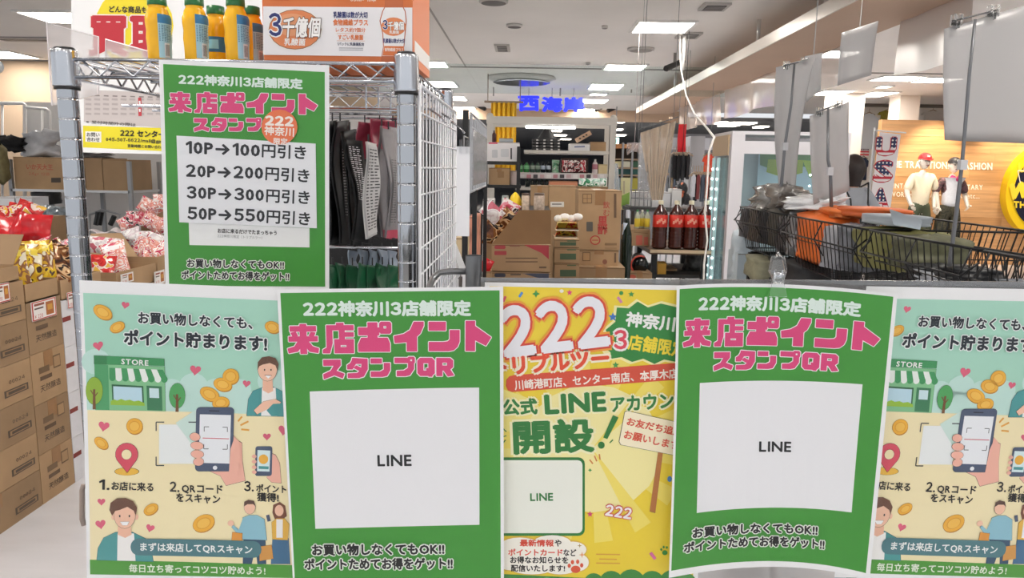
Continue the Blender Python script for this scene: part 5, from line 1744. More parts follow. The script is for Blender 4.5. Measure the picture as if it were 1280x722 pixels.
def figure(t, base, H, face, skinm, pose):
    """standing body; pose gives arm and leg joints as multiples of H in the figure's own frame (x right, y forward, z up)"""
    s = H
    R = Matrix.Rotation(face, 3, 'Z')
    W = lambda p: Vector(base) + R @ (Vector(p) * s)
    J = {'pel': (0, 0, .52), 'wst': (0, 0, .60), 'cst': (0, 0, .72), 'neck': (0, 0, .82), 'nk2': (0, .004, .86),
         'ls': (-.085, 0, .80), 'rs': (.085, 0, .80), 'lh': (-.05, 0, .50), 'rh': (.05, 0, .50)}
    J.update(pose)
    names = ['pel', 'wst', 'cst', 'neck', 'nk2', 'ls', 'le', 'lw', 'lp', 'rs', 're', 'rw', 'rp', 'lh', 'lk', 'la', 'lt', 'rh', 'rk', 'ra', 'rt']
    ix = {n: i for i, n in enumerate(names)}
    E = [('pel', 'wst'), ('wst', 'cst'), ('cst', 'neck'), ('neck', 'nk2'), ('cst', 'ls'), ('ls', 'le'), ('le', 'lw'), ('lw', 'lp'), ('cst', 'rs'), ('rs', 're'), ('re', 'rw'), ('rw', 'rp'),
         ('pel', 'lh'), ('lh', 'lk'), ('lk', 'la'), ('la', 'lt'), ('pel', 'rh'), ('rh', 'rk'), ('rk', 'ra'), ('ra', 'rt')]
    rad = {'pel': .068, 'wst': .056, 'cst': .066, 'neck': .034, 'nk2': .03, 'ls': .036, 'le': .024, 'lw': .017, 'lp': .019, 'rs': .036, 're': .024, 'rw': .017, 'rp': .019,
           'lh': .052, 'lk': .033, 'la': .022, 'lt': .02, 'rh': .052, 'rk': .033, 'ra': .022, 'rt': .02}
    body = skin_mesh('body', [W(J[n]) for n in names], [(ix[a], ix[b]) for a, b in E], [rad[n] * s for n in names], skinm, t)
    return W, J, rad, s


def head(t, W, s, skinm, hair=None, hm=None, tilt=0.0, style='short', rot=0.0):
    c = W((0, .012, .925))
    b = MB(skinm); b.smooth = True
    n, m = 16, 12
    R = (W((0, 1, 0)) - W((0, 0, 0))).normalized(); X = (W((1, 0, 0)) - W((0, 0, 0))).normalized(); Z = Vector((0, 0, 1))
    R2 = Matrix.Rotation(rot, 3, 'Z'); R = R2 @ R; X = R2 @ X
    vs = []
    for j in range(m + 1):
        ph = PI * j / m
        for i in range(n):
            th = 2 * PI * i / n
            x, y, z = math.sin(ph) * math.cos(th), math.sin(ph) * math.sin(th), math.cos(ph)
            wx = .046 * (1 - .22 * max(0, -z) ** 1.5)
            wy = .056 * (1 - .12 * max(0, -z))
            yy = y * wy + (.006 if y > 0 and z < -.3 else 0)
            vs.append(c + (X * (x * wx) + R * (yy - tilt * z * .02) + Z * (z * .066)) * s)
    b.add(vs, [(j * n + i, j * n + (i + 1) % n, (j + 1) * n + (i + 1) % n, (j + 1) * n + i) for j in range(m) for i in range(n)])
    hd = b.build('head', t)
    f = lambda x, y, z: c + (X * x + R * y + Z * z) * s
    b = MB(skinm); b.smooth = True
    b.tube([f(0, .05, .012), f(0, .062, -.006), f(0, .068, -.016), f(0, .056, -.02)], [.005 * s, .007 * s, .009 * s, .006 * s], 8)
    b.build('nose', t)
    for sx in (-1, 1):
        b = MB(skinm); b.smooth = True; b.ball(f(.047 * sx, -.002, -.004), (.007 * s, .011 * s, .016 * s), 8, 6); b.build('ear', t)
    b = MB(mat('2a2020', .4)); b.smooth = True
    for sx in (-1, 1): b.ball(f(.018 * sx, .050, .004), (.006 * s, .004 * s, .004 * s), 8, 5)
    b.build('eyes', t)
    b = MB(mat('a85c55', .5)); b.smooth = True; b.ball(f(0, .052, -.034), (.014 * s, .006 * s, .004 * s), 8, 5); b.build('mouth', t)
    if hair:
        b = MB(hair); b.smooth = True
        vs = []
        low = {'short': -.1, 'bob': -.95}[style]
        for j in range(13):
            for i in range(24):
                th = 2 * PI * i / 24
                back = 1 if math.sin(th) < .35 else 0
                ph = PI * (j / 12) * (.94 if back else .36) * (1 if style == 'bob' or not back else .72)
                x, y, z = math.sin(ph) * math.cos(th), math.sin(ph) * math.sin(th), math.cos(ph)
                k = 1.16 + .012 * math.sin(9 * th) * math.sin(ph)
                if style == 'bob' and z < 0 and back:
                    rr = max(math.sin(ph), .82 - .12 * (j / 12)); x, y = rr * math.cos(th), rr * math.sin(th); z *= 1.25
                vs.append(c + (X * (x * .047 * k) + R * (y * .058 * k - .003) + Z * (z * .068 * k)) * s)
        b.add(vs, [(j * 24 + i, j * 24 + (i + 1) % 24, (j + 1) * 24 + (i + 1) % 24, (j + 1) * 24 + i) for j in range(12) for i in range(24)])
        b.build('hair', t)
    return f, c


def fingers(t, W, wrist, palm, s, skinm, side, curl=.3):
    wr, pl = W(wrist), W(palm)
    d = (pl - wr).normalized()
    X = (W((0, 1, 0)) - W((0, 0, 0))).normalized()
    sdw = d.cross(X).normalized()
    fw = sdw.cross(d).normalized()
    for k, (o, L) in enumerate(((-.017, .036), (-.006, .042), (.006, .040), (.016, .032))):
        p0 = pl + fw * (o * s * .9)
        p1 = p0 + d * (L * .5 * s) + sdw * (.004 * s * side)
        p2 = p1 + d * (L * .45 * s) + sdw * (curl * .04 * s * side)
        b = MB(skinm); b.smooth = True; b.tube([p0, p1, p2], [.0058 * s, .0052 * s, .004 * s], 7); b.build('finger', t)
    p0 = pl + fw * (.018 * s) - d * (.012 * s)
    b = MB(skinm); b.smooth = True; b.tube([p0, p0 + (fw * .018 + d * .012) * s, p0 + (fw * .022 + d * .028) * s], [.007 * s, .006 * s, .0045 * s], 7); b.build('thumb', t)


def garment(name, t, W, pts, edges, rad, m, s, sub=2):
    return skin_mesh(name, [W(p) for p in pts], edges, [(r[0] * s, r[1] * s) if isinstance(r, tuple) else r * s for r in rad], m, t, sub)


def trousers(t, W, J, s, m, wl=.058, kn=.045, ank=.036, end=1.0, name='trousers'):
    lk, la = Vector(J['lk']), Vector(J['la']); rk, ra = Vector(J['rk']), Vector(J['ra'])
    pts = [(0, 0, .60), (0, 0, .53), J['lh'], lk, lk.lerp(la, end), J['rh'], rk, rk.lerp(ra, end)]
    return garment(name, t, W, pts, [(0, 1), (1, 2), (2, 3), (3, 4), (1, 5), (5, 6), (6, 7)], [.074, .085, wl, kn, ank, wl, kn, ank], m, s)


def shirt(t, W, J, s, m, frac=.95, hem=.52, loose=1.0, sl=.038, name='shirt'):
    le, re_ = Vector(J['le']), Vector(J['re']); lw, rw = Vector(J['lw']), Vector(J['rw'])
    if frac <= 1: a, b_ = Vector(J['ls']).lerp(le, frac), Vector(J['rs']).lerp(re_, frac); A, B = [a], [b_]
    else: A, B = [le, le.lerp(lw, frac - 1)], [re_, re_.lerp(rw, frac - 1)]
    pts = [(0, 0, .72), (0, 0, .82), (0, 0, .62), (0, 0, hem), J['ls'], J['rs']] + A + B
    n = len(A)
    e = [(0, 1), (0, 2), (2, 3), (0, 4), (0, 5), (4, 6), (5, 6 + n)]
    if n == 2: e += [(6, 7), (8, 9)]
    r = [.074 * loose, .038, .072 * loose, .078 * loose, .040, .040] + ([sl] if n == 1 else [sl, sl * .75]) * 2
    return garment(name, t, W, pts, e, r, m, s)


def shoe(t, W, J, s, k, m):
    a, tt = W(J[k[0] + 'a']), W(J[k[0] + 't'])
    b = MB(m); b.smooth = True
    d = (tt - a); d.z = 0; d.normalize()
    z = .022 * s
    base = Vector((a.x, a.y, z))
    b.tube([base - d * .03 * s, base, base + d * .06 * s, base + d * .11 * s], [.02 * s, .024 * s, .024 * s, .015 * s], 10)
    b.build('shoe', t)


# mannequins
MSK = mat('e9dfd2', .4)
YM = 12.05
def pose(**k):
    d = dict(le=(-.135, -.01, .67), lw=(-.15, .02, .54), lp=(-.152, .03, .505), re=(.135, -.01, .67), rw=(.15, .02, .54), rp=(.152, .03, .505),
             lk=(-.06, .01, .29), la=(-.065, 0, .05), lt=(-.068, .07, .025), rk=(.06, .01, .29), ra=(.065, 0, .05), rt=(.068, .07, .025))
    d.update(k); return d
for k, (px, H, lb) in enumerate(((1150, 1.80, 'standing mannequin in a cream shirt, olive trousers and red cap by the wood wall'), (1187, 1.74, 'standing mannequin in a white vest, dark camouflage shorts and red socks with black cap'))):
    c = at(px, 250, YM)
    base = Vector((c.x, YM, 0.0))
    t = thing('mannequin', lb, 'mannequin', base)
    J = pose(lk=(-.07, .01, .29), la=(-.085, 0, .05), lt=(-.09, .07, .025), rk=(.07, .01, .29), ra=(.085, 0, .05), rt=(.09, .07, .025))
    if k == 0: J.update(re=(.14, .03, .66), rw=(.13, .10, .56), rp=(.125, .12, .535))
    else: J.update(le=(-.14, -.02, .67), lw=(-.14, .05, .57), lp=(-.13, .07, .55), re=(.14, -.02, .67), rw=(.15, .03, .56), rp=(.152, .04, .53))
    W, J, rad, s = figure(t, base, H, PI, MSK, J)
    f, hc = head(t, W, s, MSK)
    fingers(t, W, J['lw'], J['lp'], s, MSK, 1); fingers(t, W, J['rw'], J['rp'], s, MSK, -1)
    if k == 0:
        shirt(t, W, J, s, mat('efe3c6', .7, var=.04, bump=.15, scale=9), 1.0, .50, 1.05, .038)
        b = MB(mat('d9cdb0', .6)); b.smooth = False
        for z in (.56, .61, .66, .71): b.ball(W((0, .10, z)), .006, 6, 4)
        b.build('buttons', t)
        trousers(t, W, J, s, mat('4d543f', .8, var=.2, scale=9), .056, .048, .04)
        capm = mat('cf2f33', .5)
        shoe(t, W, J, s, 'l', mat('3a3230', .5)); shoe(t, W, J, s, 'r', mat('3a3230', .5))
        ty = MB(mat('4a3a2c', .6)); ty.box(W((.05, 0, .8)).x, W((-.02, 0, .8)).x, W((0, .085, 0)).y, W((0, .08, 0)).y, W((0, 0, .76)).z, W((0, 0, .8)).z)
    else:
        shirt(t, W, J, s, patch_mat('undershirt', ['6d4b4e', '4a3a3c', '7a565a', '54464a'], 8, .7), 1.0, .54, .96, .04, name='undershirt')
        g = garment('vest', t, W, [(0, .01, .74), (0, .01, .80), (0, .01, .62), (0, .01, .54)], [(0, 1), (0, 2), (2, 3)], [.078, .058, .076, .08], mat('e6e8ee', .7, var=.05), s)
        trousers(t, W, J, s, patch_mat('camo', ['2f2f26', '4a4636', '3a3a2c', '57523e'], 9, .8), .064, .056, .052, .25, 'shorts')
        for a_, k_, an in (('l', 'lk', 'la'), ('r', 'rk', 'ra')):
            K, A = Vector(J[k_]), Vector(J[an])
            b = MB(mat('c0202c', .7)); b.smooth = True; b.tube([W(K.lerp(A, .1)), W(K.lerp(A, .5)), W(K.lerp(A, 1.0))], [.042 * s, .038 * s, .028 * s], 12); b.build('sock', t)
            shoe(t, W, J, s, a_, mat('d9d5d0', .5))
        b = MB(mat('d03a78', .6)); b.smooth = True; b.tube([W((-.04, .05, .83)), W((0, .075, .80)), W((.04, .05, .83))], [.014 * s, .022 * s, .014 * s], 8); b.build('scarf', t)
        capm = mat('23242a', .5)
    b = MB(capm); b.smooth = True
    vs = []
    for j in range(7):
        ph = PI / 2 * j / 6
        for i in range(20):
            th = 2 * PI * i / 20
            vs.append(f(.053 * math.cos(th) * math.sin(ph), .062 * math.sin(th) * math.sin(ph), .022 + .055 * math.cos(ph)))
    b.add(vs, [(j * 20 + i, j * 20 + (i + 1) % 20, (j + 1) * 20 + (i + 1) % 20, (j + 1) * 20 + i) for j in range(6) for i in range(20)])
    cp = b.build('cap', t)
    b = MB(capm); b.smooth = True
    b.sheet(lambda u, v: f((u - .5) * .095 * (1 - .35 * v * v), .052 + .045 * v * (1 - (2 * u - 1) ** 2 * .5), .024 - .012 * v), 8, 4, .006)
    b.build('cap_brim', t)
    b = MB(mat('f2efe8', .5)); q = f(0, .058, .045); b.box(q.x - .022, q.x + .022, q.y - .01, q.y - .002, q.z - .014, q.z + .014); b.build('cap_patch', t)

# the shopper seen from behind
YP = 6.7
c = at(1064, 250, YP)
base = Vector((c.x, YP, 0))
SK = mat('d9a68a', .6)
t = thing('person', 'person with dark bob hair and grey top, seen from behind by the banner', 'person', base)
J = pose(le=(-.15, .02, .67), lw=(-.13, .10, .58), lp=(-.125, .13, .565), re=(.16, -.01, .67), rw=(.17, .05, .55), rp=(.172, .06, .52))
W, J, rad, s = figure(t, base, 1.62, .25, SK, J)
head(t, W, s, SK, mat('2a1f1c', .45, var=.2, scale=40), style='bob', rot=.35)
fingers(t, W, J['lw'], J['lp'], s, SK, 1); fingers(t, W, J['rw'], J['rp'], s, SK, -1)
shirt(t, W, J, s, mat('a9aeb6', .85, var=.05, bump=.2, scale=14), 1.9, .50, 1.12, .044, name='grey_top')
trousers(t, W, J, s, mat('23252b', .8), .06, .046, .036)
shoe(t, W, J, s, 'l', mat('dcdcdc', .5)); shoe(t, W, J, s, 'r', mat('dcdcdc', .5))
t2_ = thing('shoulder_bag', 'black bag with thin strap hanging on the back of the grey top', 'bag', W((-.06, -.15, .56)))
b = MB(mat('1b1c20', .5)); b.smooth = True
cc = W((-.06, -.15, .63))
b.sheet(lambda u, v: cc + Vector(((u - .5) * .2, -.03 * math.sin(PI * u) * math.sin(PI * v) - .02, (.5 - v) * .24)), 8, 8, .05); b.build('pouch', t2_)
b = MB(mat('1b1c20', .5)); b.tube([cc + Vector((-.08, -.03, .12)), W((-.08, -.10, .76)), W((-.085, -.03, .845)), W((-.06, .06, .82))], .008, 6); b.tube([cc + Vector((.08, -.03, .12)), W((.02, -.11, .74)), W((.075, -.03, .85)), W((.08, .05, .82))], .008, 6)
b.build('strap', t2_)

# USA banner on a stand
YU = 8.6
q = [at(1100, 165, YU), at(1126, 168, YU), at(1112, 267, YU), at(1086, 265, YU)]
t = thing('hanging_banner', 'white vertical banner lettered USA in stars and stripes', 'banner', at(1100, 266, YU))
b = MB(mat('f4eff0', .7)); b.hexa(q[3], q[2], q[1], q[0], (0, .006, 0)); b.build('cloth', t)
SU = quad(*[v + Vector((0, -.001, 0)) for v in q]); SU.cell = .02
RDP = bpy.data.materials.new('stars_stripes'); RDP.use_nodes = True
nt = RDP.node_tree; bb = nt.nodes['Principled BSDF']; tc = nt.nodes.new('ShaderNodeTexCoord'); sp = nt.nodes.new('ShaderNodeSeparateXYZ')
def mth(op, a, b=None):
    n = nt.nodes.new('ShaderNodeMath'); n.operation = op
    for i, v in enumerate((a, b)):
        if v is None: continue
        if isinstance(v, (int, float)): n.inputs[i].default_value = v
        else: nt.links.new(v, n.inputs[i])
    return n.outputs[0]
def mixc(f, a, b):
    n = nt.nodes.new('ShaderNodeMix'); n.data_type = 'RGBA'; nt.links.new(f, n.inputs[0])
    for i, v in ((6, a), (7, b)):
        if isinstance(v, str): n.inputs[i].default_value = lin(v)
        else: nt.links.new(v, n.inputs[i])
    return n.outputs[2]
nt.links.new(tc.outputs['Object'], sp.inputs[0])
PIT = .30
zz_ = mth('FRACT', mth('DIVIDE', mth('ADD', sp.outputs['Z'], .02), PIT))
stripes = mixc(mth('GREATER_THAN', mth('FRACT', mth('MULTIPLY', sp.outputs['Z'], 17.0)), .5), 'f2e9ea', 'cc2a3c')
dx = mth('SUBTRACT', mth('FRACT', mth('MULTIPLY', sp.outputs['X'], 24.0)), .5)
dz = mth('SUBTRACT', mth('FRACT', mth('MULTIPLY', sp.outputs['Z'], 24.0)), .5)
dot = mth('LESS_THAN', mth('ADD', mth('MULTIPLY', dx, dx), mth('MULTIPLY', dz, dz)), .06)
nt.links.new(mixc(mth('GREATER_THAN', zz_, .5), stripes, mixc(dot, '27305c', 'f2efe8')), bb.inputs['Base Color'])
NAV = mat('27305c', .6)
p = Print(SU, .6, .002)
for ch, (cx_, cy_, w, h) in (('U', (1107.5, 183, 22, 24)), ('S', (1104, 214, 20, 28)), ('A', (1100, 248, 20, 26))):
    p.text(ch, (cx_ - w / 2, cy_), (cx_ + w / 2, cy_), h - 3, RDP, 1, 1.3, outs=((mat('c2283a', .6), .9),), slant=.05)
p.build(t)
b = MB(mat('d9d9dc', .4)); b.cyl(q[0] + Vector((-.06, .01, .02)), q[1] + Vector((.06, .01, .02)), .008, n=8); b.build('cross_rod', t)
b = MB(mat('c9c9cc', .4)); b.cyl((q[0].x - .05, YU + .02, 0), (q[0].x - .05, YU + .02, q[0].z + .05), .012, n=8); b.box(q[0].x - .2, q[0].x + .1, YU - .15, YU + .2, 0, .03); b.build('pole', t)


# shirts on the white rear wall
def hung_shirt(px, y0, y1, w, Y, m, label, group=None, sleeves=True, cat='shirt', name='hanging_shirt', dark=False):
    a, c_ = at(px, y0, Y), at(px, y1, Y)
    h = a.z - c_.z; w = w * Y / FPX
    t = thing(name, label, cat, c_, group)
    b = MB(m); b.smooth = True
    out = [(-.18, 1), (.18, 1), (.5, .86), (.62 if sleeves else .5, .62), (.44, .58), (.40, .66), (.42, 0), (-.42, 0), (-.40, .66), (-.44, .58), (-.62 if sleeves else -.5, .62), (-.5, .86)]
    pts = [Vector((a.x + u * w, Y, c_.z + v * h)) for u, v in out]
    tri = tessellate_polygon([pts])
    n = len(pts)
    b.smooth = False
    b.add(pts + [q + Vector((0, .04, 0)) for q in pts], [tuple(x) for x in tri] + [tuple(n + i for i in x[::-1]) for x in tri] + [(i, (i + 1) % n, n + (i + 1) % n, n + i) for i in range(n)])
    b.build('cloth', t)
    b = MB(mat('a58f76', .5)); b.tube([pts[0] + Vector((-.05, .02, -.02)), Vector((a.x, Y + .02, a.z + .03)), pts[1] + Vector((.05, .02, -.02))], .008, 5)
    b.tube([(a.x, Y + .02, a.z + .03), (a.x, Y + .02, a.z + .1)], .004, 5); b.build('hanger', t)
    return t
hung_shirt(1087, 142, 186, 23, 15.36, mat('dfe6ef', .7), 'long pale blue shirt hanging left of the wood wall')
hung_shirt(1111, 138, 152, 20, 15.36, mat('a59a3c', .7, var=.2), 'olive yellow shirt hanging above the wood wall')
hung_shirt(1167, 139, 152, 22, 15.36, mat('e9e6e2', .7), 'white shirt hanging right of the white column')
t = thing('flag_cloth', 'small stars and stripes cloth below the pale blue shirt', 'cloth', at(1079, 196, 15.38))
b = MB(RDP); X0, X1, Z0, Z1 = bpx(1076, 170, 1087, 196, 15.38); b.box(X0, X1, 15.38, 15.4, Z0, Z1); b.build('stripes', t)
b = MB(NAV); b.box(X0, X0 + (X1 - X0) * .7, 15.375, 15.38, Z1 - (Z1 - Z0) * .5, Z1); b.build('canton', t)
hung_shirt(1080, 197, 225, 12, 15.36, mat('2c3650', .7), 'dark blue outfit hanging below the pale shirt', sleeves=False)

# ================================================================ clothes behind the tea bottles
t = thing('red_banner', 'narrow bright red cloth hanging under the vinyl strip', 'banner', at(852, 190, 8.8))
b = MB(mat('d01c28', .6)); b.smooth = True
a_, c_ = at(848.5, 155, 8.8), at(856.5, 190, 8.8)
b.sheet(lambda u, v: (a_.x + (c_.x - a_.x) * u, 8.8 + .02 * math.sin(7 * u + 4 * v), a_.z + (c_.z - a_.z) * v), 8, 6, .006); b.build('cloth', t)
b = MB(mat('888', .5) if 0 else mat('8a8a8c', .5)); b.cyl((a_.x, 8.8, a_.z), (a_.x, 8.8, CEIL), .003, n=5); b.cyl((c_.x, 8.8, a_.z), (c_.x, 8.8, CEIL), .003, n=5); b.build('cord', t)
DK = ['1c1d21', '26262b', '17181b', '303038', '22242a']
ra = thing('clothes_rack', 'grey rail rack of dark clothes behind the red cloth', 'rack', at(852, 262, 9.6))
x0, x1 = at(838, 210, 9.6).x, at(864, 210, 9.6).x
zr = at(850, 191, 9.6).z
b = MB(mat('9a9da2', .4, .5)); b.smooth = True; b.tube([(x0, 9.6, 0), (x0, 9.6, zr), (x1, 9.6, zr), (x1, 9.6, 0)], .012, 8); b.build('rail', ra)
for k in range(7):
    hung_shirt(842.5 + 3.1 * k, 193, 222 + (k * 7) % 5, 4.2, 9.5 + .03 * (k % 2), mat(DK[k % 5], .8), ['first', 'second', 'third', 'fourth', 'fifth', 'sixth', 'seventh'][k] + ' dark garment from the left on the rack behind the red cloth', 'dark garments on the rail rack', sleeves=False, cat='garment', name='hanging_garment')
hung_shirt(887, 193, 216, 13, 9.2, mat('d8492a', .7, var=.1), 'orange red shirt hanging beside the lit showcase')
a_ = at(887, 191, 9.22); b = MB(mat('8a8a8c', .5)); b.cyl(a_, (a_.x, a_.y, CEIL), .003, n=5); b.build('shirt_wire', label='thin wire holding the orange red shirt', cat='wire')
CC = ['c9ccd4', '2a2c33', '7a3a3c', 'e2e0de', '47505e', '9aa0ac', 'b0543a', '33363e', 'd5d2cc']
ra = thing('low_rack', 'low rail rack of mixed clothes beside the lit showcase', 'rack', at(880, 262, 8.6))
x0, x1 = at(866, 215, 8.6).x, at(894, 215, 8.6).x
zr = at(880, 216, 8.6).z
b = MB(mat('b9bcc2', .35, .6)); b.smooth = True; b.tube([(x0, 8.6, 0), (x0, 8.6, zr), (x1, 8.6, zr), (x1, 8.6, 0)], .012, 8); b.build('rail', ra)
for k in range(9):
    hung_shirt(868 + 2.8 * k, 218, 246 + (k * 5) % 7, 4.4, 8.5 + .03 * (k % 2), mat(CC[k], .8), ['white', 'black', 'dark red', 'cream', 'slate', 'grey', 'rust', 'charcoal', 'beige'][k] + ' garment on the low rack beside the lit showcase', 'mixed garments on the low rack', sleeves=False, cat='garment', name='hanging_garment')
for k in range(6):
    hung_shirt(829 + 2.8 * k, 219, 240 + (k * 3) % 5, 4.2, 9.9, mat(['4a5a78', 'd5d8de', '8a8f98', '2c2e34', 'c2a68a', '6a7486'][k], .8), ['blue', 'pale', 'grey', 'black', 'tan', 'slate blue'][k] + ' garment hanging behind the brown vinyl roll', 'garments behind the vinyl roll', sleeves=False, cat='garment', name='hanging_garment')
b = MB(mat('9a9da2', .4, .5)); b.smooth = True
x0, x1, zr = at(826, 218, 9.95).x, at(846, 218, 9.95).x, at(835, 217, 9.95).z
b.tube([(x0, 9.95, 0), (x0, 9.95, zr), (x1, 9.95, zr), (x1, 9.95, 0)], .01, 8); b.build('clothes_rail', label='short clothes rail behind the brown vinyl roll', cat='rail')
t = thing('bundled_bags', 'black bag with orange trim hanging over the tea bottles', 'bag', at(851, 258, 7.6))
b = MB(patch_mat('bagp', ['1a1b1f', '2a2c33', '17181b', 'c2603a'], 8, .5)); b.smooth = True
for (x, y, r) in ((846, 240, .05), (853, 236, .055), (851, 247, .06), (858, 249, .045)): b.ball(at(x, y, 7.6), (r, .05, r * 1.3), 10, 7)
b.build('body', t)
a_ = at(851, 236, 7.6); b = MB(BLACKM); b.tube([a_, (a_.x, 7.6, a_.z + .1), (a_.x, 7.6, CEIL)], .003, 5); b.build('strap', t)

# ================================================================ vinyl strips hanging from the beam
XV = 2.55
VIN = film('vinyl_clear', gloss=.08, dens=.55, dens_col='d3c2ba', rough=.2, bump=.5, scale=5, fres=.18)
VIN2 = film('vinyl_grey', gloss=.06, dens=.88, dens_col='c6c5c6', rough=.25, bump=.3, scale=6, fres=.25)
VIN3 = film('vinyl_tan', gloss=.08, dens=.8, dens_col='cdb9a2', rough=.2, bump=.8, scale=9)


def strip(y0, y1, z0, m, label, x=XV, z1=ZB0, wob=.02, name='vinyl_curtain', sd=0):
    b = MB(m); b.smooth = True
    b.sheet(lambda u, v: (x + wob * math.sin(u * (y1 - y0) * 5 + sd) + wob * .6 * math.sin(u * (y1 - y0) * 11 + 2 * v + sd), y0 + (y1 - y0) * u, z1 + (z0 - z1 + .015 * math.sin(u * (y1 - y0) * 3)) * v), max(6, int(abs(y1 - y0) * 10)), 6)
    return b.build(name, label=label, cat='vinyl sheet')
strip(13.2, 10.2, 2.12, VIN, 'crumpled shiny clear vinyl at the far end of the beam', wob=.035, sd=1)
strip(10.15, 7.9, 2.14, VIN, 'clear vinyl strip under the beam behind the white cord', wob=.02)
strip(7.85, 6.4, 2.17, VIN, 'clear vinyl strip behind the tall grey hanging sheets', wob=.02, sd=2)
strip(5.45, 4.55, 2.14, film('vinyl_mauve', gloss=.03, dens=.7, dens_col='b9a9a4', rough=.3, bump=.1, scale=3), 'mauve vinyl sheet hanging under the near end of the beam', wob=.015, sd=3)


def clip_pair(t, a, b_):
    for q in (a, b_):
        m = MB(CL)
        m.box(q.x - .010, q.x - .004, q.y - .008, q.y + .008, q.z - .012, q.z + .012)
        m.box(q.x + .004, q.x + .010, q.y - .008, q.y + .008, q.z - .012, q.z + .012)
        m.box(q.x - .004, q.x + .004, q.y - .008, q.y + .008, q.z - .018, q.z - .004)
        m.build('clip', t)


def sheet_px(corners, Y, m, label, bend=.01, clips=None, cord=True, cat='sheet', name='hanging_sheet', curve=0.0, yd=(0, 0, 0, 0), thick=.0012):
    q = [at(x, y, Y + yd[i]) for i, (x, y) in enumerate(corners)]
    t = thing(name, label, cat, (q[2] + q[3]) / 2)
    b = MB(m); b.smooth = True
    b.sheet(lambda u, v: q[0].lerp(q[1], u).lerp(q[3].lerp(q[2], u), v) + Vector((curve * math.sin(PI * v), bend * math.sin(PI * 2 * u) + bend * math.sin(3 * v), 0)), 10, 10, thick)
    b.build('sheet', t)
    if clips:
        A, B = at(*clips[0], Y - .004), at(*clips[1], Y - .004)
        s = Y / 2.5
        clip_pair(t, A, B)
        m2 = MB(mat('5b5d60', .4)); m2.smooth = True; e = (B - A) * .12; m2.tube([A - e, B + e], .0028 * s, 6); m2.build('holder_rod', t)
    return t, q


# stand poles carrying the sheets
def sign_pole(pts, Y, r, label, base_z=0.0, clampy=None, m=None):
    P = [at(x, y, Y) for x, y in pts]
    t = thing('sign_pole', label, 'pole', (P[-1].x, Y, base_z))
    b = MB(m or mat('6f7175', .35, .5)); b.smooth = True
    b.tube(P, [r * (.7 + .5 * i / max(1, len(P) - 1)) for i in range(len(P))], 8)
    d = (P[-1] - P[-2]).normalized()
    if P[-1].z > base_z + .05:
        b.tube([P[-1], P[-1] + d * ((P[-1].z - base_z) / -d.z)], r * 1.2, 8)
        e = P[-1] + d * ((P[-1].z - base_z) / -d.z)
        b.lathe((e.x, e.y, base_z), [(.1, 0), (.1, .012), (.02, .02)], 16)
    b.build('rod', t)
    if clampy:
        c = at(*clampy, Y)
        m2 = MB(mat('b9bbbf', .3)); w = r * 1.6; m2.box(c.x - w, c.x + w, Y - w, Y + w, c.z - w * 1.5, c.z + w * 1.5); m2.build('clamp', t)
    return t


sheet_px([(1180, 36), (1292, 3), (1292, 180), (1181, 175)], 1.75, VIN2, 'largest grey sheet hanging at the upper right corner', .006, ((1196, 25), (1241, 14)))
sign_pole([(1219, 24), (1212, 90), (1203, 200), (1196, 262), (1188, 322), (1183, 360)], 1.68, .0045, 'long thin grey pole in front of the largest grey sheet', clampy=(1203, 206))
sheet_px([(1052, 41), (1098, 26), (1089, 94), (1047, 107)], 3.6, VIN2, 'small square grey sheet high under the beam', .006)
a_ = at(1075, 33, 3.6); b = MB(mat('a9a9a9', .4)); b.tube([(a_.x, 3.6, a_.z), (a_.x, 3.6, CEIL)], .002, 5); b.build('ceiling_wire', label='thin cord carrying the small square grey sheet', cat='cord')
sheet_px([(970, 84), (1018, 72), (994, 244), (975, 243)], 2.9, VIN2, 'long grey sheet tapering down over the left bags', .012, ((983, 81), (1005, 76)), curve=-.01)
sign_pole([(993, 80), (989, 130), (981, 183), (975, 250), (973, 300)], 2.86, .006, 'thin pole in front of the long tapering grey sheet', 1.0, (981, 183))
sheet_px([(1006, 70), (1028, 66), (1026, 112), (1008, 128)], 3.3, VIN2, 'narrow grey sheet behind the long tapering one', .006)
a_ = at(1017, 68, 3.3); b = MB(mat('a9a9a9', .4)); b.tube([(a_.x, 3.3, a_.z), (a_.x, 3.3, CEIL)], .002, 5); b.build('ceiling_wire', label='thin cord carrying the narrow grey sheet', cat='cord')
sheet_px([(1012, 145), (1061, 127), (1062, 238), (1017, 256)], 2.5, VIN2, 'medium grey sheet with clip rod hanging before the shopper', .008, ((1024, 139), (1048, 130)))
sign_pole([(1035, 135), (1035, 200), (1038, 214), (1040, 290)], 2.46, .0055, 'thin pole in front of the medium grey sheet', 1.0, (1037, 214))
# brown twisted vinyl roll
Yt = 5.6
a_, b_, c_, d_ = at(800, 166, Yt), at(845, 151, Yt), at(828, 250, Yt), at(814, 250, Yt)
t = thing('vinyl_roll', 'tan creased vinyl sheet narrowing downwards behind the tea bottles', 'vinyl sheet', c_)
b = MB(VIN3); b.smooth = True
b.sheet(lambda u, v: a_.lerp(b_, u).lerp(d_.lerp(c_, u), v) + Vector((0, .02 * math.sin(22 * u + 3 * v), 0)), 22, 10); b.build('sheet', t)
clip_pair(t, at(814, 156, Yt - .01), at(826, 152, Yt - .01)); clip_pair(t, at(803, 160, Yt - .01), at(838, 148, Yt - .01))
b = MB(mat('7b7b7d', .4)); b.tube([at(798, 162, Yt), at(848, 146, Yt)], .004, 6)
for x, y in ((802, 160), (842, 148)): q = at(x, y, Yt); b.tube([q, (q.x, Yt, CEIL)], .002, 5)
b.build('holder_rod', t)
b = MB(film('vinyl_side', gloss=.3, dens=.3, dens_col='c9ccd0', bump=.5)); b.smooth = True
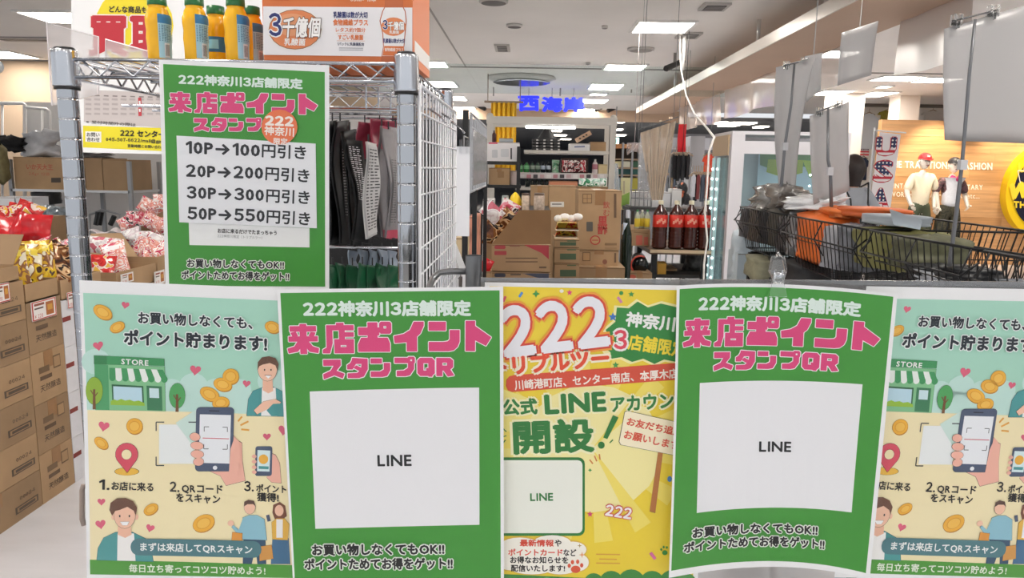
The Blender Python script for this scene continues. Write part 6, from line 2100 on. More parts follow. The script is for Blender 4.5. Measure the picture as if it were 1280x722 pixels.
a_, b_, c_, d_ = at(798, 175, 5.9), at(816, 170, 5.9), at(812, 250, 5.9), at(797, 250, 5.9)
b.sheet(lambda u, v: a_.lerp(b_, u).lerp(d_.lerp(c_, u), v) + Vector((0, .015 * math.sin(9 * u + 3 * v), 0)), 8, 6)
b.cyl(a_, (a_.x, a_.y, CEIL), .002, n=5)
o_ = b.build('clear_curtain', label='clear vinyl hanging left of the tan creased sheet', cat='vinyl sheet')

# ================================================================ lit glass showcase
YG = 4.45
gx0, gx1 = at(918, 250, YG).x, at(1053, 250, YG).x
gz = at(990, 169, YG).z
gd = .42
xl, yb = gx0, YG + gd
t = thing('glass_showcase', 'tall white framed glass showcase lit by rows of small lamps', 'showcase', ((gx0 + gx1) / 2, YG + gd / 2, 0))
FW = mat('d3d1d6', .35)
def post(x0, x1, y0, y1, z0, z1, nm='frame_post'): MB(FW).box(x0, x1, y0, y1, z0, z1).build(nm, t)
post(gx0 - .035, gx0 + .04, YG, YG + .05, 0, gz); post(gx1 - .04, gx1 + .02, YG, YG + .05, 0, gz)
post(gx0 - .035, gx0, yb - .04, yb, 0, gz); post(gx1 - .02, gx1 + .02, yb - .04, yb, 0, gz)
MB(FW).box(gx0 - .035, gx1 + .02, YG - .002, yb, gz, gz + .02).build('top_panel', t)
MB(FW).box(gx0 + .04, gx1 - .04, YG + .004, YG + .03, gz - .11, gz - .036).build('top_rail', t)
MB(mat('c9b08f', .5)).box(gx0 - .045, gx0 - .036, YG + .05, yb, gz - .12, gz).build('side_rail', t)
MB(mat('e3ecf2', .4)).box(gx0, gx1, yb - .012, yb - .002, .6, gz - .04).build('back_panel', t)
MB(FW).box(gx0 - .035, gx1 + .02, YG, yb, .05, .6).build('plinth', t)
for y in (.9, 1.2):
    MB(GLASS).box(gx0 + .01, gx1 - .02, YG + .04, yb - .02, y - .006, y).build('glass_shelf', t)
MB(GLASS).box(gx0 + .04, gx1 - .04, YG + .015, YG + .02, .6, gz - .11).build('front_glass', t)
MB(GLASS).box(gx0 - .02, gx0 - .015, YG + .05, yb - .04, .6, gz - .12).build('side_glass', t)
LED = mat('eafcff', .5, emit=5)
STR = mat('b6d9db', .3, emit=.25)
for (x, y, nm) in ((gx0 - .028, yb - .02, 'left'), (gx0 - .028, yb - .14, 'm')):
    b = MB(STR); b.box(x - .012, x - .006, y - .03, y + .03, .62, gz - .13); b.build('lamp_strip', t)
    b = MB(LED)
    z = .66
    while z < gz - .16:
        b.ball((x - .014, y, z), .0075, 6, 4); z += .062
    b.build('lamp_dots', t, kind='stuff')
b = MB(LED)
for z in [1.05 + .065 * i for i in range(7)]: b.ball((at(1012, 230, YG + .1).x, YG + .1, z), .007, 6, 4)
b.build('lamp_dots', t, kind='stuff')
# printed panel inside the case
sx0, sx1 = at(950, 200, YG + .3).x, at(1056, 200, YG + .3).x
b = MB(mat('bcd9ea', .5)); b.box(sx0, sx1, YG + .33, YG + .335, 1.0, at(990, 188, YG + .3).z); b.build('display_card', t)
Sg2 = quad((sx0, YG + .329, at(990, 188, YG + .3).z), (sx1, YG + .329, at(990, 188, YG + .3).z), (sx1, YG + .329, 1.0), (sx0, YG + .329, 1.0)); Sg2.cell = 0
p = Print(Sg2, .5, .001)
p.poly([(950, 189), (1056, 192), (1056, 206), (1035, 220), (1005, 208), (975, 216), (950, 206)], '5f8f4a', 1)
p.poly([(960, 199), (1004, 200), (1003, 216), (980, 222), (958, 215)], 'a8bd35', 2); p.poly([(1003, 200), (1030, 202), (1040, 214), (1012, 222)], 'a8c83a', 3)
p.build(t)

b = MB(mat('e9e6e2', .4)); b.smooth = True
b.tube([at(893, 171, 4.36), at(886, 190, 4.36), at(884, 230, 4.36), at(881, 265, 4.36), at(884, 300, 4.36), at(880, 330, 4.36), at(878, 420, 4.36), Vector((at(878, 420, 4.36).x, 4.36, .006))], .006, 6)
b.build('power_cord', label='white cord running down the lit left edge of the showcase', cat='cord')
# ================================================================ black wire baskets
WB_ = mat('1a1b1d', .35, .3)


def basket(X0, X1, Y0, Y1, zr, zb, label, sp=.03, tilt=0.0, wire=.0015):
    t = thing('wire_basket', label, 'basket', ((X0 + X1) / 2, (Y0 + Y1) / 2, zb), 'black wire baskets on the right')
    ins = .03
    T = lambda x, y, z: Vector((x, y, z - tilt * (x - X0)))
    top = [T(X0, Y0, zr), T(X1, Y0, zr), T(X1, Y1, zr), T(X0, Y1, zr)]
    bot = [T(X0 + ins, Y0 + ins, zb), T(X1 - ins, Y0 + ins, zb), T(X1 - ins, Y1 - ins, zb), T(X0 + ins, Y1 - ins, zb)]
    b = MB(WB_); b.smooth = True; b.tube(top, wire * 2.1, 6, closed=True); b.build('rim', t)
    b = MB(WB_); b.smooth = True; b.tube(bot, wire * 1.6, 6, closed=True); b.build('bottom_ring', t)
    for i in range(4):
        b = MB(WB_)
        A, B, C, D = top[i], top[(i + 1) % 4], bot[i], bot[(i + 1) % 4]
        n = max(2, int((B - A).length / sp))
        for k in range(n + 1): b.cyl(A.lerp(B, k / n), C.lerp(D, k / n), wire, n=4, caps=False)
        b.cyl(A.lerp(C, .45), B.lerp(D, .45), wire * 1.2, n=5)
        b.build(['front_wall', 'right_wall', 'back_wall', 'left_wall'][i], t, kind='stuff')
    b = MB(WB_)
    n = max(2, int((Y1 - Y0) / sp / 1.5))
    for k in range(n + 1): b.cyl(bot[0].lerp(bot[3], k / n), bot[1].lerp(bot[2], k / n), wire, n=4, caps=False)
    b.build('bottom_wires', t, kind='stuff')
    b = MB(WB_); b.smooth = True
    z = zr - .055
    b.tube([(X0 + .005, Y1, z + .03), (X0 - .025, Y1 - .01, z), (X0 - .025, Y0 + .01, z), (X0 + .005, Y0, z + .03)], wire * 1.7, 6)
    b.build('label_rail', t)
    m_ = max(2, int((Y1 - Y0) / .22))
    for k in range(m_ + 1):
        y = Y0 + .02 + (Y1 - Y0 - .04) * k / m_
        b = MB(WB_); b.smooth = True
        b.tube([(X0, y, zr), (X0 - .022, y, z), (X0 + .01, y, z - .05)], wire * 1.5, 5)
        b.build('rail_bracket', t)
    return t
ZR = 1.45 - .145
basket(.90, 1.36, 2.62, 3.2, ZR, ZR - .17, 'far black wire basket holding grey and clear bags')
basket(.90, 1.36, 2.0, 2.6, ZR, ZR - .17, 'middle black wire basket holding orange and grey goods')
basket(.90, 1.32, 1.50, 1.98, ZR, ZR - .17, 'black wire basket holding the olive bag, third from the far end', tilt=.14)
basket(.90, 1.28, 1.0, 1.48, ZR, ZR - .16, 'nearest black wire basket, mostly empty', tilt=.14)
basket(.98, 1.4, 2.5, 3.15, 1.06, .93, 'lower black wire basket under the far one')
# carrying frame
t = thing('basket_stand', 'black steel stand under the wire baskets', 'stand', (1.1, 2.1, 0))
for y in (1.15, 2.0, 2.61, 3.17):
    for x in (.95, 1.33):
        b = MB(WB_); b.box(x - .01, x + .01, y - .01, y + .01, 0, ZR - .19 - (.06 if y < 1.9 else 0)); b.build('post', t)
    b = MB(WB_); b.box(.95, 1.33, y - .008, y + .008, ZR - .2 - (.06 if y < 1.9 else 0), ZR - .186 - (.06 if y < 1.9 else 0)); b.build('cross_bar', t)
for x in (.95, 1.33):
    b = MB(WB_); b.box(x - .008, x + .008, 1.1, 3.2, .5, .52); b.build('side_bar', t)


def goods(px, py, Y, w, h, d, m, label, rot=0.0, name='clothing_pack', cat='pack', sd=0, crump=.16, group=None):
    """soft pack standing in a basket: rounded crumpled block"""
    c = at(px, py, Y)
    rnd = random.Random(sd)
    t = thing(name, label, cat, c - Vector((0, 0, h / 2)), group)
    b = MB(m); b.smooth = True
    n, mm_ = 18, 10
    R = Matrix.Rotation(rot, 3, 'Z')
    vs = []
    for j in range(mm_ + 1):
        v = j / mm_
        k = min(1, (math.sin(PI * v) + .02) * 3.2) ** .6
        for i in range(n):
            a = 2 * PI * i / n
            cx_, sy = math.cos(a), math.sin(a)
            e = 1 / (abs(cx_) ** 4 + abs(sy) ** 4) ** .25
            nz = 1 + crump * noise.noise(Vector((cx_ * 2 + sd, sy * 2, v * 5)))
            vs.append(c + R @ Vector((cx_ * e * w / 2 * k * nz, sy * e * d / 2 * k * nz, (v - .5) * h * nz)))
    b.add(vs, [(j * n + i, j * n + (i + 1) % n, (j + 1) * n + (i + 1) % n, (j + 1) * n + i) for j in range(mm_) for i in range(n)] + [tuple(range(n))[::-1], tuple(range(mm_ * n, mm_ * n + n))])
    b.build('wrap', t)
    return t
GBAG = film('grey_bag', gloss=.35, dens=.65, dens_col='a8a39d', rough=.15, bump=1.0, scale=14)
CBAG = film('clear_bag', gloss=.5, dens=.45, dens_col='dfe4e8', rough=.1, bump=1.2, scale=16)
def gx(px0, py0, px1, py1, w, m, label, X=.925, **k):
    '''goods standing just behind the aisle side of the baskets, given by what the photo shows of that side'''
    ym = (py0 + py1) / 2
    ya, yb_ = atx(px1, ym, X).y, atx(px0, ym, X).y
    pm = (px0 + px1) / 2
    zt_, zb_ = atx(pm, py0, X).z, atx(pm, py1, X).z
    c = Vector((X + w / 2, (ya + yb_) / 2, (zt_ + zb_) / 2))
    q = proj(c)
    return goods(q[0], q[1], c.y, w, zt_ - zb_, yb_ - ya, m, label, **k)
gx(936, 232, 957, 262, .12, GBAG, 'crumpled grey plastic bag at the left end of the far basket', sd=1, crump=.5)
gx(955, 230, 973, 262, .12, GBAG, 'second crumpled grey plastic bag beside the left one', sd=2, crump=.5)
gx(970, 240, 984, 262, .09, mat('4a4542', .3, bump=.6), 'dark grey bag behind the pole in the far basket', sd=3, crump=.4)
gx(982, 244, 1010, 262, .12, mat('e9ecef', .15, var=.1, scale=20, bump=.9), 'white glossy bag lying on top of the far basket', rot=.3, sd=4, crump=.4)
for k, (px, hx, lb) in enumerate(((927, '4a494c', 'charcoal'), (938, '5a5048', 'dark brown'), (950, '2c2d31', 'black'), (962, '4b463e', 'brownish grey'))):
    gx(px - 5.5, 258, px + 5.5, 300 + k * 4, .2, mat(hx, .5, var=.35, scale=20, bump=.4), lb + ' folded garment in the far basket', sd=10 + k)
gx(968, 266, 982, 318, .12, mat('4e4d50', .3, var=.6, scale=18, bump=.8), 'grey and black patterned pack in the far basket', sd=14)
gx(980, 262, 991, 322, .1, CBAG, 'clear plastic pack beside the large orange one', sd=15, crump=.4)
ORG = mat('e0702e', .45, var=.12, scale=10, bump=.5)
gx(990, 263, 1022, 331, .15, ORG, 'large orange pack behind the basket wires', sd=20)
gx(1008, 257, 1040, 272, .13, mat('e07a3a', .4, bump=.8), 'orange wrapped pack lying on the large orange one', sd=21, crump=.4, X=.96)
gx(1024, 278, 1042, 338, .14, mat('9fa1a8', .5, var=.3, scale=15), 'light grey pack behind the basket wires', sd=22)
gx(1043, 280, 1056, 340, .14, mat('6c6f76', .5, var=.3), 'slate grey pack beside the light grey one', sd=23)
gx(1040, 258, 1092, 272, .14, mat('d0642c', .5), 'flat orange pack on top of the middle basket', sd=24, X=.99)
gx(1070, 267, 1112, 281, .13, mat('9fa9b2', .5), 'flat blue grey pack on top of the olive bag', sd=25, crump=.05, X=.95)
q = [at(1113, 262, 1.95), at(1153, 276, 1.93), at(1150, 287, 1.85), at(1118, 281, 1.85)]
t = thing('plastic_tray', 'tilted blue grey plastic tray beside the olive bag', 'tray', q[3]); b = MB(mat('8b9aa6', .35)); b.hexa(q[3], q[2], q[1], q[0], (0, .006, .002)); b.build('panel', t)
OLV = mat('86844f', .6, var=.12, scale=9, bump=.4)
gx(1060, 283, 1104, 339, .2, OLV, 'big olive green bag in the third basket', sd=30)
gx(1106, 292, 1138, 336, .16, mat('55563f', .6, var=.3), 'dark olive pack leaning beside the big olive bag', sd=31)
for k, (a0, b0, a1, b1, hx, lb) in enumerate(((1128, 330, 1160, 352, '2a2c30', 'black cloth heap beside the dark olive pack'), (1165, 332, 1200, 354, '1f2124', 'dark rolled garment in the nearest basket'),
                                             (1140, 338, 1170, 356, 'c9cdd4', 'pale plastic pack at the bottom of the third basket'), (1240, 350, 1268, 366, '6f747c', 'small grey pack in the nearest basket'))):
    gx(a0, b0, a1, b1, .10, mat(hx, .5, var=.3, scale=20, bump=.5), lb, sd=40 + k, crump=.4)
for k, (px, py, Y, hx, w, h, lb) in enumerate(((955, 335, 2.95, '8c8a72', .12, .10, 'khaki pack in the lower basket'), (985, 338, 2.85, '3a3a38', .14, .10, 'dark pack in the lower basket'), (1020, 345, 2.6, '1e1f22', .2, .12, 'black pack at the near end of the lower basket'))):
    goods(px, py, Y, w, h, .2, mat(hx, .6, var=.2), lb, sd=50 + k)
simple_box(920, 316, 946, 400, 3.3, .16, mat('bccad2', .5), 'grey box carrying the pale blue bag beside the showcase', zb=0)
goods(932, 316, 3.38, .12, .24, .1, mat('c6d2da', .3, bump=.6), 'pale blue plastic bag standing beside the showcase', sd=60, crump=.3)
MB(mat('17181a', .6)).box(1.45, 1.5, 1.1, 3.2, 0, 1.12).build('dark_panel', label='dark panel closing the back of the basket stand', cat='panel')
# ================================================================ chrome wire shelf at the left
YSF, YSB = .98, 1.42
XLP = (at(88, 130, YSF).x + at(100, 350, YSF).x) / 2
XRP = (at(508.5, 170, YSF).x + at(509, 340, YSF).x) / 2
ZS = (at(150, 73, YSF).z + at(450, 82, YSF).z) / 2
sh = thing('wire_shelf', 'chrome wire shelf unit carrying bottles and the orange carton', 'shelf unit', ((XLP + XRP) / 2, 1.2, 0))
R0 = .0127


def ring_post(x, y, top, dark=False):
    b = MB(CHROMED); b.smooth = True
    pr = [(R0 * .95, .0)]
    z = .03
    while z < top:
        pr += [(R0, z - .0022), (R0, z - .0007), (R0 * .95, z), (R0, z + .0007), (R0, z + .0022)]
        z += .0254
    pr.append((R0, top))
    b.lathe((x, y, 0), pr, 16)
    return b.build('post', sh)


for x in (XLP, XRP):
    for y in (YSF, YSB):
        ring_post(x, y, ZS + .012)
        b = MB(CHROME); b.smooth = True
        b.lathe((x, y, ZS - .034), [(R0 + .001, 0), (.0163, .0), (.0165, .001), (.0165, .003), (.0159, .041), (.0159, .044), (.0156, .0455), (R0, .046)], 18)
        b.build('collar', sh)
        b = MB(mat('1b1b1d', .4)); b.smooth = True; b.lathe((x, y, ZS - .038), [(R0 + .0005, 0), (.0155, 0), (.0155, .0045), (R0, .0045)], 18); b.build('sleeve_ring', sh)
        b = MB(mat('2a2b2e', .4)); b.smooth = True; b.lathe((x, y, ZS + .012), [(R0, 0), (R0 * .9, .003), (.002, .004)], 16); b.build('post_cap', sh)
b = MB(mat('9b8a80', .4)); b.smooth = True; b.tube([at(104.5, 606, .98), at(102.5, 612, .98), at(102.5, 648, .98), at(105, 656, .98)], .0035, 8); b.build('bumper', sh)


def truss(p0, p1, h, n, r=.0024):
    b = MB(CHROME); b.smooth = True
    p0, p1 = Vector(p0), Vector(p1)
    dn = Vector((0, 0, -h))
    b.cyl(p0, p1, r, n=8); b.cyl(p0 + dn, p1 + dn, r, n=8)
    b.build('shelf_rail', sh)
    b = MB(CHROME); b.smooth = True
    pts = []
    for k in range(2 * n + 1):
        q = p0.lerp(p1, .03 + .94 * k / (2 * n))
        pts.append(q + (dn if k % 2 else Vector()) * .9 + dn * .05)
    b.tube(pts, r * .7, 6)
    b.build('zigzag_wire', sh)


truss((XLP + .012, YSF - .004, ZS), (XRP - .012, YSF - .004, ZS), .022, 9)
truss((XLP + .012, YSB, ZS), (XRP - .012, YSB, ZS), .022, 9)
truss((XLP, YSF + .012, ZS), (XLP, YSB - .012, ZS), .022, 9)
truss((XRP, YSF + .012, ZS), (XRP, YSB - .012, ZS), .022, 9)
nW = 16
for k in range(nW):
    x = XLP + (XRP - XLP) * (k + 1) / (nW + 1)
    b = MB(CHROME); b.smooth = True; b.cyl((x, YSF, ZS), (x, YSB, ZS), .0017, n=6); b.build('deck_wire', sh)
for y in (1.09, 1.20, 1.31):
    b = MB(CHROME); b.smooth = True; b.cyl((XLP, y, ZS - .004), (XRP, y, ZS - .004), .0024, n=6); b.build('cross_wire', sh)
# second tier low, hidden behind the posters
ZL = at(450, 372, 1.2).z - .16
for y in (YSF, YSB): b = MB(CHROME); b.cyl((XLP, y, ZL), (XRP, y, ZL), .003, n=6); b.build('shelf_rail', sh)
for k in range(12):
    x = XLP + (XRP - XLP) * (k + 1) / 13
    b = MB(CHROME); b.cyl((x, YSF, ZL + .003), (x, YSB, ZL + .003), .002, n=5); b.build('deck_wire', sh)

# ---------------------------------------------------------------- orange drink carton
X0, X1 = at(329, 40, .985).x, at(516, 42, .985).x
ZC0, ZC1 = ZS + .0025, ZS + .115
t = thing('drink_carton', 'orange and white drink carton on top of the wire shelf', 'carton', ((X0 + X1) / 2, 1.07, ZC0))
ORC = mat('e0793f', .45)
b = MB(ORC); b.box(X0, X1, .985, 1.145, ZC0, ZC1); b.build('body', t)
b = MB(mat('ece9e8', .45)); b.box(X1, X1 + .0005, 1.0, 1.145, at(516, 68, .985).z, at(516, 48, .985).z); b.build('side_panel', t)
S = quad((X0, .9842, ZC1), (X1, .9842, ZC1), (X1, .9842, ZC0), (X0, .9842, ZC0)); S.cell = 0
p = Print(S, .4, .00025)
I = p.poly
I([(329, 8), (515.5, 9.5), (515.5, 71), (329, 68.5)], 'f1eff1', 1, 'print')
I([(430, -6), (447, -6), (447, 2), (430, 2)], 'e0793f', 1, 'print')
p.ell(369, 37, 34.5, 26.5, 'f3efe9', 2); p.ell(369, 37, 33, 25, '7a4a30', 2.5); p.ell(369, 37, 32.3, 24.3, 'e88a55', 3.5); p.ell(365, 31, 22, 14, 'eda273', 4)
p.text('3', (337, 31), (352, 31), 28, '2a3170', 6, .8, outs=(('fbfafa', 1.6),))
p.text('千億個', (354, 34.5), (400.5, 34.5), 24, 'fbf8f5', 7, .8, outs=(('4a2a22', 1.0),), slant=.12)
p.text('乳酸菌', (356, 52.5), (382, 53), 8.5, 'f7efe9', 7, .3, slant=.1)
for a, x0, x1, y, h, c, bo in (('乳酸菌は数が大切', 417, 459.5, 18.5, 7.6, '2a3170', .3), ('食物繊維プラス', 416.5, 460, 28, 7.6, 'e0793f', .3), ('レタス約1個分', 420, 457, 37.3, 5.6, 'e0793f', .1),
                        ('すごい乳酸菌', 423, 454, 46.6, 6.2, 'e0793f', .25), ('1パックに乳酸菌配合', 422, 455.5, 55, 4, '3a3a5a', .1)):
    p.text(a, (x0, y), (x1, y + .4), h, c, 3, bo)
for y in (60, 62.5): p.line((424, y), (454, y + .3), .7, '7a7a86', 2)
p.line((421, 42), (456, 42.3), .5, 'e0a27c', 2); p.line((421, 51), (456, 51.3), .5, 'e0a27c', 2)
I([(481, -4), (504, -4), (504, 8), (507, 14), (508.5, 26), (507, 42), (505.5, 58), (508, 78), (476, 76), (479, 58), (478, 42), (474.5, 26), (478, 14), (481, 8)], 'c96a3c', 2)
I([(481.5, 9.5), (503.5, 9.5), (506, 14.5), (507.3, 26), (505.8, 42), (504.6, 58), (507, 60), (506, 70), (478, 70), (480, 58), (479.2, 42), (475.8, 26), (479, 14.5)], 'f4f2f2', 3)
p.ell(492, 33.5, 15.5, 11.5, 'e88a55', 4); p.text('3', (479, 31), (484.5, 31), 11, '2a3170', 5, .4, outs=(('fbfafa', .7),)); p.text('千億個', (485.5, 32.5), (505, 32.5), 10, 'fbf8f5', 5, .4, outs=(('4a2a22', .4),))
p.text('乳酸菌', (487, 40.5), (499, 40.5), 4, 'f7efe9', 5, .1); p.text('乳酸菌は数が大切', (479, 51), (506, 51.5), 5.6, '2a3170', 4, .2)
I([(480.5, 57.5), (505, 58), (506, 70), (478.5, 69.5)], 'e0793f', 4); p.text('食物繊維プラス', (481, 62), (504.5, 62.5), 4.5, 'fbeee4', 5, .1)
p.text('65ml×10本', (438, -1), (470, -.5), 6, 'f4e3d6', 3, .2); p.line((339, -1), (361, -.5), 2, 'c25a34', 2)
p.build(t)

# ---------------------------------------------------------------- small drink bottles
YELB = mat('f8bb1a', .22, var=.05, scale=20); LBL = mat('a9d3e0', .35); LB2 = mat('2f78a8', .35); CAPG = mat('1f6b38', .3)


def small_bottle(px, Y, label, lab='side', wpx=34):
    c = at(px, 73, Y)
    r = wpx / 2 * Y / FPX * .86
    H = .092
    Q = .87
    z0 = ZS + .002
    t = thing('drink_bottle', label, 'bottle', (c.x, Y, z0), 'small yellow drink bottles on the wire shelf')
    prof = [(r * .82, 0), (r * .92, .003), (r * .93, .02), (r * .98, .032), (r * .93, .044), (r, .054), (r, .062), (r * .80, .073), (r * .66, .078), (r * .72, .0795)]
    prof = [(a_, b_ * Q) for a_, b_ in prof]
    b = MB(YELB); b.smooth = True; b.lathe((c.x, Y, z0), prof, 24); b.build('body', t)
    b = MB(CAPG); b.smooth = True; b.lathe((c.x, Y, z0), [(r * .74, .0795 * Q), (r * .76, .081 * Q), (r * .74, .092 * Q), (r * .6, .093 * Q)], 20); b.build('cap', t)
    # wrap label on part of the circumference
    def wrap(a0, a1, za, zb, m, nm, lift=.0004):
        b = MB(m); b.smooth = True

        def f(u, v):
            z = za + (zb - za) * v
            rr = r
            for (r1, z1), (r2, z2) in zip(prof, prof[1:]):
                if z1 <= z <= z2: rr = r1 + (r2 - r1) * (z - z1) / (z2 - z1 + 1e-9)
            a = math.radians(a0 + (a1 - a0) * u)
            return (c.x + (rr + lift) * math.cos(a), Y + (rr + lift) * math.sin(a), z0 + z)
        b.sheet(f, 12, 12); b.build(nm, t)
        return f
    if lab == 'side':
        wrap(-66, 20, .003, .057, LBL, 'label_wrap')
        wrap(-66, 20, .046, .0575, LB2, 'label_head', .0006)
        f = wrap(-40, -12, .004, .022, mat('f0f2f3', .4), 'barcode_patch', .0007)
        b = MB(mat('22242a', .5))
        for k in range(9):
            a = -37 + 2.5 * k
            q0, q1 = math.radians(a), math.radians(a + (1.2 if k % 3 else .7))
            rr = r * .95 + .0012
            b.add([(c.x + rr * math.cos(q), Y + rr * math.sin(q), z0 + z) for z in (.006, .02) for q in (q0, q1)], [(0, 1, 3, 2)])
        b.build('barcode', t, kind='stuff')
        b = MB(mat('5b86a0', .5))
        for k in range(10):
            z = .024 + .0021 * k
            for j in range(7):
                q0, q1 = math.radians(-62 + 11 * j), math.radians(-62 + 11 * j + 5 + (k * j) % 5)
                rr = r * 1.0 + .0009
                b.add([(c.x + rr * math.cos(q), Y + rr * math.sin(q), z0 + zz) for zz in (z, z + .0011) for q in (q0, q1)], [(0, 1, 3, 2)])
        b.build('small_print', t, kind='stuff')
    else:
        wrap(-170, -10, .019, .039, LB2, 'label_wrap')
        wrap(-125, -60, .023, .035, mat('8fd0e8', .4), 'label_text_patch', .0007)
    return t


small_bottle(200, 1.0, 'front yellow drink bottle at the left end of the shelf')
small_bottle(246, 1.0, 'front yellow drink bottle, second from the left')
small_bottle(297, 1.0, 'front yellow drink bottle, third from the left')
small_bottle(272, 1.055, 'yellow bottle with blue front label in the second row', 'front', 32)
small_bottle(316, 1.055, 'yellow bottle at the right of the second row beside the carton', 'side', 32)
small_bottle(225, 1.11, 'yellow bottle half hidden in the rear row', 'front', 30) if 0 else None

# clear sign holders behind the bottles
HOLD = film('holder', gloss=.12, dens=.35, dens_col='e2dcdc', rough=.1)
for k, (q, Y, lb) in enumerate(((((58, 28), (123, 46), (123, 118), (65, 132)), 1.419, 'tall clear acrylic sign holder behind the left shelf post'), (((132, 49), (200, 68), (200, 100), (132, 96)), 1.419, 'lower clear acrylic holder behind the first bottle'))):
    q = [at(x, y, Y) for x, y in q]
    t = thing('acrylic_holder', lb, 'sign holder', q[3]); b = MB(HOLD); b.hexa(q[3], q[2], q[1], q[0], (0, .003, 0)); b.build('panel', t)
    b = MB(mat('d9d3d6', .3)); e = (q[1] - q[0]) * .03
    b.tube([q[3], q[0], q[1], q[2]], .0014, 5); b.build('edge', t)

# ---------------------------------------------------------------- big poster behind with the yellow circle
YB_ = 2.3
t, Sb = poster(ctrl4((89, -30, YB_), (400, -30, YB_), (400, 197, YB_), (89, 190, YB_)), 'big white wall poster with yellow circle and red characters behind the bottles', False)
p = Print(Sb, .5, .0006)
p.ell(168, 32, 49, 49, 'f0dc2e', 1, group='background')
p.text('どんな商品も', (137, 11.5), (184, 12.5), 8, '3a3426', 3, .3)
p.text('買取', (112.5, 45), (213, 46), 47, 'c22f3c', 4, 2.2, outs=(('f5efe9', 1.6),))
p.poly([(105, 112), (206, 116), (206, 160), (105, 152)], 'cfc6c4', 1, 'background')
for k in range(9):
    p.line((108 + 11 * k, 119 + .3 * k), (114 + 11 * k, 119.3 + .3 * k), 1.6, '8f8584', 2)
    for j in range(4): p.line((107 + 11 * k, 124 + 6 * j), (114.5 + 11 * k, 124.4 + 6 * j), 2.6, 'b9afae', 2)
p.line((175, 122), (175.5, 145), 4, 'c9424a', 3); p.line((175, 126), (175.5, 131), 2, 'f2efee', 4); p.line((175, 136), (175.5, 140), 2, 'f2efee', 4)
p.text('※受付時間外の際は', (108, 152), (170, 156), 4, '55504f', 3, .05)
p.poly([(104, 157), (208, 160), (208, 189), (104, 184)], 'efe02c', 1.5, 'background')
p.poly([(107, 164), (127, 164.5), (127, 178), (107, 177)], 'f6f4ee', 2.5, 'background')
p.text('お問い', (109, 168), (125, 168.5), 5, '3a3a34', 4, .1); p.text('合わせ', (109, 174), (125, 174.5), 5, '3a3a34', 4, .1)
p.text('222 センター', (151, 166), (206, 168), 7.5, '2f3222', 4, .4)
p.text('045-507-6622/mail@gpm', (133, 174.5), (206, 177), 5.5, '3a3c2c', 4, .15)
p.text('営業時間とお問い合わせ', (160, 182), (206, 184), 4, '3a3c2c', 4, .1)
p.build(t)
b = MB(mat('b9b5b0', .5))
for x in (140, 340): q = at(x, -28, YB_ + .005); b.cyl((q.x, q.y, q.z), (q.x, q.y, CEIL), .002, n=5)
b.build('hanging_wire', t)

# ================================================================ packages hanging under the shelf
def pouch_px(q, Ys, m, label, group=None, panel=None, wob=.004, name='hanging_pouch', cat='package', sd=0, foot=None):
    P = [at(x, y, Ys[i]) for i, (x, y) in enumerate(q)]
    t = thing(name, label, cat, (P[2] + P[3]) / 2, group)
    n = (P[1] - P[0]).cross(P[3] - P[0]).normalized()
    rnd = random.Random(sd); a, c_ = rnd.uniform(0, 6), rnd.uniform(0, 6)
    def f(lift):
        return lambda u, v: P[0].lerp(P[1], u).lerp(P[3].lerp(P[2], u), v) + n * (wob * math.sin(5 * v + a) + wob * .6 * math.sin(3 * u + 7 * v + c_) + lift + .002 * math.sin(PI * u) * math.sin(PI * v))
    b = MB(m); b.smooth = True; b.sheet(f(0), 8, 16, .003); b.build('pouch', t)
    if panel:
        u0, u1, v0, v1, pm, lines = panel
        sgn = 1 if n.y < 0 else -1
        g = f(.0012 if sgn > 0 else -.0042)
        b = MB(pm); b.smooth = True; b.sheet(lambda u, v: g(u0 + (u1 - u0) * u, v0 + (v1 - v0) * v), 5, 14); b.build('printed_panel', t)
        if lines:
            g2 = f(.0017 if sgn > 0 else -.0047)
            b = MB(lines)
            for k in range(26):
                v = v0 + (v1 - v0) * (.04 + .92 * k / 26)
                for j in range(3):
                    x = .08 + .3 * j
                    e = x + .12 + rnd.random() * .16
                    b.add([g2(u0 + (u1 - u0) * uu, vv) for vv in (v, v + (v1 - v0) * .014) for uu in (x, e)], [(0, 1, 3, 2)])
            b.build('small_print', t, kind='stuff')
    if foot:
        g3 = f(.001 if n.y < 0 else -.004); b = MB(foot); b.smooth = True; b.sheet(lambda u, v: g3(u, .93 + .075 * v), 5, 2); b.build('foot_band', t)
    # loop on the peg
    m_ = (P[0] + P[1]) / 2
    b = MB(mat('2a2b2d', .4)); b.tube([m_, m_ + Vector((0, 0, .012))], .0012, 5); b.build('loop', t)
    return t


BK = mat('0d0d0f', .4, var=.3, scale=14, bump=.2, spec=.3); BK2 = mat('151518', .4, var=.3, scale=14, bump=.2, spec=.3)
TXTP = mat('c9c8c8', .4); TXT = mat('4b4a4c', .5); GRP = mat('8d8a8d', .35, var=.1, scale=20); WTX = mat('b5b5b8', .5); PKM = mat('b8435c', .4, var=.15, scale=18)
pg = 'hanging retail packages under the wire shelf'
pouch_px([(408, 152), (423, 150), (424, 300), (409, 306)], (1.14, 1.16, 1.16, 1.14), BK, 'leftmost black hanging package under the shelf', pg, sd=1)
pouch_px([(416, 152), (434, 150), (437, 306), (421, 304)], (1.12, 1.18, 1.18, 1.12), BK2, 'second black hanging package from the left', pg, sd=2, panel=(.55, .95, .15, .8, BK, WTX))
pouch_px([(428, 164), (446, 161), (451, 306), (436, 307)], (1.10, 1.16, 1.16, 1.10), BK, 'third black hanging package, with thin white print', pg, sd=3, panel=(.35, .95, .12, .55, BK2, WTX))
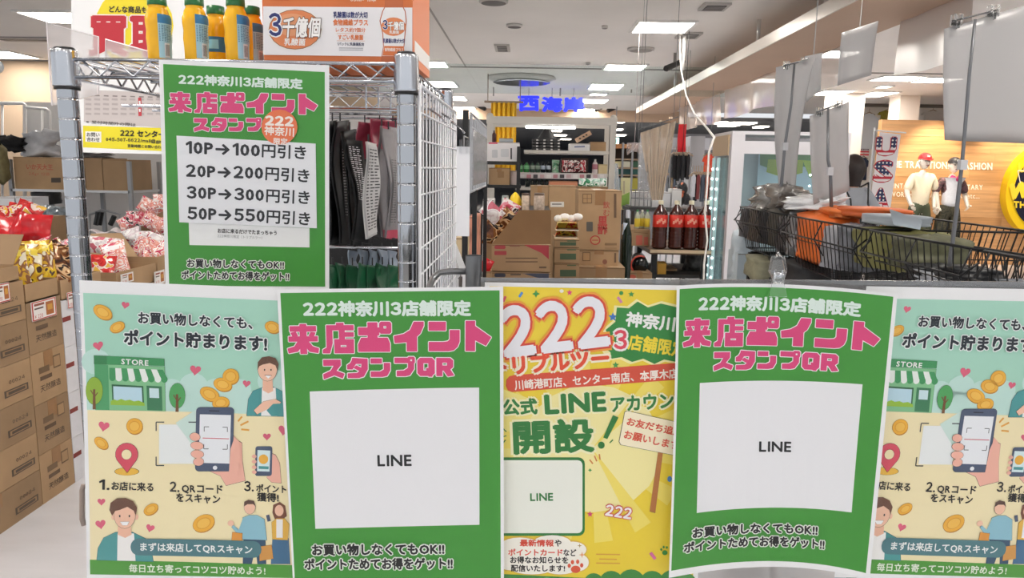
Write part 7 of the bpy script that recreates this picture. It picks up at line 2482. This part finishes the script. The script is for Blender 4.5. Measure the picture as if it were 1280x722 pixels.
pouch_px([(434, 174), (453, 176), (459, 305), (441, 300)], (1.08, 1.13, 1.13, 1.08), BK, 'black hanging package whose upper half is printed in white', pg, sd=4, panel=(.1, .8, .04, .62, BK2, mat('e2e2e4', .5)))
pouch_px([(453, 177), (468, 180), (473, 293), (457, 299)], (1.06, 1.09, 1.09, 1.06), TXTP, 'pale text panel package in front of the black ones', pg, sd=5, panel=(.02, .98, .03, .97, TXTP, TXT))
pouch_px([(470, 157), (484, 160), (487, 298), (474, 296)], (1.16, 1.21, 1.21, 1.16), GRP, 'grey package with dark red top behind the text panel', pg, sd=6, panel=(.0, 1, .0, .2, PKM, None), foot=PKM)
pouch_px([(480, 160), (491, 163), (493, 296), (484, 297)], (1.13, 1.17, 1.17, 1.13), GRP, 'narrow grey package left of the right post', pg, sd=7, panel=(.3, .9, .25, .9, GRP, TXT), foot=PKM)
pouch_px([(488, 158), (501, 160), (502, 298), (492, 297)], (1.2, 1.24, 1.24, 1.2), mat('a19ea2', .4), 'grey package partly hidden by the right shelf post', pg, sd=8, foot=PKM)
for k, (x0, x1, y0) in enumerate(((446, 466, 152), (463, 486, 148), (482, 500, 150))):
    pouch_px([(x0, y0), (x1, y0 + 2), (x1 + 1, y0 + 48), (x0 + 1, y0 + 46)], (1.28, 1.3, 1.3, 1.28), mat('8f2f45', .35, var=.2, scale=18, bump=.3), ['left', 'middle', 'right'][k] + ' deep pink package at the back under the shelf', 'deep pink packages at the back under the shelf', sd=20 + k)
    pouch_px([(x0, y0 + 50), (x1, y0 + 50), (x1 + 1, y0 + 150), (x0 + 1, y0 + 150)], (1.29, 1.31, 1.31, 1.29), mat('2a2729', .4), ['left', 'middle', 'right'][k] + ' dark package below the deep pink ones', 'dark packages at the back under the shelf', sd=30 + k)
for k in range(3):
    pouch_px([(410 + 14 * k, 170), (424 + 14 * k, 170), (425 + 14 * k, 310), (411 + 14 * k, 310)], (1.32, 1.33, 1.33, 1.32), BK, ['left', 'middle', 'right'][k] + ' black package at the very back under the shelf', 'black packages at the back under the shelf', sd=40 + k)
zp = at(450, 150, 1.16).z
for k, (y, x0, x1) in enumerate(((1.11, 405, 500), (1.2, 405, 503), (1.305, 405, 503))):
    a_, c_ = at(x0, 150, y), at(x1, 150, y)
    b = MB(CHROME); b.cyl((XLP, y, zp + .012), (XRP, y, zp + .012), .0022, n=6)
    for x in (XLP + .1, XRP - .08): b.cyl((x, y, zp + .012), (x, y, ZS - .004), .0016, n=5)
    b.build('hanging_rod', sh)
# green packages on the tier below
GP = mat('1c5a3a', .35, var=.2, scale=20, bump=.4); BLT = mat('8f9bab', .4, var=.15, scale=25)
names = ['first', 'second', 'third', 'fourth', 'fifth', 'sixth', 'seventh']
for k in range(7):
    x0 = 408 + 12.5 * k
    Y = 1.10 + .015 * (k % 3)
    pouch_px([(x0, 330 - 2 * (k % 2)), (x0 + 15, 333), (x0 + 17, 385), (x0 + 2, 385)], (Y, Y + .03, Y + .03, Y), GP, names[k] + ' green package from the left on the lower rod', 'green packages with grey blue headers', sd=50 + k, wob=.003)
    if k > 1:
        pouch_px([(x0 + 2, 312), (x0 + 12, 314), (x0 + 13, 336), (x0 + 3, 335)], (Y + .05, Y + .07, Y + .07, Y + .05), BLT, names[k] + ' grey blue header card above the green packages', 'grey blue header cards', sd=60 + k, wob=.002, name='header_card', cat='card')
b = MB(CHROME); b.smooth = True
for Y in (1.12, 1.19):
    z = at(450, 309, Y).z
    b.cyl((XLP + .16, Y, z), (XRP, Y, z), .0022, n=6)
b.build('peg_rod', sh)
b = MB(mat('121214', .7)); b.box(XLP + .17, XRP - .015, YSB + .03, YSB + .04, ZL, ZS - .08); b.build('dark_fill_sheet', sh)  # dark sheet added to fill the dark area behind the packages

# ================================================================ white grid panel on the shelf's right side
xg = at(525, 200, .99).x
g = thing('grid_panel', 'white wire grid panel fixed to the right side of the wire shelf', 'grid panel', (xg, 1.2, 1.0))
YG0, YG1 = .985, 1.46
ztop, zbt = at(525, 106, YG0).z, .95
GW = mat('e3e4e9', .35)
for nm, (p0, p1) in dict(a=((xg, YG0, ztop), (xg, YG1, ztop)), b=((xg, YG0, zbt), (xg, YG1, zbt)), c=((xg, YG0, zbt), (xg, YG0, ztop)), d=((xg, YG1, zbt), (xg, YG1, ztop))).items():
    b = MB(GW); b.smooth = True; b.cyl(p0, p1, .0028, n=8); b.build('frame_bar', g)
for k in range(1, 14):
    y = YG0 + (YG1 - YG0) * k / 14
    b = MB(GW); b.smooth = True; b.cyl((xg, y, zbt), (xg, y, ztop), .0014, n=6); b.build('upright_wire', g)
z = ztop - .035
while z > zbt + .01:
    b = MB(GW); b.smooth = True; b.cyl((xg + .002, YG0, z), (xg + .002, YG1, z), .0014, n=6); b.build('cross_wire', g)
    z -= .0352
b = MB(CHROME); b.smooth = True
for y, zz in ((1.05, ztop - .035), (1.2, ztop - .03), (1.35, ztop - .035)):
    b.tube([(xg + .004, y, zz + .01), (xg + .02, y - .01, zz), (xg + .03, y - .03, zz - .01)], .0015, 5)
b.build('hook', g)

# second group: white card, black post, grid further back
Yk = 2.2
q = bpx(566, 183, 587, 295, Yk)
t = thing('white_card', 'blank white card hanging between the two grids', 'card', ((q[0] + q[1]) / 2, Yk, q[2]))
MB(mat('e2e4ea', .5)).box(q[0], q[1], Yk, Yk + .003, q[2], q[3]).build('card', t)
b = MB(CL); c = at(580, 180, Yk); b.box(c.x - .012, c.x - .006, Yk - .006, Yk + .006, q[3] - .02, q[3] + .02); b.box(c.x + .006, c.x + .012, Yk - .006, Yk + .006, q[3] - .02, q[3] + .02); b.build('clip', t)
b = MB(mat('9a9a9c', .4)); b.tube([(c.x, Yk, q[3]), (c.x, Yk, q[3] + .03), (c.x + .0, 2.36, q[3] + .03)], .002, 5); b.build('hook', t)
Yp = 2.35
xb0, xb1 = at(578, 200, Yp).x, at(585, 200, Yp).x
t = thing('black_stand', 'black upright post stand behind the white card', 'post', ((xb0 + xb1) / 2, Yp, 0))
MB(mat('141416', .5)).box(xb0, xb1, Yp, Yp + .02, .02, at(581, 137, Yp).z).build('post', t)
MB(mat('141416', .5)).box(xb0 - .15, xb1 + .12, Yp - .12, Yp + .14, 0, .02).build('foot', t)
MB(mat('141416', .5)).box(at(589, 240, Yp + 1).x, at(592, 240, Yp + 1).x, Yp + 1, Yp + 1.02, .02, at(590, 232, Yp + 1).z).build('post', t)
MB(mat('141416', .5)).box(xb0, at(592, 240, Yp + 1).x, Yp, Yp + 1.02, 0, .019).build('foot', t)
xg2 = at(588, 200, 2.4).x
Ya, Yb = 2.4, 3.25
g2 = thing('grid_panel', 'grey wire grid with plastic pockets behind the black post', 'grid panel', (xg2, 2.8, 1.2))
zt2, zb2 = at(590, 141, Ya).z, at(590, 240, Ya).z
GW2 = mat('b9bcc2', .35)
for p0, p1 in (((xg2, Ya, zt2), (xg2, Yb, zt2)), ((xg2, Ya, zb2), (xg2, Yb, zb2)), ((xg2, Ya, zb2), (xg2, Ya, zt2)), ((xg2, Yb, zb2), (xg2, Yb, zt2))):
    b = MB(GW2); b.cyl(p0, p1, .004, n=6); b.build('frame_bar', g2)
for k in range(1, 12):
    y = Ya + (Yb - Ya) * k / 12
    b = MB(GW2); b.cyl((xg2, y, zb2), (xg2, y, zt2), .002, n=5); b.build('upright_wire', g2)
for k in range(1, 6):
    z = zb2 + (zt2 - zb2) * k / 6
    b = MB(GW2); b.cyl((xg2, Ya, z), (xg2, Yb, z), .002, n=5); b.build('cross_wire', g2)
b = MB(film('pocket', gloss=.1, dens=.4, dens_col='e4e5ea', bump=.3)); b.box(xg2 + .006, xg2 + .008, Ya + .02, Yb - .05, zb2 + .02, zt2 - .05); b.build('pocket_sheet', g2)
b = MB(BLACKM); b.box(xg2 - .008, xg2 + .008, Yb - .01, Yb, 0, zb2); b.build('leg', g2)
b = MB(BLACKM); b.box(xg2 - .008, xg2 + .008, Ya + .2, Ya + .21, 0, zb2); b.build('leg', g2)
# things low between grid and post
for k, (q4, Y, hx, lb) in enumerate(((((558, 304), (563, 302), (575, 345), (568, 352)), 1.75, 'c3c4c8', 'left leaning pale strip below the white card'), (((562, 300), (567, 298), (583, 338), (577, 346)), 1.7, 'd9dadd', 'right leaning pale strip below the white card'))):
    P = [at(x, y, Y) for x, y in q4]
    b = MB(mat(hx, .4)); b.hexa(P[3], P[2], P[1], P[0], (0, .01, 0)); b.cyl((P[2] + P[3]) / 2, ((P[2] + P[3]) / 2).to_2d().to_3d(), .004, n=6); b.build('leaning_strip', label=lb, cat='strip')
simple_box(570, 296, 581, 330, 2.6, .2, mat('cdb692', .6), 'pale brown carton seen under the white card', zb=.6)
simple_box(586, 270, 596, 330, 3.0, .25, mat('c98a72', .6, var=.4, scale=18), 'orange and pale printed box beside the thin black post', zb=.6)
simple_box(540, 330, 572, 372, 2.45, .3, mat('4a4a4e', .5, var=.4, scale=18), 'dark printed box low behind the grid panel', zb=.6)
st = MB(mat('2a2a2c', .6)); st.box(at(545, 380, 2.45).x, at(575, 380, 2.45).x - .005, 2.42, 3.3, .57, .6); st.box(-.2, -.16, 2.6, 2.64, 0, .57); st.build('low_table', label='low dark table behind the grid panel', cat='table')

# ================================================================ carton island on the left
XF = -2.04
def sidebox(Y0, Y1, Z0, Z1, depth, label, m=KRAFT, pr=None, name='carton', group='stacked cartons at the left', top=True):
    t = thing(name, label, 'carton', (XF - depth / 2, (Y0 + Y1) / 2, Z0), group)
    g = .002
    MB(m).box(XF - depth, XF, Y0 + g, Y1 - g, Z0 + g * .5, Z1 - g * .5).build('body', t)
    MB(TAPE).box(XF, XF + .0006, (Y0 + Y1) / 2 - .03, (Y0 + Y1) / 2 + .03, Z1 - (Z1 - Z0) * .35, Z1 - g).build('tape', t)
    if pr:
        S = quad((XF + .0008, Y0, Z1), (XF + .0008, Y1, Z1), (XF + .0008, Y1, Z0), (XF + .0008, Y0, Z0)); S.cell = 0
        p = Print(S, .6, .0006)
        pr(p, S)
        p.build(t)
    return t


def T(p, s, u0, v, u1, h, c='4a4038', bold=0.0, layer=1):
    """print in fractions of the carton face"""
    S_ = p.S
    p.P = lambda x, y: Vector((x * S_.W, y * S_.H))
    p.text(s, (u0, v), (u1, v), h, c, layer, bold)


def R_(p, u0, v0, u1, v1, c, layer=1):
    S_ = p.S
    p.P = lambda x, y: Vector((x * S_.W, y * S_.H))
    p.poly([(u0, v0), (u1, v0), (u1, v1), (u0, v1)], c, layer)


def pr_a(p, S):
    T(p, '00024', .74, .42, .92, .10, '5a4c3e', 0)
    R_(p, .68, .6, .95, .78, '5f5143'); R_(p, .7, .63, .93, .75, '9a7c5a', 2); R_(p, .72, .655, .91, .725, '5f5143', 3)
    R_(p, .36, .45, .5, .62, '9c7c5a')
def pr_b(p, S):
    R_(p, .2, .3, .5, .42, '7a6248'); R_(p, .22, .48, .56, .56, '6a5440'); T(p, '天然醸造', .2, .72, .8, .14, '54483c', 0)
    R_(p, .62, .16, .84, .42, '7a6248'); R_(p, .64, .19, .82, .39, 'a88762', 2)
def pr_c(p, S):
    T(p, '天然醸造', .35, .4, .9, .12, '6a6a72', 0); R_(p, -.0, .35, .18, .45, '8a3a34'); R_(p, .5, .6, .75, .9, 'c4c4ca')
YAB = atx(53, 623, XF).y
YBC = atx(90, 551, XF).y
YCD = YBC + .33
rowsA = [0, .162, .324, .486, .648, .81, .97]
nmr = ['at the floor', 'second from the floor', 'third from the floor', 'fourth from the floor', 'fifth from the floor', 'topmost', 'on top']
for i in range(6):
    sidebox(YAB - .52, YAB, rowsA[i], rowsA[i + 1], .42, 'brown carton of the nearest column, ' + nmr[i], KRAFT if i % 2 else KRAFT2, pr_a)
for i in range(4):
    sidebox(YAB, YBC, .2175 * i, .2175 * (i + 1), .42, 'brown carton of the middle column, ' + ['at the floor', 'second from the floor', 'third from the floor', 'topmost with the price card'][i], KRAFT2 if i % 2 else KRAFT, pr_b)
WCT = mat('dfdfe4', .6, var=.03)
for i in range(4):
    sidebox(YBC, YCD, .21 * i, .21 * (i + 1), .42, 'white carton of the column beside the shelf post, ' + ['at the floor', 'second from the floor', 'third from the floor', 'topmost'][i], WCT, pr_c)
for i in range(4):
    for j in range(4):
        sidebox(YCD + .42 * j, YCD + .42 * (j + 1), .2 * i, .2 * (i + 1), .42, 'brown carton of the far columns, ' + ['at the floor', 'second from the floor', 'third from the floor', 'topmost'][i] + [', first', ', second', ', third', ', last'][j] + ' column', KRAFT)
b = MB(mat('6a5a48', .7)); b.box(-4.6, XF - .44, 2.2, 5.7, 0, .80); b.build('display_platform', label='brown display platform behind the carton columns', cat='platform')


def price_card(px0, py0, px1, py1, X, price, label, tint='c9463c'):
    ya, yb_ = atx(px0, (py0 + py1) / 2, X).y, atx(px1, (py0 + py1) / 2, X).y
    z1, z0 = atx((px0 + px1) / 2, py0, X).z, atx((px0 + px1) / 2, py1, X).z
    t = thing('price_card', label, 'price card', (X, (ya + yb_) / 2, z0))
    MB(mat('f1eeec', .4)).box(X - .0015, X, ya, yb_, z0, z1).build('card', t)
    S = quad((X + .0004, ya, z1), (X + .0004, yb_, z1), (X + .0004, yb_, z0), (X + .0004, ya, z0)); S.cell = 0
    p = Print(S, .5, .0005)
    R_(p, .02, .02, .98, .98, tint, 1); R_(p, .06, .07, .94, .93, 'f6f3f0', 2)
    T(p, price, .1, .78, .42, .2, 'c22f2f', 0, 3); R_(p, .1, .12, .5, .24, '9c5a4a', 3); R_(p, .1, .34, .46, .42, '6a5a52', 3)
    R_(p, .56, .15, .88, .85, 'b8703e', 3); R_(p, .62, .3, .82, .6, 'd9a24a', 4)
    p.build(t)
price_card(-6, 354, 12.5, 378, XF + .004, '¥198', 'price card with red border on the nearest column')
price_card(39, 374, 70.5, 398, XF + .004, '¥228', 'price card with a brown picture on the middle column')
price_card(84, 364, 99, 384, XF + .004, '¥158', 'small price card beside the shelf post')
price_card(151, 341, 167, 353, XF + .004, '¥98', 'white price card on the far cartons, left one', 'e8e4e2')
price_card(193, 338, 206, 355, XF + .004, '¥98', 'white price card on the far cartons, right one', 'e8e4e2')


def open_carton(X0, X1, Y0, Y1, Z0, Z1, label, flaps=()):
    t = thing('open_carton', label, 'carton', ((X0 + X1) / 2, (Y0 + Y1) / 2, Z0), 'open cartons of snacks on the island')
    w = .005
    for a in ((X0, X1, Y0, Y0 + w), (X0, X1, Y1 - w, Y1), (X0, X0 + w, Y0 + w, Y1 - w), (X1 - w, X1, Y0 + w, Y1 - w)):
        MB(KRAFT).box(*a, Z0, Z1).build('side', t)
    MB(KRAFTIN).box(X0, X1, Y0, Y1, Z0, Z0 + .004).build('bottom', t)
    for q in flaps:
        b = MB(KRAFT2); b.hexa(*q, (0, 0, .004)); b.build('flap', t)
    return t


Zt = .872
open_carton(XF - .40, XF - .002, YAB + .01, YBC - .01, Zt, Zt + .075, 'low open carton of yellow snack bags on the middle column')
open_carton(XF - .40, XF - .002, YBC + .01, YCD - .01, .842, .93, 'low open carton of brown snack bags beside the post')
open_carton(XF - .42, XF - .002, YAB - .52, YAB - .02, .972, 1.03, 'low open carton at the left edge over the nearest column', [(( XF - .42, YAB - .02, 1.03), (XF - .02, YAB - .02, 1.03), (XF - .05, YAB + .10, 1.14), (XF - .42, YAB + .10, 1.14))])
for k in range(7):
    y = YAB + .05 + .030 * k
    snack((XF - .10 - .05 * (k % 3), y, Zt + .13), .17, .21, .045, SNK['yellow'], ['first', 'second', 'third', 'fourth', 'fifth', 'sixth', 'seventh'][k] + ' yellow topped snack bag from the near end of the middle column', 'yellow and brown snack bags',
          rot=(-.35, .15 * (k % 2), .9), seed=100 + k, top=mat('e8cf3a', .3, bump=.3, scale=30))
for k in range(7):
    snack((XF - .08 - .06 * (k % 4), YBC + .05 + .035 * k, .98), .16, .19, .045, SNK['choco'], ['first', 'second', 'third', 'fourth', 'fifth', 'sixth', 'seventh'][k] + ' brown foil snack bag beside the post', 'brown foil snack bags',
          rot=(-.5, .3 * (k % 3 - 1), .8), seed=120 + k)
# pink and red field behind
og = ['first', 'second', 'third', 'fourth', 'fifth', 'sixth', 'seventh', 'eighth', 'ninth', 'tenth', 'eleventh', 'twelfth', 'thirteenth', 'fourteenth']
open_carton(-3.25, -2.36, 3.72, 4.35, .80, .93, 'wide open carton holding the pink snack bags')
zf = .80
for k in range(14):
    px = 14 + 5.6 * k
    c = at(px, 312 + 5 * (k % 2) - 4 * (k % 3 == 0), 3.85 + .10 * (k % 3))
    snack(c, .16, .12, .05, SNK['pink'], og[k] + ' pink and white snack bag from the left in the wide carton', 'pink and white snack bags in the wide carton', rot=(-.9, .4 * ((k % 3) - 1), .5 * ((k % 5) - 2)), seed=140 + k)
for k, (px, py, w, h, r) in enumerate(((12, 297, .30, .20, .3), (-6, 300, .30, .22, -.2), (44, 285, .17, .15, .05), (28, 290, .14, .2, .5))):
    c = at(px, py, 3.9)
    snack(c, w, h, .09, mat('c9242c', .2, var=.15, scale=14, bump=.35), ['big red snack bag lying at the left edge', 'red snack bag cut by the left picture edge', 'red snack bag standing upright right of the big ones', 'red snack bag with pointed corner between the others'][k], 'plain red snack bags', rot=(-.25, r, .1), seed=160 + k)
carton(0, 272, 45, 300, 4.5, .3, 'brown carton behind the red snack bags', tape=False, zb=.8, m=KRAFT2)
for k in range(4):
    c = at(4 + 11 * k, 268 - 2 * k, 4.55)
    snack(c, .16, .10, .06, SNK['red'], og[k] + ' small red and black printed bag on the carton behind', 'red printed bags on the rear carton', rot=(-.5, .2 * (k - 1), .2), seed=170 + k)
carton(55, 330, 88, 345, 3.62, .08, 'brown carton rim under the pink snack bags', tape=False, zb=.85, m=KRAFT)
# right of the post: open cartons of pink bags
YD0 = 4.05
oc = open_carton(-2.42, -2.05, YD0, YD0 + .45, .80, .93, 'open carton of pink bags with a large raised flap')
q = [at(113, 292, YD0 + .5), at(151, 291, YD0 + .5), at(180, 332, YD0 + .02), at(113, 345, YD0 + .02)]
b = MB(KRAFT); b.hexa(q[3], q[2], q[1], q[0], (.0, .006, 0)); b.build('flap', oc)
open_carton(-2.42, -2.05, YD0 + .47, YD0 + .95, .80, .95, 'farther open carton of pale pink bags')
open_carton(-2.42, -2.05, YD0 - .42, YD0 - .02, .80, .90, 'open carton of red and pink bags beside the post')
snack(at(127, 338, 3.85), .13, .17, .05, SNK['red'], 'red and black snack bag directly right of the shelf post', rot=(-.4, .1, .3), seed=180)
snack(at(144, 324, 3.95), .13, .20, .05, SNK['clearpink'], 'pink bag with white header leaning in the carton', rot=(-.4, -.25, .3), seed=181, top=mat('efeef2', .3, bump=.4))
snack(at(124, 306, 4.0), .20, .10, .05, SNK['white'], 'white plastic bag with text lying against the raised flap', rot=(-.6, .1, .1), seed=182)
for k in range(9):
    px, py = (182, 190, 197, 204, 176, 186, 198, 192, 205)[k], (320, 324, 330, 325, 308, 311, 315, 338, 340)[k]
    snack(at(px, py, 4.25 + .07 * (k % 3)), .11, .13, .05, SNK['clearpink'], og[k] + ' pale pink clear bag in the farther carton', 'pale pink clear bags', rot=(-.5, .3 * (k % 3 - 1), .4 * (k % 4 - 1)), seed=190 + k)
for k in range(3):
    snack(at(163 + 15 * k, 296 + 3 * k, 4.6), .13, .11, .06, SNK['white'], og[k] + ' white clear bag above the pale pink ones', 'white clear bags', rot=(-.4, .3 * (k - 1), .1), seed=210 + k)
carton(176, 262, 212, 300, 5.0, .4, 'brown carton rising behind the pink bags at the green poster', tape=False, zb=.8, m=KRAFT2)
for k, (px, py) in enumerate(((160, 278), (170, 273), (186, 258), (195, 258), (204, 252), (190, 277), (203, 282))):
    snack(at(px, py, 4.9 - .02 * k), .13, .10, .05, SNK['clearpink'] if k != 1 else SNK['pink'], og[k] + ' glossy pink bag on top of the rear carton', 'glossy pink bags on the rear carton', rot=(-.3, .5 * (k % 3 - 1), .2), seed=220 + k)
b = MB(mat('e9e3e6', .3, var=.05, scale=9, bump=.6)); b.smooth = True
a_, c_ = at(112, 284, 4.75), at(150, 284, 4.75)
b.sheet(lambda u, v: Vector((a_.x + (c_.x - a_.x) * u, 4.7 + .25 * v, a_.z - .03 + .02 * math.sin(9 * u + 5 * v))), 10, 6, .004); b.build('plastic_sheet', label='pale pink plastic sheet lying behind the raised flap', cat='sheet')

# ---------------------------------------------------------------- rear shelf with cartons
YR2 = 6.1
x0, x1 = at(12, 220, YR2).x, at(161, 220, YR2).x
rs = thing('steel_shelf', 'grey steel shelf with brown cartons before the white wall', 'shelf', ((x0 + x1) / 2, YR2, 0))
zR = at(80, 237, YR2).z
GS = mat('9b9da0', .4, .4)
for x in (x0, at(82, 220, YR2).x, x1):
    MB(GS).box(x - .015, x + .015, YR2, YR2 + .03, 0, zR + .24).build('post', rs)
    MB(GS).box(x - .015, x + .015, YR2 + .5, YR2 + .53, 0, zR + .24).build('rear_post', rs)
MB(mat('c9cacc', .3, .4)).box(x0, x1, YR2, YR2 + .5, zR - .02, zR).build('board', rs)
MB(mat('c9cacc', .3, .4)).box(x0, x1, YR2, YR2 + .5, zR - .43, zR - .41).build('board', rs)
carton(18, 196, 79, 236, YR2 + .03, .4, 'brown carton with faint red characters on the steel shelf', tape=False, zb=zR,
       draw=lambda p, _: (p.text('いか天大王', (33, 208), (66, 209), 7, 'b0604a', 1, .2), p.text('24g×12袋', (36, 217), (62, 218), 5, 'b0604a', 1), p.rrect(64, 222, 76, 228, .4, '4a4038', 1)))
carton(107, 197, 128, 236, YR2 + .03, .4, 'brown carton on the steel shelf right of the chrome post', tape=False, zb=zR, m=KRAFT2)
carton(129, 199, 159, 236, YR2 + .03, .4, 'brown carton at the right end of the steel shelf', tape=False, zb=zR, m=KRAFT2)
HEAP = mat('b4b6bb', .25, var=.2, scale=9, bump=.9)
goods(50, 180, YR2 + .2, .28, .2, .2, HEAP, 'heap of crumpled grey plastic on the carton of the steel shelf', name='plastic_heap', cat='plastic heap', sd=70, crump=.6)
goods(120, 194, YR2 + .2, .2, .05, .2, mat('6e6a6a', .3, var=.5, scale=20, bump=.9), 'dark crumpled plastic on the right cartons', name='plastic_heap', cat='plastic heap', sd=71, crump=.6)
goods(12, 180, YR2 + .1, .22, .11, .15, mat('17171a', .9, var=.4, scale=30, bump=1.0), 'black fluffy bundle at the left picture edge', name='fur_bundle', cat='bundle', sd=72, crump=.8)
goods(2, 206, YR2 - .1, .08, .3, .1, mat('6d6544', .8, var=.2), 'olive cloth hanging at the left picture edge', name='hanging_cloth', cat='cloth', sd=73, crump=.3)
goods(58, 247, YR2 + .1, .18, .12, .2, mat('1d1d20', .5), 'black box under the steel shelf', name='box', cat='box', sd=74, crump=.1)
goods(60, 274, 5.3, .15, .18, .2, mat('8d9aa2', .2, var=.4, scale=18, bump=.9), 'grey blue wrapped bottles behind the snack bags', sd=75, crump=.4)
goods(74, 277, 5.2, .1, .18, .2, mat('6f7c86', .15, var=.5, scale=22, bump=.9), 'dark grey wrapped bottles beside the chrome post', sd=76, crump=.4)
simple_box(-5, 246, 18, 262, 5.6, .2, mat('dfe0e4', .5), 'white box at the left edge under the steel shelf', zb=.8)
simple_box(20, 246, 40, 262, 5.6, .2, mat('d3d6dc', .5), 'white box right of the one at the left edge', zb=.8)
b = MB(mat('6a5a48', .7)); b.box(-4.6, -2.3, 5.75, 6.0, 0, .8); b.build('side_platform', label='low platform before the steel shelf', cat='platform') if 0 else None
# trolley-like black straps
t = thing('black_trolley', 'black folded straps and grey frame against the white wall', 'trolley', at(133, 285, 6.3))
b = MB(BLACKM)
for (xa_, ya_, xb_, yb_) in ((123, 265, 120, 281), (127, 265, 124, 281), (143, 270, 138, 281)): b.tube([at(xa_, ya_, 6.3), at(xb_, yb_, 6.3)], .022, 6)
b.build('strap', t)
b = MB(mat('9c9ea2', .4)); b.smooth = True; b.tube([at(112, 268, 6.35), at(128, 262, 6.35), at(150, 268, 6.35), at(150, 300, 6.35)], .01, 6); b.tube([at(112, 268, 6.35), at(112, 300, 6.35)], .01, 6); b.build('frame', t)
# white pipe rack
wr = thing('white_pipe_rack', 'white pipe clothes rack before the tan wall', 'rack', at(35, 190, 6.9))
b = MB(mat('eceae8', .4)); b.smooth = True
b.tube([at(-8, 129, 6.9), at(29, 129, 6.9), at(31, 131, 6.9), at(31, 250, 6.9)], .016, 8); b.build('rail', wr)
b = MB(mat('eceae8', .4)); b.smooth = True
b.tube([at(31, 134, 6.9), at(58, 136, 6.9), at(62, 139, 6.9), at(64, 250, 6.9)], .013, 8); b.build('rail', wr)
for px in (3, 53):
    b = MB(mat('eceae8', .4)); b.smooth = True; b.cyl(at(px, 130 if px < 30 else 136, 6.9), at(px, 250, 6.9), .011, n=8); b.build('upright', wr)
for px in (3, 31, 53, 64):
    q_ = at(px, 250, 6.9); b = MB(mat('eceae8', .4)); b.cyl(q_, (q_.x, q_.y, 0), .011, n=6); b.build('lower_upright', wr)
t = thing('sphere_lamp', 'edge of a pale round lamp cut by the left picture edge', 'lamp', at(-4, 88, 5))
b = MB(mat('e9f2fa', .4)); b.smooth = True; c = at(-5, 83, 5); b.ball(c, .045, 16, 10); b.build('globe', t); b = MB(GS); b.cyl((c.x, c.y, c.z + .045), (c.x, c.y, CEIL), .004, n=5); b.build('cord', t)
